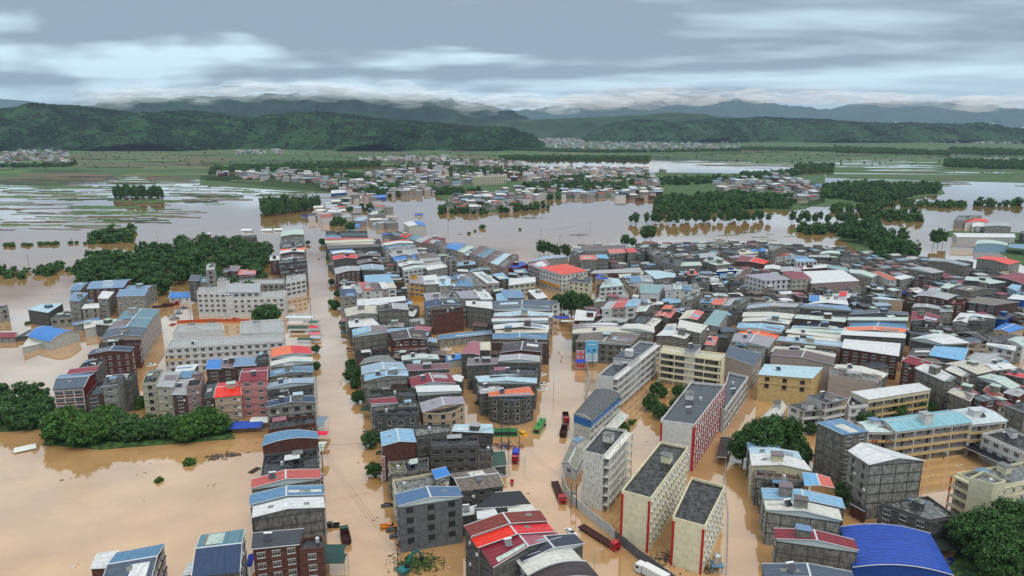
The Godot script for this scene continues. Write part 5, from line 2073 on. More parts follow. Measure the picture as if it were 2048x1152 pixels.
func signboard(d: Array) -> void:
	var a := Vector3(d[1], 0, d[2])
	var b := Vector3(d[3], 0, d[4])
	var e := b - a
	var ln := e.length()
	e /= ln
	var kind: String = d[7]
	var o := thing("signboard", d[8], "sign", (a + b) / 2.0, atan2(-e.z, e.x))
	var y0: float = d[5]
	var y1: float = d[6]
	var face := {"blue": [0.35, 0.66, 0.84], "pink": [0.74, 0.34, 0.40], "red": [0.66, 0.05, 0.10], "redv": [0.50, 0.04, 0.10], "redh": [0.62, 0.04, 0.08], "yellow": [0.82, 0.62, 0.12]}
	var c: Array = face[kind]
	var bd := MB.new()
	bd.box(Vector3(0, (y0 + y1) / 2, 0), Vector3(ln, y1 - y0, 0.3))
	part(o, "board", bd.mesh(), paint(c[0], c[1], c[2], 0.5))
	var fr := MB.new()
	for s in [-1, 1]:
		fr.box(Vector3(s * ln / 2, (y0 + y1) / 2, 0), Vector3(0.12, y1 - y0 + 0.1, 0.4))
		fr.box(Vector3(0, y0 if s < 0 else y1, 0), Vector3(ln + 0.1, 0.12, 0.4))
	part(o, "frame", fr.mesh(), paint(0.75, 0.77, 0.78))
	for s in [-1, 1]:
		var ps := MB.new()
		ps.bar(Vector3(s * ln * 0.42, BOTTOM, -0.25), Vector3(s * ln * 0.42, y1, -0.25), 0.18, 0.18)
		part(o, "post", ps.mesh(), paint(0.55, 0.56, 0.56))
	var white := paint(0.82, 0.82, 0.80)
	var keys := GLYPHS.keys()
	if kind == "blue":
		# pale lower half, two cars and lines of small print
		var lw := MB.new()
		lw.box(Vector3(0, lerpf(y0, y1, 0.2), 0.16), Vector3(ln * 0.96, (y1 - y0) * 0.38, 0.02))
		part(o, "pale_panel", lw.mesh(), paint(0.74, 0.84, 0.90, 0.5))
		for k in 2:
			var cr := MB.new()
			var w := 1.0 if k == 0 else 1.5
			cr.extrude([Vector2(-1, 0), Vector2(1, 0), Vector2(1, 0.3), Vector2(0.6, 0.38), Vector2(0.3, 0.75), Vector2(-0.5, 0.75), Vector2(-0.8, 0.4), Vector2(-1, 0.35)], Vector3(-ln * 0.25 + k * ln * 0.45, lerpf(y0, y1, 0.5), 0.18), Vector3.RIGHT * w * 0.62, Vector3.UP * w, Vector3.BACK, 0.04)
			part(o, "printed_car", cr.mesh(), paint(0.28, 0.14, 0.16) if k == 0 else paint(0.06, 0.32, 0.42))
		for k in 4:
			var row := MB.new()
			for j in 7:
				row.box(Vector3(-ln * 0.36 + ln * 0.12 * j, lerpf(y0, y1, 0.33 - 0.08 * k), 0.18), Vector3(ln * 0.08, 0.28, 0.02))
			part(o, "printed_line", row.mesh(), paint(0.15, 0.35, 0.60))
		var hd := MB.new()
		for j in 5:
			hd.box(Vector3(-ln * 0.22 + ln * 0.12 * j, lerpf(y0, y1, 0.82), 0.16), Vector3(ln * 0.09, 0.55, 0.02))
		part(o, "printed_line", hd.mesh(), white)
	elif kind == "redv":
		var n := 7
		for k in n:
			glyph(o, "character", GLYPHS[keys[(k * 5 + 2) % keys.size()]], Vector3(0, lerpf(y1 - 0.8, y0 + 0.8, k / (n - 1.0)), 0.18), Vector3.RIGHT, Vector3.UP, minf(ln * 0.75, 1.0), white)
	else:
		var rows := 2 if kind in ["red", "pink"] else 1
		var n := int(ln / ((y1 - y0) / rows * 0.9))
		for r in rows:
			for k in n:
				glyph(o, "character", GLYPHS[keys[(k * 7 + r * 3 + 1) % keys.size()]], Vector3(-ln / 2 + ln * (k + 0.5) / n, lerpf(y0, y1, (r + 0.5) / rows), 0.18), Vector3.RIGHT, Vector3.UP, (y1 - y0) / rows * 0.66, paint(0.60, 0.08, 0.06) if kind == "yellow" else white)

func fence(d: Array) -> void:
	var st: String = d[1]
	var f: Array = d[3]
	var h: float = d[4]
	var names := {"rail": "railing", "orange": "mesh_fence", "blue": "hoarding"}
	var o := thing(names.get(st, "boundary_wall"), d[2], "wall" if st in ["white", "grey"] else "fence", Vector3(f[0], 0, f[1]))
	var tone := {"white": [0.78, 0.79, 0.80], "grey": [0.36, 0.37, 0.39], "rail": [0.62, 0.62, 0.62], "orange": [0.72, 0.30, 0.12], "blue": [0.16, 0.34, 0.62]}
	var c: Array = tone[st]
	var og := Vector3(f[0], 0, f[1])
	for k in f.size() / 2 - 1:
		var a := Vector3(f[k * 2], 0, f[k * 2 + 1]) - og
		var b := Vector3(f[k * 2 + 2], 0, f[k * 2 + 3]) - og
		var n := maxi(1, int(a.distance_to(b) / 3.0))
		for j in n:
			var p := a.lerp(b, float(j) / n)
			var q := a.lerp(b, float(j + 1) / n)
			var m := MB.new()
			if st == "rail":
				for y in [0.35, 0.8]:
					m.bar(p + Vector3(0, y, 0), q + Vector3(0, y, 0), 0.08, 0.1)
				m.bar(p + Vector3(0, -0.6, 0), q + Vector3(0, -0.6, 0), 0.4, 1.3)
			else:
				m.bar(p + Vector3(0, h / 2 - 1.0, 0), q + Vector3(0, h / 2 - 1.0, 0), 0.14, h + 2.0)
			part(o, "panel", m.mesh(), wall_mat("white") if st == "white" else paint(c[0], c[1], c[2], 0.7))
			var ps := MB.new()
			ps.bar(p + Vector3(0, BOTTOM, 0), p + Vector3(0, h + 0.15, 0), 0.3 if st != "rail" else 0.12, 0.3 if st != "rail" else 0.12)
			part(o, "post", ps.mesh(), paint(c[0] * 0.9, c[1] * 0.9, c[2] * 0.9, 0.7))

func person(d: Array) -> void:
	# wading figure, thigh-deep: one continuous lofted surface
	var o := thing("person", d[4], "person", Vector3(d[1], 0, d[2]), rng.randf() * TAU)
	var b := MB.new()
	var ring := func(c: Vector3, rx: float, rz: float) -> Array:
		var r := []
		for k in 10:
			r.append(c + Vector3(cos(TAU * k / 10) * rx, 0, sin(TAU * k / 10) * rz))
		return r
	var loft := func(rs: Array) -> void:
		for k in rs.size() - 1:
			for j in 10:
				var j1 := (j + 1) % 10
				var mid: Vector3 = (rs[k][0] + rs[k][5]) / 2.0
				b.quad(rs[k][j], rs[k][j1], rs[k + 1][j1], rs[k + 1][j], rs[k][j] - mid)
	loft.call([ring.call(Vector3(0, -0.4, 0), 0.17, 0.13), ring.call(Vector3(0, 0.05, 0), 0.18, 0.13), ring.call(Vector3(0, 0.32, 0), 0.15, 0.11), ring.call(Vector3(0, 0.6, 0), 0.2, 0.13), ring.call(Vector3(0, 0.72, 0), 0.18, 0.1), ring.call(Vector3(0, 0.78, 0), 0.06, 0.06), ring.call(Vector3(0, 0.84, 0), 0.055, 0.06)])
	for s in [-1.0, 1.0]:
		b.tube(Vector3(s * 0.19, 0.68, 0), Vector3(s * 0.27, 0.42, 0.04), 0.06, 0.045, 8)
		b.tube(Vector3(s * 0.27, 0.42, 0.04), Vector3(s * 0.24, 0.2, 0.16), 0.045, 0.032, 8)
	var c: Array = d[3]
	part(o, "clothed_body", b.mesh(), paint(c[0], c[1], c[2], 0.9))
	var h := MB.new()
	var prev := Vector3.ZERO
	var rs := [[0.82, 0.04], [0.86, 0.075], [0.93, 0.09], [1.0, 0.085], [1.05, 0.05]]
	for k in rs.size() - 1:
		h.tube(Vector3(0, rs[k][0], 0.01), Vector3(0, rs[k + 1][0], 0.01), rs[k][1], rs[k + 1][1], 10)
	h.box(Vector3(0, 0.93, 0.1), Vector3(0.03, 0.04, 0.03))
	part(o, "head", h.mesh(), paint(0.62, 0.44, 0.34, 0.7))
	var hr := MB.new()
	hr.tube(Vector3(0, 0.97, -0.01), Vector3(0, 1.04, -0.01), 0.1, 0.08, 10)
	hr.tube(Vector3(0, 1.04, -0.01), Vector3(0, 1.08, -0.01), 0.08, 0.02, 10)
	part(o, "hair", hr.mesh(), paint(0.03, 0.03, 0.03, 0.8))

func debris(d: Array) -> void:
	var s: float = d[3]
	var lab: String = d[4]
	var weed := lab.contains("weed") or lab.contains("grassy")
	var b := MB.new()
	b.colored = true
	for k in int((60 + s * 10) * (3.0 if lab.contains("mound") else 1.0)):
		var p := Vector3(rng.randfn() * s * 0.36, 0.03 + rng.randf() * (0.6 if lab.contains("mound") or lab.contains("pile") or lab.contains("heap") else 0.1), rng.randfn() * s * 0.22)
		var t := rng.randf() * TAU
		var l := rng.randf_range(0.3, 1.3)
		var g := rng.randf_range(0.03, 0.14)
		b.tint = Color(g * 0.5, g * 1.1, g * 0.25) if weed and rng.randf() < 0.75 else Color(g, g * 0.85, g * 0.7)
		if lab.contains("crates") and rng.randf() < 0.3:
			b.tint = [Color(0.4, 0.02, 0.02), Color(0.02, 0.06, 0.4), Color(0.5, 0.5, 0.5)][rng.randi() % 3]
		b.bar(p, p + Vector3(cos(t) * l, rng.randf_range(-0.05, 0.2), sin(t) * l), rng.randf_range(0.06, 0.4), rng.randf_range(0.04, 0.15))
	var m := MeshInstance3D.new()
	m.name = numbered("floating_debris")
	m.mesh = b.mesh()
	m.material_override = leaf_mat()
	m.position = Vector3(d[1], 0, d[2])
	m.set_meta("kind", "stuff")
	tag(m, lab, "debris")
	add_child(m)

func wires() -> void:
	# sagging lines between neighbouring poles
	var ps := []
	var names := []
	for d in PROPS:
		if d[0] == "pole" and d[4] in ["wood", "double"]:
			ps.append(Vector3(d[1], d[3] - 0.2, d[2]))
			names.append(d[5])
	for i in ps.size():
		var best := -1
		var bd := 95.0
		for j in range(i + 1, ps.size()):
			var dd: float = ps[i].distance_to(ps[j])
			if dd < bd:
				bd = dd
				best = j
		if best < 0:
			continue
		var a: Vector3 = ps[i]
		var b: Vector3 = ps[best]
		var o := thing("power_line", "sagging power line strung from the " + " ".join((names[i] as String).split(" ").slice(0, 9)), "power line", a)
		for w in 3:
			var off := Vector3(-0.95 + 0.95 * w, 0, 0)
			var m := MB.new()
			var prev := off
			for k in 8:
				var t := (k + 1) / 8.0
				var p := (b - a) * t + off - Vector3(0, 4.0 * t * (1.0 - t) * bd * 0.03, 0)
				m.tube(prev, p, 0.03, 0.03, 4)
				prev = p
			part(o, "wire", m.mesh(), paint(0.06, 0.06, 0.06))

func litter() -> void:
	# flecks of rubbish, twigs and foam drifting in the streets and over the drowned fields
	var b := MB.new()
	b.colored = true
	rng.seed = 17
	for k in 520:
		var z := -rng.randf_range(150.0, 900.0)
		var p := Vector3(rng.randf_range(-0.72, 0.72) * -z, 0.03, z)
		var inside := false
		for fp in footprints:
			if (fp[0] as Vector2).distance_to(Vector2(p.x, p.z)) < 40.0 and in_poly(Vector2(p.x, p.z), fp[1]):
				inside = true
				break
		if inside:
			continue
		for j in rng.randi_range(1, 5):
			var o := Vector3(rng.randfn() * 1.6, 0, rng.randfn() * 0.7)
			var g := rng.randf_range(0.03, 0.12)
			b.tint = Color(0.6, 0.6, 0.58) if rng.randf() < 0.22 else (Color(g * 0.5, g, g * 0.3) if rng.randf() < 0.4 else Color(g, g * 0.8, g * 0.6))
			var t := rng.randf() * TAU
			var l := rng.randf_range(0.2, 1.1)
			b.bar(p + o, p + o + Vector3(cos(t) * l, 0, sin(t) * l), rng.randf_range(0.1, 0.35), 0.06)
	var m := MeshInstance3D.new()
	m.name = "floating_litter"
	m.mesh = b.mesh()
	m.material_override = leaf_mat()
	m.set_meta("kind", "stuff")
	tag(m, "scattered twigs and litter drifting on the brown floodwater", "litter")
	add_child(m)

# ---------------------------------------------------------------- measured places, in metres (x east, z south)
const COLOR_WORDS := {"w":"white","w2":"off-white","w3":"chalk white","g":"light grey","g2":"grey","l":"pale blue","l2":"light blue","l3":"sky-blue","b":"steel-blue","b2":"dull blue","b3":"blue","B":"royal blue","B2":"bright blue","n2":"navy","s":"slate","s2":"dark slate","t":"teal","t2":"blue-grey","t3":"grey-teal","e":"mint grey","e2":"mint","y":"cream","y2":"stone-coloured","n":"brown","n3":"mauve","n4":"lilac","n5":"dark brown","k":"charcoal","r":"red","r2":"bright red","r3":"coral red","p":"pink-red","p2":"salmon","m":"maroon","m2":"crimson","m4":"dusty pink","o":"orange","o3":"terracotta","br":"rust-red","c":"bare concrete","d":"blackened flat","c2":"pale flat","as":"weathered grey"}
const ROWS := [
[[-1768,-5226,-1601,-5341,-1842,-6120,-2039,-6055],11,"d b l n w o","concd","r","","west of the main road beyond the white corner"],
[[-2086,-6205,-1900,-6317,-2288,-7580,-2453,-7459],9,"c c e g","conc","r","","at the far west end of the main road"],
[[-1106,-4687,-1017,-4458,-771,-4540,-822,-4716],12,"g p n w y","white","n","","facing south between the main road and the first alley"],
[[-1209,-5399,-1043,-5476,-1127,-5894,-1342,-5849],11,"n k n w","brickd","r","","between the bright red roof and the first alley"],
[[-1509,-5754,-1333,-5806,-1380,-5985,-1568,-5939],11,"w B2","conc","l","","just beyond the bright red roof"],
[[-1649,-6175,-1189,-6275,-1407,-6735,-1799,-6706],11,"n y y p","concd","l","","far along the main road east bank"],
[[-811,-5150,-656,-5275,-986,-6616,-1239,-6505],12,"e w s B2 g e b w e p","white","ln","w","climbing the east side of the first alley"],
[[-643,-5163,-501,-5324,-674,-5894,-837,-5827],11,"w g g n l","conc","n","","tucked behind the first alley row"],
[[-1217,-7070,-1190,-6934,-763,-6384,-646,-6739],10,"t r t g m2","pinkg","n","","along the water north of the first alley"],
[[-734,-6516,-756,-6339,-60,-5320,66,-5852],11,"g g r B2 B2 e l n t n l g","pinkg","n","","in the long diagonal terrace facing the flooded fields"],
[[-548,-4927,-487,-4607,-87,-4689,-220,-5084],11,"l b b p w","tile","n","","in the pale terrace east of the yellow corner"],
[[-563,-4355,-525,-4180,-120,-4202,-188,-4466],12,"n4 l n4 w","conc","n","","in the second pale terrace east of the yellow corner"],
[[-97,-3388,176,-3378,230,-4083,-116,-4083],11.5,"w b y w b w n l w s w","concd","r","","on the second street, north of the wedge block"],
[[1008,-3151,1095,-3033,1652,-3951,1377,-3994],11,"s w n4 o l2 n w2 w2","conc","r","","on the lane behind the cream gallery block"],
[[1377,-3996,1697,-4026,1794,-4180,1464,-4164],11.5,"g s n","conc","r","","heading the lane behind the cream gallery block"],
[[1220,-3165,1458,-3024,1937,-3890,1667,-3938],10.5,"n y2 as t2 y w2 e n2 e b","concd","l","","between the lane and the cream hall"],
[[1394,-2894,1554,-2816,1667,-2935,1481,-3063],11,"y2 w2","concs","r","","at the water lane behind the white school"],
[[1675,-3452,1996,-3412,2322,-3955,2007,-3966],10.5,"w l w o b e b s","concd","r","","beside the water lane north of the brick front"],
[[1687,-4109,2001,-4004,2101,-4268,1866,-4235],10.5,"b2 b2 w","concd","l","","at the top of the narrow lane"],
[[336,-3575,682,-3575,796,-3843,373,-3884],9.5,"y n3 w g","concd","l","","beside the second street above the billboards"],
[[614,-4196,532,-3988,798,-4035,871,-4190],11.5,"g p l2 w","white","n","","in the short terrace with salmon and blue roofs"],
[[1217,-6058,1134,-5871,1192,-5582,1334,-5914],13,"d c d","concs","n","","in the blackened cluster above the water"],
[[1045,-4645,1010,-4481,1248,-4507,1269,-4672],11.5,"n4 e b w","white","n","","in the white-fronted terrace of the middle jumble"],
[[783,-4795,823,-4579,905,-4795,850,-4970],8,"d c","concd","n","","in the dark gap beside the white balcony house"],
[[1685,-5595,1518,-5443,1578,-5298,1722,-5388],12,"e e","concs","n","","beside the blackened cluster, facing the water"],
[[1668,-5005,1587,-4881,1705,-5005,1802,-5167],12,"g c","pinkg","n","","in the narrow gap beside the arcaded white corner"],
[[1211,-4306,1160,-4181,1390,-4158,1541,-4378],10.5,"b2 p2 g t2","conc","n","","below the arcaded white corner"],
[[2062,-4512,2012,-4389,2241,-4438,2326,-4564],9,"e e r w","concd","n","","south of the vast white roof"],
[[1956,-4465,1887,-4299,2108,-4276,2179,-4429],8,"B2 w2 g","concd","n","","beside the dark lane below the vast white roof"],
[[3052,-4751,2906,-4613,3020,-4482,3199,-4534],11,"e p2 as","concs","n","","in the grey block of the market street"],
[[2254,-4508,2196,-4410,2395,-4315,2475,-4280],8.5,"e c l","concd","n","","along the bush-lined side of the market street"],
[[2897,-4719,2744,-4508,2850,-4534,2998,-4719],8.5,"g e","concd","n","","behind the blue awning of the market street"]]
const BUILDINGS := [
["house","house with grey-blue ridge roof at the bottom edge in open water",[-970,-1445,-869,-1470,-908,-1622,-1007,-1584],13,"h:s/b:1.6:0","brick","r:w"],
["house","white flat sheet roof joined to the grey-blue roofed house",[-1048,-1536,-994,-1536,-1017,-1601,-1065,-1592],12,"p:w:0.3:0","brick",""],
["house","navy ridge roof beside the dark brick house",[-766,-1477,-663,-1494,-718,-1674,-818,-1647],14,"h:n2/t:1.8:0","concd","r:w"],
["shed","white lean-to roof against the navy-roofed house",[-837,-1564,-811,-1565,-825,-1613,-843,-1611],8,"p:w:0.4:0","concd",""],
["house","house with dark sheet roof, brick front with two rows of barred windows",[-664,-1591,-557,-1622,-566,-1690,-684,-1658],13,"m:k:0.8:0","brick","n:w"],
["house","low flat terrace beside the dark-roofed brick house",[-551,-1607,-489,-1619,-508,-1672,-559,-1663],11.5,"f:d:0:0","brick","n:w"],
["house","pale grey ridge roof over a stained block wall, main road",[-723,-1755,-540,-1807,-556,-1857,-738,-1804],12,"g:w:1.2:0.8","concs","r:b"],
["house","house with steel-blue ridge roof, main road",[-753,-1818,-562,-1873,-576,-1924,-770,-1868],12,"g:b:1.3:1","concs","r:b"],
["house","house with faded red ridge roof, main road",[-785,-1918,-598,-1979,-615,-2032,-801,-1969],12,"g:p:1.5:0.6","concs","r:b"],
["house","house with black flat terrace with a solar heater, main road",[-804,-2044,-635,-2101,-675,-2233,-842,-2184],9.5,"f:d:0:0","concd","r:b"],
["house","house with steel-blue bowed roof, main road",[-851,-2201,-677,-2256,-696,-2306,-867,-2276],11.5,"a:b:1.4:1.2","brick","r:b"],
["house","house with dark flat roof and curved brick front, main road",[-886,-2357,-730,-2419,-753,-2490,-916,-2454],10.5,"f:d:0:0","brick","n:R r:w"],
["house","navy ridge roof over a pale block wall, main road",[-942,-2515,-773,-2564,-791,-2620,-957,-2564],13,"g:n2:1.2:0.5","conc","n:w r:b"],
["house","house with flat black terrace with a fluorescent white pipe, main road",[-979,-2626,-811,-2684,-838,-2771,-1012,-2720],10.5,"f:d:0:0","concd","r:b"],
["house","house with pale blue-grey ribbed roof, main road",[-1017,-2733,-844,-2797,-859,-2847,-1030,-2770],12,"g:t2:1.0:0.8","concd","r:b"],
["house","house with terrace crowded with small sheet canopies, main road",[-1034,-2812,-873,-2886,-890,-2943,-1056,-2886],10.5,"f:c:0:0","conc","r:b"],
["house","house with mid-blue ridge roof, behind the canopy terrace",[-1050,-2870,-882,-2927,-902,-2995,-1069,-2935],12,"g:b:1.2:0.6","conc","r:b"],
["house","white ridge roof beside the orange roofed house",[-1091,-3003,-922,-3061,-939,-3120,-1107,-3056],12,"g:w2:1.2:0.8","conc","r:b"],
["house","house with orange-red bowed roof at the carport end of the row",[-1127,-3120,-952,-3173,-994,-3275,-1170,-3251],12,"a:o/r:1.3:0.6","conc","r:b"],
["house","narrow blue-roofed block at the grove edge",[-2909,-4485,-2849,-4485,-2931,-4724,-2999,-4716],12,"h:b:1.0:0.4","conc","n:w"],
["house","house with wide brick front and broad blue roof by the grove",[-2793,-4480,-2584,-4525,-2665,-4783,-2887,-4713],13,"h:b2:1.3:0.4","brick","n:w"],
["house","house with blue roof next to the small pavilion",[-2582,-4542,-2443,-4542,-2442,-4680,-2605,-4668],11,"h:b2:1.0:0.4","conc","n:w r:w"],
["house","house with three-bay grey front under a blue roof",[-2492,-4279,-2344,-4330,-2402,-4490,-2569,-4465],12.5,"m:b2:0.9:0","conc","n:w"],
["house","slim grey block with a white lid roof",[-2588,-4245,-2536,-4255,-2598,-4436,-2663,-4428],12.5,"m:w:0.6:0","conc","n:w"],
["house","slim grey block with a pale blue roof over the water",[-2716,-4161,-2664,-4177,-2734,-4379,-2811,-4369],13,"m:b2:0.9:0","conc","n:w"],
["house","low middle block with tilted white roof sheets",[-2647,-4165,-2554,-4184,-2626,-4302,-2669,-4270],8.5,"h:w:1.4:0","conc","n:w"],
["house","wedge-shaped bare block with light blue roof sheets",[-2952,-4125,-2777,-4044,-2825,-4260,-2951,-4250],9,"p:l:0.3:0","concd","n:w r:w"],
["house","bare grey block cut by the frame edge",[-3199,-4162,-3105,-4171,-3158,-4240,-3244,-4247],8,"f:c:0:0","conc","n:w"],
["house","low grey annex in front of the slim blocks",[-2749,-4016,-2643,-4059,-2727,-4177,-2793,-4147],5.5,"f:c:0:0","conc","n:w"],
["warehouse","bright blue arched warehouse standing in the flood",[-2493,-3611,-2443,-3785,-2653,-3883,-2680,-3711],5,"a:B2:2.6:0","shed",""],
["shed","white lean-to of the blue arched warehouse",[-2600,-3544,-2556,-3687,-2647,-3747,-2704,-3761],2.2,"m:w2:1.6:0","shed",""],
["shed","low maroon and white roof at the frame edge",[-2889,-3741,-2780,-3750,-2855,-3871,-2979,-3866],3,"h:m/w:1.2:0","conc",""],
["shed","sagging dark tiled roof beside the blue warehouse",[-2789,-3774,-2725,-3791,-2732,-3994,-2782,-3989],2.5,"h:k:1.0:0","concd",""],
["shed","long low blue lean-to roof",[-2579,-3957,-2486,-4054,-2514,-4098,-2610,-4004],4,"p:B2:0.3:0","conc",""],
["shed","low white-roofed shed beside the long blue lean-to",[-2450,-3851,-2392,-3893,-2458,-4003,-2530,-3986],5,"p:w2:0.3:0","shed",""],
["shed","pale green sheet roof with a curved grey wall",[-2396,-3873,-2281,-3836,-2318,-3963,-2421,-3950],7,"p:e:0.5:0","concd",""],
["house","house with teal ridge roof at the far end of the slanting terrace",[-2181,-3714,-2007,-3753,-2056,-3947,-2240,-3904],13,"g:t:1.4:0.6","tile","r:w"],
["house","house with brown-grey ridge roof, second in the slanting terrace",[-2134,-3540,-1952,-3588,-2008,-3761,-2182,-3709],13,"g:n3/t:1.4:0.6","tile","r:w"],
["house","house with slate ridge roof, middle of the slanting terrace",[-2074,-3381,-1896,-3425,-1946,-3576,-2129,-3545],13,"g:s:1.4:0.8","tile","r:w"],
["house","house with sunken flat roof in the slanting terrace",[-2041,-3297,-1857,-3328,-1890,-3411,-2081,-3385],11.5,"f:d:0:0","brick","r:w"],
["house","house with navy solar roof, near end of the slanting terrace",[-1990,-3123,-1817,-3176,-1833,-3235,-2005,-3196],13,"g:n2:1.2:1","brick","r:w n:w"],
["house","open flat roof behind the red tiled house",[-1922,-2933,-1844,-2959,-1877,-3073,-1945,-3010],13,"f:c:0:0","concd","r:"],
["house","blank-walled strip beside the alley with a parked white car",[-1641,-2782,-1617,-2794,-1643,-2897,-1689,-2876],13,"f:k:0:0","concd","r:"],
["house","tall slab with a bare pale side wall and grey lid roof",[-1649,-2651,-1599,-2669,-1641,-2790,-1698,-2774],16.5,"p:k:0.2:0","conc","n:w"],
["house","dark brick front with paired windows beside the red tiled house",[-1708,-2629,-1619,-2685,-1699,-2842,-1751,-2780],12.5,"f:d:0:0","brickd","n:w"],
["house","house with crimson tiled front with white bands",[-1862,-2671,-1755,-2694,-1809,-2868,-1938,-2841],14,"h:s/b2:1.6:0.5","redtile","n:w"],
["house","maroon lid roof behind the crimson tiled house",[-1901,-2830,-1797,-2862,-1824,-2923,-1930,-2895],15,"p:m:0.5:0","concd",""],
["house","house with pale stone front with arched bays, above the hedge",[-1534,-2733,-1480,-2748,-1531,-2906,-1583,-2873],14,"f:d:0:0","stone","n:a"],
["house","house with pale front and plain grey roof, above the hedge",[-1463,-2714,-1404,-2724,-1456,-2903,-1515,-2870],13.5,"m:g:0.8:0","stone","n:w"],
["house","house with narrow brick front under a light grey roof, above the hedge",[-1389,-2687,-1336,-2701,-1397,-2873,-1447,-2857],11,"m:g:0.7:0","brickd","n:w"],
["house","house with mauve-grey front with a dark roof terrace, above the hedge",[-1334,-2697,-1284,-2711,-1337,-2873,-1367,-2825],14,"f:d:0:0","pinkg","n:w"],
["house","house with low dark brick front between taller neighbours, above the hedge",[-1255,-2648,-1206,-2662,-1278,-2870,-1321,-2851],10.5,"f:d:0:0","brickd","n:w"],
["house","house with vivid red roof and beige front, above the hedge",[-1195,-2636,-1100,-2664,-1163,-2813,-1242,-2795],12.5,"h:r2/r:1.2:0","beige","n:w"],
["house","house with pink front and crimson roof, above the hedge",[-1123,-2722,-1019,-2741,-1069,-2904,-1164,-2875],16,"h:m2/m:1.2:0","pink","n:w"],
["house","house with blue sheet roof just behind the vivid red roof",[-1364,-2957,-1304,-2974,-1349,-3106,-1404,-3079],11.5,"m:B2:0.7:0.8","brickd","n:w"],
["house","house with mauve sheet roof just behind the vivid red roof",[-1304,-2974,-1254,-2988,-1296,-3112,-1346,-3101],11.5,"m:n3:0.7:0.8","brickd","n:w"],
["house","dull blue sheet roof just behind the pink house",[-1254,-2988,-1167,-3022,-1199,-3131,-1294,-3110],11.5,"m:b2:0.7:0.8","brickd","n:w"],
["house","house with small blue roof behind the mauve-grey front",[-1454,-2886,-1401,-2895,-1421,-2979,-1478,-2963],11,"m:b:0.6:0","concd",""],
["house","house with white flat sheets behind the pale stone fronts",[-1513,-2976,-1437,-2988,-1453,-3066,-1535,-3049],11,"p:w:0.3:0","concd",""],
["house","dark roof terrace touching the market hall",[-1177,-3046,-1123,-3064,-1151,-3147,-1197,-3138],13,"f:k:0:0","concd",""],
["market_hall","grey-white market hall with a tan band and piers",[-1700,-3261,-1153,-3387,-1191,-3485,-1749,-3383],9,"f:c2:0:0","white","n:p"],
["market_hall","set-back upper storey of the grey-white market hall",[-1687,-3260,-1150,-3369,-1192,-3486,-1725,-3390],12.5,"f:c2:0:0","white","n:w"],
["market_hall","solar-roofed wing across the market courtyard",[-1775,-3509,-1538,-3580,-1585,-3679,-1815,-3654],12.5,"f:c2:0:0","white","r:w"],
["market_hall","tall wing of the market beside the carport",[-1418,-3493,-1191,-3516,-1275,-3747,-1489,-3700],13,"f:c2:0:0","white","n:w"],
["office_block","white office block with black ground floor",[-1989,-4290,-1805,-4290,-1863,-4445,-2033,-4429],15,"f:c2:0:0","white","n:w"],
["office_block","plain white pier of the office block",[-1805,-4277,-1766,-4283,-1794,-4345,-1827,-4340],12.5,"f:c2:0:0","white",""],
["office_block","lower white wing with wide windows next the plain pier",[-1765,-4278,-1446,-4317,-1487,-4493,-1809,-4380],11.5,"f:c2:0:0","white","n:w"],
["office_block","grey metal-topped hall behind the white office wing",[-1822,-4331,-1620,-4366,-1701,-4608,-1908,-4566],14,"m:g:0.8:0","white","n:w"],
["house","tall slim stair tower in front of the grove",[-2075,-4644,-2023,-4662,-2106,-4879,-2158,-4848],22,"f:w:0:0","conc","n:w"],
["house","dark narrow block west of the white office",[-2193,-4637,-2134,-4654,-2191,-4828,-2255,-4810],15,"m:s:0.6:0","concd","n:w"],
["house","little pale blue roof between the dark block and the stair tower",[-2142,-4675,-2094,-4685,-2163,-4858,-2205,-4847],13,"m:b:0.5:0","conc",""],
["house","brown brick back house with open terrace",[-2084,-4921,-2042,-4944,-2111,-5129,-2153,-5113],14,"f:c:0:0","brickd","n:w"],
["house","brown brick back house with mauve roof",[-2026,-4917,-1972,-4929,-2023,-5104,-2088,-5096],16,"m:n3:0.5:0","brickd","n:w"],
["house","house with salmon roof over the white office terrace",[-1941,-4848,-1835,-4892,-1885,-5043,-1998,-5023],14,"m:p2:0.6:0.4","brickd","n:w"],
["house","pale terrace block behind the white office",[-2016,-4658,-1933,-4665,-1994,-4829,-2067,-4812],13,"f:c2:0:0","white",""],
["house","house with long pale terrace behind the white office",[-1941,-4679,-1571,-4712,-1626,-4884,-2002,-4856],11,"f:c2:0:0","conc","n:w"],
["house","white rounded corner block on the main road",[-1574,-4745,-1469,-4866,-1520,-5030,-1631,-4949],11,"f:c2:0:0","white","n:w r:w"],
["house","brown brick house behind the white rounded corner block",[-1688,-4984,-1527,-5099,-1575,-5238,-1734,-5138],12,"f:d:0:0","brickd","n:w r:b"],
["house","house with small white lid roof against the grove",[-1943,-5519,-1877,-5541,-1934,-5706,-1994,-5682],12,"p:w:0.3:0","brickd","n:w"],
["house","long bare concrete block behind the grove",[-2681,-6642,-2481,-6739,-2527,-6853,-2713,-6752],11,"f:c:0:0","concd","n:"],
["house","small far house topping the grove",[-3143,-6971,-3048,-7006,-3079,-7092,-3174,-7056],10,"p:w:0.3:0","brickd",""],
["house","bare block peeping over the grove",[-2937,-6764,-2839,-6810,-2871,-6876,-2959,-6843],9,"f:c:0:0","concd",""],
["pavilion","little white pavilion with bright blue hipped roof",[-2327,-4608,-2191,-4627,-2272,-4777,-2381,-4766],4.2,"h:B2:2.0:0","white","n:w"],
["house","house with black flat terrace with a rounded glazed front",[-525,-2494,-357,-2494,-367,-2559,-542,-2548],11,"f:d:0:0","glass","n:R l:w"],
["house","house with crimson lean roof on the main road east bank",[-541,-2528,-447,-2555,-466,-2610,-554,-2571],13,"m:m2:0.7:0.6","conc","l:w"],
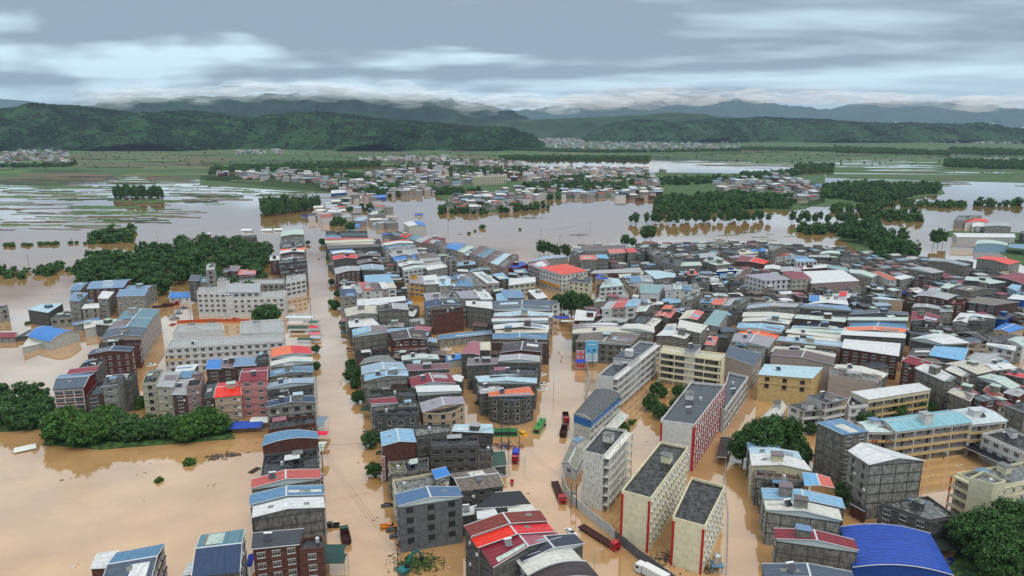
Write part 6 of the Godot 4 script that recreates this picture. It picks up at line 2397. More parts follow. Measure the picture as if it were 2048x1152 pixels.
["house","house with bare terrace beside the crimson lean roof",[-447,-2554,-367,-2559,-382,-2619,-463,-2613],11,"f:c:0:0","concd",""],
["house","house with black terraces with a blue hut roof",[-578,-2664,-393,-2670,-406,-2753,-595,-2741],11,"f:d:0:0","concd","l:w"],
["house","house with brown open terrace on the main road east bank",[-621,-2816,-452,-2829,-455,-2854,-629,-2841],10,"f:d:0:0","brickd","l:w"],
["house","house with light blue ridge roof on the main road east bank",[-620,-2789,-449,-2847,-459,-2905,-633,-2847],13,"g:l2:1.2:0.8","conc","l:w"],
["house","house with broad blue-grey ridge roof on the main road east bank",[-651,-2874,-469,-2935,-502,-3029,-673,-2971],13,"g:t2:1.2:0.5","conc","l:w"],
["house","house with bowed bare concrete roof on the main road east bank",[-697,-3047,-542,-3092,-581,-3157,-695,-3110],12,"a:c:0.8:0","concd","l:w"],
["house","house with sunken brown yard walled in behind the kerb trees",[-768,-3270,-581,-3303,-635,-3397,-790,-3371],7,"f:d:0:0","brickd","l:w"],
["house","brown and blue ridge roof over a gridded block wall",[-804,-3400,-646,-3475,-670,-3578,-831,-3499],14,"g:l2/n3:1.2:0.8","concs","l:w"],
["house","white sheet roof on a brown brick house by the water",[-887,-3675,-733,-3711,-808,-3865,-931,-3831],11,"p:w:0.4:0","brickd","l:w"],
["house","house with off-white ridge roof with one red patch",[-929,-3801,-766,-3858,-811,-4032,-977,-3953],13,"g:y2:1.2:0.8","conc","l:w"],
["house","house with long white roof behind the off-white ridge roof",[-929,-4083,-771,-4114,-792,-4215,-954,-4182],12,"g:w:0.8:0","conc",""],
["house","mauve-grey ridge roof on a beige rounded house",[-343,-2515,-189,-2600,-202,-2664,-364,-2602],11,"g:n4:1.2:0.4","beige","n:R r:w"],
["house","white strip roof over a cluttered terrace",[-385,-2679,-210,-2714,-226,-2771,-400,-2741],11.5,"m:w:0.8:0.8","concd","r:w"],
["house","house with crimson ridge roof in the alley bend",[-419,-2763,-242,-2806,-275,-2914,-446,-2861],11.5,"g:m2:1.4:0.6","concd","r:w"],
["house","house with dull maroon roof over dark rendered walls",[-463,-2974,-283,-2988,-299,-3056,-483,-3049],11.5,"p:m3:0.5:0","concd","r:w"],
["house","house with teal-grey little roof by the alley arch",[-517,-3135,-347,-3150,-361,-3209,-528,-3193],10.5,"g:e:0.8:0.4","concd","r:w"],
["house","dark brown solar roof on a red brick house",[-589,-3336,-426,-3354,-459,-3508,-629,-3475],14,"g:n5:1.0:0.4","brick","n:w r:w"],
["house","navy awning storey under the brown solar roof",[-585,-3300,-422,-3334,-429,-3369,-590,-3334],10.5,"m:n2:-1.0:0","brick","n:w"],
["house","house with light blue low sheet by the brown solar roof",[-683,-3676,-659,-3676,-553,-3764,-691,-3738],8,"p:l2:0.3:0","concd",""],
["house","grey and brown ridge roof on a tall gridded block",[-764,-3856,-594,-3879,-622,-4007,-792,-3969],15,"g:n5/g:1.2:0.4","concs","r:w"],
["house","navy roof on a grey three-storey house by the kerb trees",[-1063,-4269,-986,-4314,-1039,-4503,-1130,-4462],13,"m:n2:0.8:0","conc","l:w n:w"],
["house","house with very long pale roof between road and alley",[-932,-4091,-662,-4212,-684,-4322,-966,-4248],12,"p:w:0.5:0","conc","r:w"],
["house","house with wide light blue roof above the first alley",[-1028,-4784,-823,-4760,-909,-5027,-1081,-5011],11,"p:l2:0.5:0","concd","r:w"],
["house","grey ridge roof on a rounded brown brick house",[-1285,-4991,-1136,-5126,-1175,-5275,-1346,-5196],12,"g:g:1.0:0.4","brickd","l:w n:w"],
["house","house with blue-grey ridge roof over the first alley",[-1127,-5150,-961,-5143,-996,-5312,-1179,-5312],12,"g:t2:1.0:0.4","concd","r:w"],
["house","house with bright red ridge roof on the main road east bank",[-1433,-5516,-1251,-5576,-1288,-5731,-1478,-5667],12,"g:r:1.2:0.8","concd","l:w"],
["house","house with flat blackened walls at the far end of the main road",[-1848,-6876,-1436,-6900,-1508,-7231,-1940,-7231],9,"f:d:0:0","concd","n:"],
["house","house with blue bowed roof near the far end of the main road",[-1808,-6739,-1675,-6768,-1712,-6916,-1847,-6898],10,"a:b:0.8:0","concd",""],
["warehouse","white arched hall open to the flood",[-1126,-7623,-945,-7645,-1025,-7987,-1232,-7908],9,"a:w/B2:1.6:0","shed","n:"],
["house","house with royal blue tarpaulin roof at the alley head",[-1311,-6997,-1212,-7040,-1241,-7186,-1332,-7166],9,"p:B:0.3:0","conc",""],
["house","yellow corner house on the first alley",[-705,-4728,-603,-4675,-649,-4942,-743,-4926],12,"p:n4:0.5:0","yellow","n:w l:w"],
["house","grey house joined to the yellow corner house",[-598,-4662,-496,-4659,-550,-4951,-644,-4928],12.3,"p:w:0.5:0","conc","n:w"],
["house","navy ridge roof on the brick corner house of the first alley",[-508,-3990,-305,-4054,-359,-4209,-537,-4141],13,"g:n2:1.2:0.6","conc","l:w n:w"],
["house","house with bare red brick wall below the navy ridge roof",[-454,-3887,-285,-3980,-301,-4055,-474,-3972],11.5,"f:d:0:0","brick","n:  l:w"],
["house","house with tall dark gridded wall with white roof sheets",[-270,-4026,-116,-3942,-124,-4104,-280,-4133],14,"p:w:0.3:0","concs","n:"],
["house","slim brown tower house with light blue lid",[-85,-4745,-25,-4756,-69,-4944,-140,-4913],14,"p:l2:0.4:0","brickd","n:w"],
["house","cream house with white lid roof beside the slim brown tower",[-22,-4668,162,-4752,164,-4904,-16,-4874],11.5,"p:w:0.5:0","cream","n:w"],
["house","plain blue roof south of the cream house",[-44,-4365,80,-4401,59,-4617,-77,-4591],9.5,"m:b2:0.6:0","concd","n:w"],
["house","pale blue roof strip south of the cream house",[-95,-4299,-29,-4323,-63,-4518,-105,-4493],9.5,"p:l2:0.4:0","concd",""],
["house","house with white slanting roof by the parked cars",[162,-4385,231,-4409,184,-4643,109,-4622],9,"p:w:0.4:0","conc",""],
["house","house with slate ridge roof facing the big street tree",[-119,-4119,242,-4123,243,-4252,-119,-4230],11,"g:s:0.8:0.4","conc","r:w"],
["house","small white house by the big street tree",[246,-4200,296,-4223,281,-4303,248,-4292],10,"p:k:0.3:0","white","n:w"],
["house","house with teal-grey roof in the court behind the pale terrace",[-326,-5163,-164,-5264,-180,-5333,-318,-5264],10,"g:t:0.8:0","concd",""],
["house","house with faded blue roof behind the diagonal terrace",[-430,-5404,-290,-5459,-306,-5571,-436,-5533],10,"p:l2:0.4:0","concd",""],
["house","grey tower house behind the pale terrace",[-532,-5424,-435,-5424,-449,-5558,-535,-5538],14,"f:c:0:0","conc","n:w"],
["house","house with royal blue broad roof on a red-fronted shop",[-68,-5497,33,-5443,131,-5608,80,-5742],7,"p:B:0.6:0","redtile","n:"],
["house","house with dull blue roof beside the red-fronted shop",[32,-5270,123,-5270,105,-5425,11,-5407],7,"p:b:0.4:0","conc",""],
["shop_block","huge coral red roof over a white shop block",[206,-5147,361,-4922,559,-5061,411,-5292],13,"m:r3:0.5:0.5","white","n:w r:w"],
["shop_block","mauve roof wing beside the coral red roof",[124,-5310,206,-5147,296,-5310,259,-5494],13,"m:p3:0.4:0","pinkg","n:w"],
["house","thin pale roof behind the mauve wing",[127,-5451,454,-5663,444,-5724,252,-5683],12,"g:t2:0.6:0.3","conc",""],
["house","pale lime house with a dark roof beside the street tree",[397,-4786,532,-4701,574,-4881,469,-4942],12,"p:k:0.3:0","lime","n:w r:w"],
["corner_house","orange roof on the round-fronted corner house",[-93,-2687,88,-2694,73,-2770,-95,-2727],10.5,"p:o2:0.6:0.5","concd","n:R r:w l:w"],
["house","pale blue ridge roof behind the round corner house",[-140,-2823,102,-2809,107,-2882,-156,-2885],11.5,"g:l:1.0:0.5","concd","l:w r:w"],
["house","grey pebbled terrace roof behind the round corner house",[-131,-2739,-50,-2753,-57,-2880,-141,-2851],10,"p:g:0.3:0","concd","l:w"],
["house","house with black flat terrace with stacked water tanks",[-94,-2858,107,-2870,110,-2982,-103,-2982],12.5,"f:d:0:0","concd","r:w"],
["house","light grey ridge roof in the wedge block",[-61,-3060,127,-3055,130,-3127,-56,-3132],12.5,"g:g:1.0:0.6","concd","r:w"],
["house","house with dull brown roof with a red balcony front on the alley",[-205,-3034,-61,-3067,-68,-3144,-205,-3126],11.5,"m:n3:0.5:0","concd","l:w"],
["house","dark brown ridge roof on brick in the wedge block",[-51,-3186,138,-3195,149,-3327,-41,-3317],12.5,"g:n5:1.2:0.5","brick","r:w"],
["house","house with dusty pink bowed roof at the alley corner",[-242,-3177,-155,-3164,-164,-3357,-221,-3347],12.5,"a:m4:0.6:0","concd","l:w"],
["house","house with cream lid roof next the dusty pink bowed roof",[-156,-3252,-108,-3245,-112,-3372,-160,-3372],12,"p:y:0.3:0","concd",""],
["shed","long low blue roofed shed in the alley crossing",[-404,-3661,-108,-3751,-113,-3822,-406,-3740],4.5,"p:b:0.5:0","conc","n:"],
["shed","bright blue little shed roof in the alley",[-332,-3315,-257,-3361,-268,-3448,-338,-3409],4,"h:B2:0.8:0","shed","n:"],
["house","house with twin-peaked light blue roof above the vertical red sign",[-438,-2185,-331,-2215,-355,-2311,-462,-2285],13,"g:l2:1.0:0.4","brick","l:w"],
["house","house with wet flat roof with a rusty tank",[-333,-2251,-216,-2293,-223,-2352,-357,-2339],13,"f:c:0:0","concd",""],
["house","house with light blue sheet roof facing the flooded crossroads",[-221,-2396,-70,-2373,-77,-2444,-215,-2450],9,"p:l:0.4:0","concd","n:w"],
["house","dark rendered house with four white-curtained windows",[-276,-2185,-114,-2195,-119,-2263,-281,-2253],12.5,"f:d:0:0","concd","n:w"],
["house","house with black terrace with a white water tank",[-113,-2199,-70,-2202,-71,-2248,-115,-2253],10,"f:d:0:0","concd",""],
["house","house with small mossy terrace behind the vertical red sign",[-391,-2055,-341,-2064,-363,-2137,-411,-2131],9.5,"f:m:0:0","conc","l:w"],
["house","bare pebbled block with a blue hut roof",[-341,-2071,-272,-2093,-283,-2173,-363,-2147],9,"f:d:0:0","concs",""],
["house","house with wide wet concrete terrace",[-346,-1900,-191,-1947,-253,-2037,-373,-1991],10.5,"f:c:0:0","cream","l:w"],
["roof_hut","roof hut with bright blue lid on the wide terrace",[-234,-1965,-195,-1985,-212,-2033,-251,-2019],13,"p:B2:0.4:0","conc","n:w"],
["house","house with blue ridge roof over a tall speckled grey wall",[-318,-1776,-145,-1827,-161,-1877,-336,-1834],14.5,"g:b3:1.3:0.6","concp","l:w n:g"],
["house","house with weathered corrugated roofs by the tarpaulin truck",[-154,-1930,-28,-1961,-64,-2072,-199,-2036],11,"h:as:1.2:0","concd","n:w r:w"],
["awning_shed","rippled dark green awning roof",[-66,-2215,-21,-2223,-29,-2326,-66,-2326],4,"p:gr:0.3:0","concd",""],
["house","house with dark charcoal roof beside the red roof group",[-108,-1817,55,-1847,24,-1927,-53,-1903],11,"m:k2:0.8:0","concd","r:w"],
["house","house with white lid roof next the charcoal roof",[-95,-1776,-41,-1786,-53,-1827,-101,-1824],11,"p:w:0.3:0","conc",""],
["house","house with off-white roof next the charcoal roof",[-4,-1793,68,-1810,55,-1843,-12,-1838],11,"p:w2:0.3:0","concd","r:w"],
["house","small white strip roof in the gap",[-147,-1858,-105,-1866,-109,-1906,-151,-1894],7,"p:w:0.3:0","concd",""],
["house","house with rust-red ridge roof with white edging",[-105,-1633,93,-1703,76,-1752,-125,-1676],14.5,"g:br:1.6:0.3","concd","l:w"],
["house","house with fire-red ridge roof",[-86,-1592,110,-1662,94,-1701,-104,-1629],14,"g:r2/r:1.6:0.2","concd","l:w"],
["house","house with crimson and pink ridge roof",[-45,-1518,127,-1643,112,-1671,-83,-1605],13.5,"g:m2/m4:1.6:0.2","concd","l:w n:"],
["house","house with dark slate ridge roof at the bottom edge",[28,-1551,185,-1626,166,-1666,5,-1604],12.5,"g:s2:1.4:0.5","concd","l:w r:"],
["house","house with white bowed roof at the bottom edge",[40,-1506,176,-1561,156,-1606,16,-1557],12,"a:w2:1.4:0.4","concd","l:w"],
["house","house with black ribbed bowed roof at the bottom edge",[60,-1473,211,-1501,188,-1556,45,-1503],12,"a:n5:1.4:0","concd","l:w"],
["dormitory","stained white dormitory with open galleries",[223,-2031,304,-1987,407,-2175,312,-2211],18.5,"f:d:0:0","whitest","r:G"],
["dormitory","cream dormitory with red corner stripes and two roof huts",[314,-1820,390,-1777,574,-2097,492,-2136],16.6,"f:d2:0:0","creamst","r:D n:s"],
["dormitory","cream dormitory beside the fence with peeling roof felt",[440,-1722,517,-1678,635,-1893,548,-1945],14,"f:d2:0:0","creamst","r:D n:s"],
["classroom_block","long classroom block with red pilasters",[525,-2298,636,-2260,854,-2639,727,-2675],17,"f:d3:0:0","white","r:S n:s"],
["classroom_block","cream gallery block across the school yard",[694,-3123,941,-3007,988,-3085,727,-3211],15,"f:w3:0:0","creamst","n:G"],
["classroom_block","long white gallery block on the school yard",[365,-2817,448,-2783,724,-3252,630,-3298],14.5,"f:d3:0:0","white","r:G"],
["roof_hut","white stair head on the long gallery block",[455,-2975,531,-2945,583,-3035,504,-3067],17.5,"p:d3:0.2:0","white","n:"],
["roof_hut","grey-lidded stair head on the cream gallery block",[800,-3080,840,-3058,888,-3139,846,-3154],18,"p:d3:0.2:0","white","n:"],
["classroom_block","low dark-roofed range behind the red pilaster block",[822,-2592,837,-2570,1049,-2934,980,-2992],9.5,"f:d3:0:0","white","r:D"],
["canteen","canteen hall with grey bowed roof and blue gable",[239,-2510,298,-2458,448,-2713,353,-2768],10.5,"a:as2:1.2:0.2","canteen","n: r:w"],
["canopy","white canopy beside the canteen hall",[368,-2539,403,-2530,473,-2657,449,-2690],3.6,"m:w2:0.5:0","posts",""],
["gatehouse","gatehouse with grey-green ridge roof and maroon ends",[176,-2240,218,-2192,287,-2403,228,-2425],4.2,"g:y3/y3:1.6:0","white","n:w r:w"],
["canopy","purple-brown shelter roof beside the red pilaster block",[739,-2307,764,-2297,832,-2459,800,-2468],3.2,"p:n5:0.3:0","posts",""],
["house","deep blue strip roof under the big dark tree",[814,-2218,911,-2198,922,-2228,828,-2264],10.5,"p:b:0.4:0","conc","l:w"],
["house","house with pale blue ridge roof under the big dark tree",[808,-2170,964,-2142,972,-2189,818,-2216],10.5,"g:l:0.8:0.3","conc","l:w"],
["house","house with clean white ridge roof near the big dark tree",[782,-2081,955,-2046,960,-2111,801,-2158],11,"g:w:1.2:0.6","cream","l:w"],
["house","house with brown sunken roof between white roofs",[778,-2034,916,-2005,922,-2060,788,-2077],9.5,"f:n:0:0","conc","l:w"],
["canopy","half blue half pink canopy roof",[905,-1958,984,-1944,998,-2004,928,-2035],10,"g:l3/p2:0.6:1.2","posts",""],
["house","house with bare flat roof beside the half pink canopy",[778,-1980,899,-1964,914,-2012,788,-2020],8.5,"f:d:0:0","concd","l:w"],
["house","house with sky-blue long ridge roof over the flooded lane",[754,-1890,969,-1839,983,-1890,768,-1948],10,"g:l2:1.3:0.6","conc","l:w"],
["house","house with cream-white ridge roof edged in red",[736,-1819,926,-1766,939,-1815,746,-1863],10.5,"g:w2:1.3:0.8","conc","l:w n:"],
["house","house with raspberry ridge roof with a solar heater",[712,-1675,903,-1624,912,-1666,723,-1719],10.5,"g:m2:1.3:0.8","concs","l:w n:"],
["house","house with slate ridge roof cut by the bottom edge",[628,-1523,835,-1492,847,-1538,638,-1570],10,"g:s:1.3:0.6","concd","l:w"],
["warehouse","huge royal blue vaulted roof",[893,-1613,1130,-1580,1178,-1762,944,-1795],7,"a:B:1.8:0","bluewall","n:"],
["house","roofless grey shell with two open roof holes",[1101,-1893,1197,-1798,1285,-1822,1267,-1929],8.5,"f:c:0:0","concd","n:w r:w"],
["house","small low porch below the white-roofed block",[1060,-1975,1079,-1930,1096,-1945,1077,-1991],4,"p:k:0.2:0","brick","n:"],
["house","tall grey block with broad white roof",[1067,-2036,1088,-1949,1266,-1974,1165,-2082],18.5,"h:w:1.6:0.3","conc","n:w r:f"],
["house","bare tall grey block with a half blue roof",[1047,-2226,1087,-2124,1178,-2148,1140,-2259],20,"p:k/b:0.4:0","concs","r:w n:"],
["school_block","pale sheet-roofed end of the yellow-banded school",[1277,-2321,1373,-2316,1355,-2425,1276,-2401],11.5,"h:e2:0.8:0.8","white","n:Y"],
["school_block","teal-roofed main range of the yellow-banded school",[1365,-2302,1682,-2381,1656,-2488,1342,-2403],12.5,"h:l4:1.6:0.8","white","n:Y"],
["school_block","dotted pale-roofed end of the yellow-banded school",[1685,-2383,1837,-2415,1824,-2548,1690,-2512],11.5,"h:e3:0.8:0.8","white","n:Y"],
["house","white hall with blackened flat roof at the frame edge",[1714,-2361,1771,-2180,1893,-2284,1830,-2401],9,"f:d2:0:0","white","n:w"],
["canopy","black sheet canopy beside the school court",[1667,-2370,1714,-2214,1764,-2236,1714,-2404],3.8,"p:k2:0.4:0","posts",""],
["classroom_block","cream school block with orange columns",[1365,-1985,1405,-1887,1620,-1959,1649,-2063],13,"f:c:0:0","lime","n:C r:w"],
["roof_hut","raised roof box on the cream school block",[1367,-1904,1412,-1865,1462,-1885,1437,-1948],16,"f:c:0:0","lime",""],
["house","house with slate corner roof at the eastern frame edge",[1480,-1863,1512,-1827,1547,-1849,1523,-1882],11,"p:s:0.3:0","conc",""],
["school_block","white school tower block with grey lid roof",[1188,-2639,1227,-2555,1330,-2601,1285,-2677],13,"p:k:0.3:0","white","n: r:V"],
["school_block","white school low wing with black roof and blue awning",[1112,-2632,1146,-2560,1231,-2579,1199,-2652],9.5,"p:d2:0.2:0","white","n:w r:V"],
["school_block","grey-roofed link of the white school",[1345,-2626,1334,-2587,1419,-2607,1396,-2702],10,"f:d:0:0","white","r:w"],
["school_block","white sheet-roofed school range behind the round bushes",[1395,-2700,1417,-2605,1724,-2710,1725,-2799],11.5,"p:w:0.6:0.8","lime","r:Y n:"],
["shed","pale green hut roof by the school gate",[1006,-2629,1065,-2603,1149,-2742,1129,-2791],4,"g:w2:1.6:0","shed","n: r:"],
["hall","cream hall with eight hooded arched windows",[1083,-2904,1291,-2841,1391,-2974,1158,-3035],12,"p:l:0.6:0.3","creamy","n:a r:"],
["house","house with dark brick front with a white bay window",[1616,-3267,1833,-3159,1944,-3349,1692,-3403],11.5,"m:w/n5:0.6:0.6","brick","n:w"],
["house","house with long grey gable over the water lane",[2456,-4150,2572,-4068,2624,-4156,2521,-4241],9,"g:g:1.0:0.5","concs","l:w"],
["house","house with pale green lid next the long grey gable",[2560,-4041,2643,-4055,2695,-4142,2637,-4178],9,"p:e:0.4:0","conc","n:"],
["house","house with crimson roof on the water lane",[2293,-3864,2420,-3840,2510,-3963,2402,-4055],9,"g:m2:1.0:0.5","conc","l:w"],
["house","house with dark jumble of terraces on the water lane",[2247,-3766,2457,-3728,2548,-3843,2314,-3892],7.5,"f:d:0:0","concd","l:w"],
["house","house with pale ridge roof behind the dark terraces",[2491,-3805,2559,-3781,2775,-3878,2657,-3992],10,"g:w:1.0:0.4","conc","n:w"],
["house","grey flat-roofed cube with a white door",[2561,-3782,2637,-3770,2740,-3818,2639,-3880],11,"f:c:0:0","concd","n:w"],
["house","house with bright blue roof at the eastern frame edge",[2672,-3728,2727,-3683,2875,-3773,2817,-3855],7.5,"g:B2:1.0:0.4","beige","n:w"],
["house","house with dark navy roof with royal blue gable wall",[2791,-3903,2820,-3853,2943,-3953,2932,-4018],10,"p:k:0.5:0","bluewall","n:"],
["house","house with wide white and brown striped roof",[2080,-3492,2189,-3404,2338,-3423,2260,-3586],9.5,"g:w:1.2:0.8","concd","l:w n:"],
["house","house with dark brown roof beside the sky-blue skylit roof",[1938,-3261,2037,-3244,2106,-3352,2017,-3362],9,"p:n5:0.4:0","brick","l:w"],
["house","house with sky-blue roof with six skylights",[2029,-3232,2142,-3155,2283,-3341,2144,-3379],10,"h:l3:0.8:0","concd","n:"],
["house","house with crimson gable over red brick on the water lane end",[1798,-3061,1848,-2973,1947,-3020,1899,-3110],13,"h:m2:1.6:0","brick","n:w l:"],
["house","house with pale lilac bowed roof",[2177,-3195,2195,-3111,2357,-3195,2284,-3282],9.5,"a:g:0.8:0","conc","n:"],
["house","house with broad stone-coloured roof",[2021,-3097,2078,-2957,2193,-3010,2145,-3146],10,"g:y2:1.0:0.5","conc","n:w"],
["house","house with icy white roof beside the stone-coloured roof",[2175,-3089,2193,-3010,2316,-3041,2284,-3113],10,"g:w:1.0:0.5","conc","r:w"],
["house","tall panelled block with white gable roof",[1748,-2868,1781,-2720,1848,-2754,1842,-2898],16,"h:w:1.2:0.6","concs","r:b n:f"],
["house","white gabled narrow block behind the tall panelled block",[1925,-2935,1942,-2855,1989,-2876,1990,-2966],13,"h:w2:1.0:0.5","conc","r:w"],
["house","house with long mint roof with white clerestory",[2034,-2886,2080,-2749,2143,-2782,2112,-2923],11,"g:e:1.2:0.8","concd","n:w"],
["house","house with rust tile roof",[2005,-2795,2004,-2696,2064,-2746,2070,-2847],9,"h:br2:1.0:0","conc","n:w"],
["house","house with plain grey side wall under a cream roof",[1788,-2691,1816,-2599,1891,-2672,1856,-2724],12.5,"h:y2:1.2:0","concs","n:f"],
["house","grey lid roof on a small brick box",[1847,-2635,1859,-2580,1922,-2598,1916,-2654],13,"p:d3:0.2:0","brick","n:w r:w"],
["house","house with red roof edge at the eastern frame",[2215,-2972,2258,-2913,2306,-2952,2267,-2994],10,"p:r:0.4:0","concd",""],
["house","brick house with lilac roof at the eastern frame",[2042,-2723,2070,-2684,2141,-2725,2139,-2778],11,"h:g:0.8:0","brick","n:w"],
["house","grey block with black solar roof at the eastern frame",[1900,-2516,1921,-2449,2002,-2495,1987,-2541],14,"p:k:0.2:0","concs","n:f"],
["house","low white house behind the sky-blue roof",[2423,-3409,2512,-3334,2563,-3400,2445,-3438],9,"m:w:0.6:0","white","n:w"],
["house","pale gabled house at the eastern frame edge",[2589,-3498,2593,-3390,2702,-3502,2671,-3553],9,"g:e:0.8:0.4","white","n:w"],
["house","house with dark brown flat roof at the eastern frame",[2562,-3602,2569,-3509,2738,-3581,2724,-3645],8,"p:n5:0.4:0","white","n:w"],
["house","beige house with arched openings",[2275,-3341,2363,-3319,2412,-3398,2329,-3407],9.5,"f:d:0:0","beige","n:a"],
["house","house with old grey tiled roof with a drooping ridge",[2449,-3693,2506,-3660,2526,-3555,2550,-3772],7,"g:n5:1.2:0","concd",""],
["house","house with weathered sheet roof behind the tall car billboard",[328,-3430,598,-3365,674,-3531,367,-3554],10.5,"g:as:1.0:0.4","concs","n:w"],
["house","house with white ridge roof in the jumble behind the school",[587,-3617,751,-3545,769,-3653,616,-3691],11.5,"g:w2:1.0:0.6","conc","n:"],
["house","chalky ridge roof behind the cream gallery block",[759,-3515,892,-3458,939,-3538,813,-3609],11,"g:w:0.8:0.3","concs","n:w"],
["house","tall concrete house with a blue-edged roof behind the school",[882,-3579,981,-3507,1055,-3640,931,-3729],13,"m:w2:0.6:0","concs","n:w r:w"],
["house","brick house with white roof by the street tree",[360,-3869,467,-3882,507,-4068,392,-4097],9,"m:w:0.4:0","brick","n:"],
["house","house with maroon lid roof by the street tree",[492,-3969,561,-4027,567,-4107,512,-4107],8.5,"m:m2:0.5:0","brick","n:"],
["house","house with salmon red roof in the jumble behind the school",[823,-3890,901,-3849,984,-4035,909,-4065],11.5,"g:p2:0.8:0","brickd","n:w"],
["house","house with small orange roof above the salmon red roof",[877,-3957,927,-3942,953,-4022,914,-4038],14,"p:o2:0.3:0","concd",""],
["house","house with half cream half salmon roof",[946,-3822,1046,-3808,1128,-3976,1035,-4005],11.5,"g:y/p2:0.8:0","concd","r:w"],
["house","house with long teal roof running away from the school",[1065,-3738,1137,-3712,1281,-4013,1216,-4042],10.5,"m:t3:0.5:0","conc","r:w"],
["house","house with small white gable in the jumble",[741,-3768,788,-3729,862,-3875,800,-3902],10,"g:w2:0.6:0","brickd","n:"],
["house","house with blackened flat roof with a blue tank",[666,-3777,732,-3738,827,-3926,741,-3955],10.5,"f:d:0:0","concd","n:w"],
["house","house with broad dull grey sheets in the jumble",[456,-3789,602,-3738,671,-3896,543,-3952],9,"p:g:0.4:0","conc",""],
["house","house with pale sheet roof in the jumble",[820,-3667,891,-3667,933,-3819,881,-3819],8.5,"p:w2:0.4:0","conc",""],
["house","dusty rose lid behind the cream gallery block",[991,-3433,1032,-3411,1091,-3549,1056,-3584],9,"p:p2:0.3:0","conc",""],
["house","long concrete block with pale blue top edge by the water",[610,-5947,991,-5992,1017,-6208,631,-6161],12,"p:l2/n:0.5:0.6","conc","n:w"],
["house","black flat-roofed block by the tall thin trees",[478,-5715,606,-5715,634,-5912,507,-5891],12,"f:d:0:0","concs","n:w"],
["house","coral lid roof over a bare concrete block",[539,-5441,680,-5479,686,-5655,556,-5623],13.5,"m:p2:0.6:0.3","concs","n:w"],
["house","house with pale blue lid roof next the coral lid roof",[688,-5543,780,-5543,780,-5711,698,-5690],13,"m:l3:0.5:0.3","concs","n:w"],
["house","white and rose lid roof over a bare block",[810,-5717,957,-5779,960,-5948,819,-5895],13.5,"m:w/p2:0.6:0.4","concs","n:w"],
["house","red lid roof over a bare block",[964,-5731,1051,-5773,1054,-5947,971,-5920],14,"m:r:0.6:0.4","concs","n:w"],
["house","dark narrow block in the bare concrete row",[1044,-5711,1111,-5744,1140,-5901,1074,-5879],13,"f:c:0:0","concd","n:"],
["house","blackened block with open roof frames",[1164,-5443,1274,-5263,1388,-5595,1265,-5715],12,"f:d:0:0","concs","n:w"],
["house","house with grey-green lid roof over a long bare wall",[1313,-5396,1497,-5414,1518,-5551,1371,-5551],10,"p:e:0.4:0","concs","n:w"],
["shed","very long slate-grey shed roof",[611,-5263,1002,-5313,1015,-5489,666,-5372],7,"h:g:1.2:0","brickd","n:"],
["shed","cream low roof beside the long slate shed",[811,-5146,1010,-5259,1026,-5384,824,-5283],6,"p:y:0.6:0","brickd",""],
["house","house with pale aqua roof with a white ridge",[1055,-5002,1230,-5033,1234,-5200,1024,-5300],8.5,"g:l:1.0:0","conc","n:"],
["house","white house with stacked balconies",[586,-4535,747,-4575,744,-4800,627,-4685],13,"p:l:0.5:0","white","n:w"],
["house","lower balcony storey of the white house",[574,-4498,778,-4523,778,-4760,612,-4727],7.5,"f:c2:0:0","white","n:w"],
["house","house with flat grey-green roof over blank white sheets",[840,-4439,956,-4451,1054,-4702,885,-4675],11,"m:t3:0.8:0","white","n:"],
["house","house with blue and purple roof in the middle jumble",[832,-4715,980,-4729,997,-4951,837,-4881],12,"g:b/n4:0.8:0.3","white","n:"],
["house","pale concrete house with one black window",[1050,-4220,1118,-4220,1241,-4415,1174,-4420],12,"f:c2:0:0","conc","n:w"],
["house","white and blue slanting roof by the lime house",[606,-4986,691,-4925,716,-5111,659,-5144],9,"m:w/B:0.6:0","beige","n:"],
["house","blackened house with twin square windows",[1259,-4793,1378,-4750,1412,-4896,1295,-4926],11,"f:d:0:0","concs","n:w"],
["house","house with blackened terrace beside the red hut roof",[1177,-4926,1255,-4896,1292,-5035,1209,-5051],11,"f:d:0:0","concd","n:w"],
["house","house with red hut roof among blackened terraces",[1280,-4973,1352,-4958,1363,-5118,1308,-5101],12,"p:r3:0.5:0","concd",""],
["house","house with wide pale lid roof by the water",[1534,-5616,1665,-5616,1719,-5821,1582,-5800],12.5,"p:g:0.4:0","concs","n:w"],
["house","house with white roof with a royal blue wall",[1563,-5236,1726,-5270,1734,-5363,1603,-5328],9,"p:w:0.4:0","bluewall","n:"],
["house","house with teal lid roof with a blue tarpaulin",[1529,-5011,1635,-5017,1658,-5160,1564,-5144],9,"p:t:0.4:0","conc","n:w"],
["house","house with red and crimson long roof",[1816,-5582,2006,-5469,2090,-5582,1936,-5821],10,"g:m2/r2:1.0:0.3","brickd","n:"],
["house","house with mauve lid roof behind the red and crimson roof",[1829,-5747,2038,-5779,2100,-5871,1891,-5850],10,"p:n4:0.4:0","conc","n:"],
["house","tall weathered tower block at the water edge",[2097,-5659,2138,-5651,2344,-5921,2239,-6004],17,"f:c:0:0","concs","n:w"],
["house","house with charcoal lid roof at the water edge",[1848,-6099,1961,-5945,2104,-6167,1878,-6144],9,"p:k:0.4:0","conc","n:"],
["house","house with stone-white roof at the water edge",[1960,-5919,2139,-5983,2168,-6139,2004,-6108],9.5,"p:y:0.4:0","conc","n:"],
["house","house with bright blue sheet at the water edge",[2095,-6044,2215,-6022,2259,-6181,2133,-6157],10,"p:B2:0.4:0","conc",""],
["house","house with brick-red roof over white fronts",[2189,-5715,2366,-5817,2399,-5924,2219,-5859],11,"m:br2:0.6:0","white","n:w"],
["house","house with steel blue roof beside the brick-red roof",[2246,-5635,2437,-5663,2472,-5776,2291,-5743],11,"m:b:0.6:0","white","n:w"],
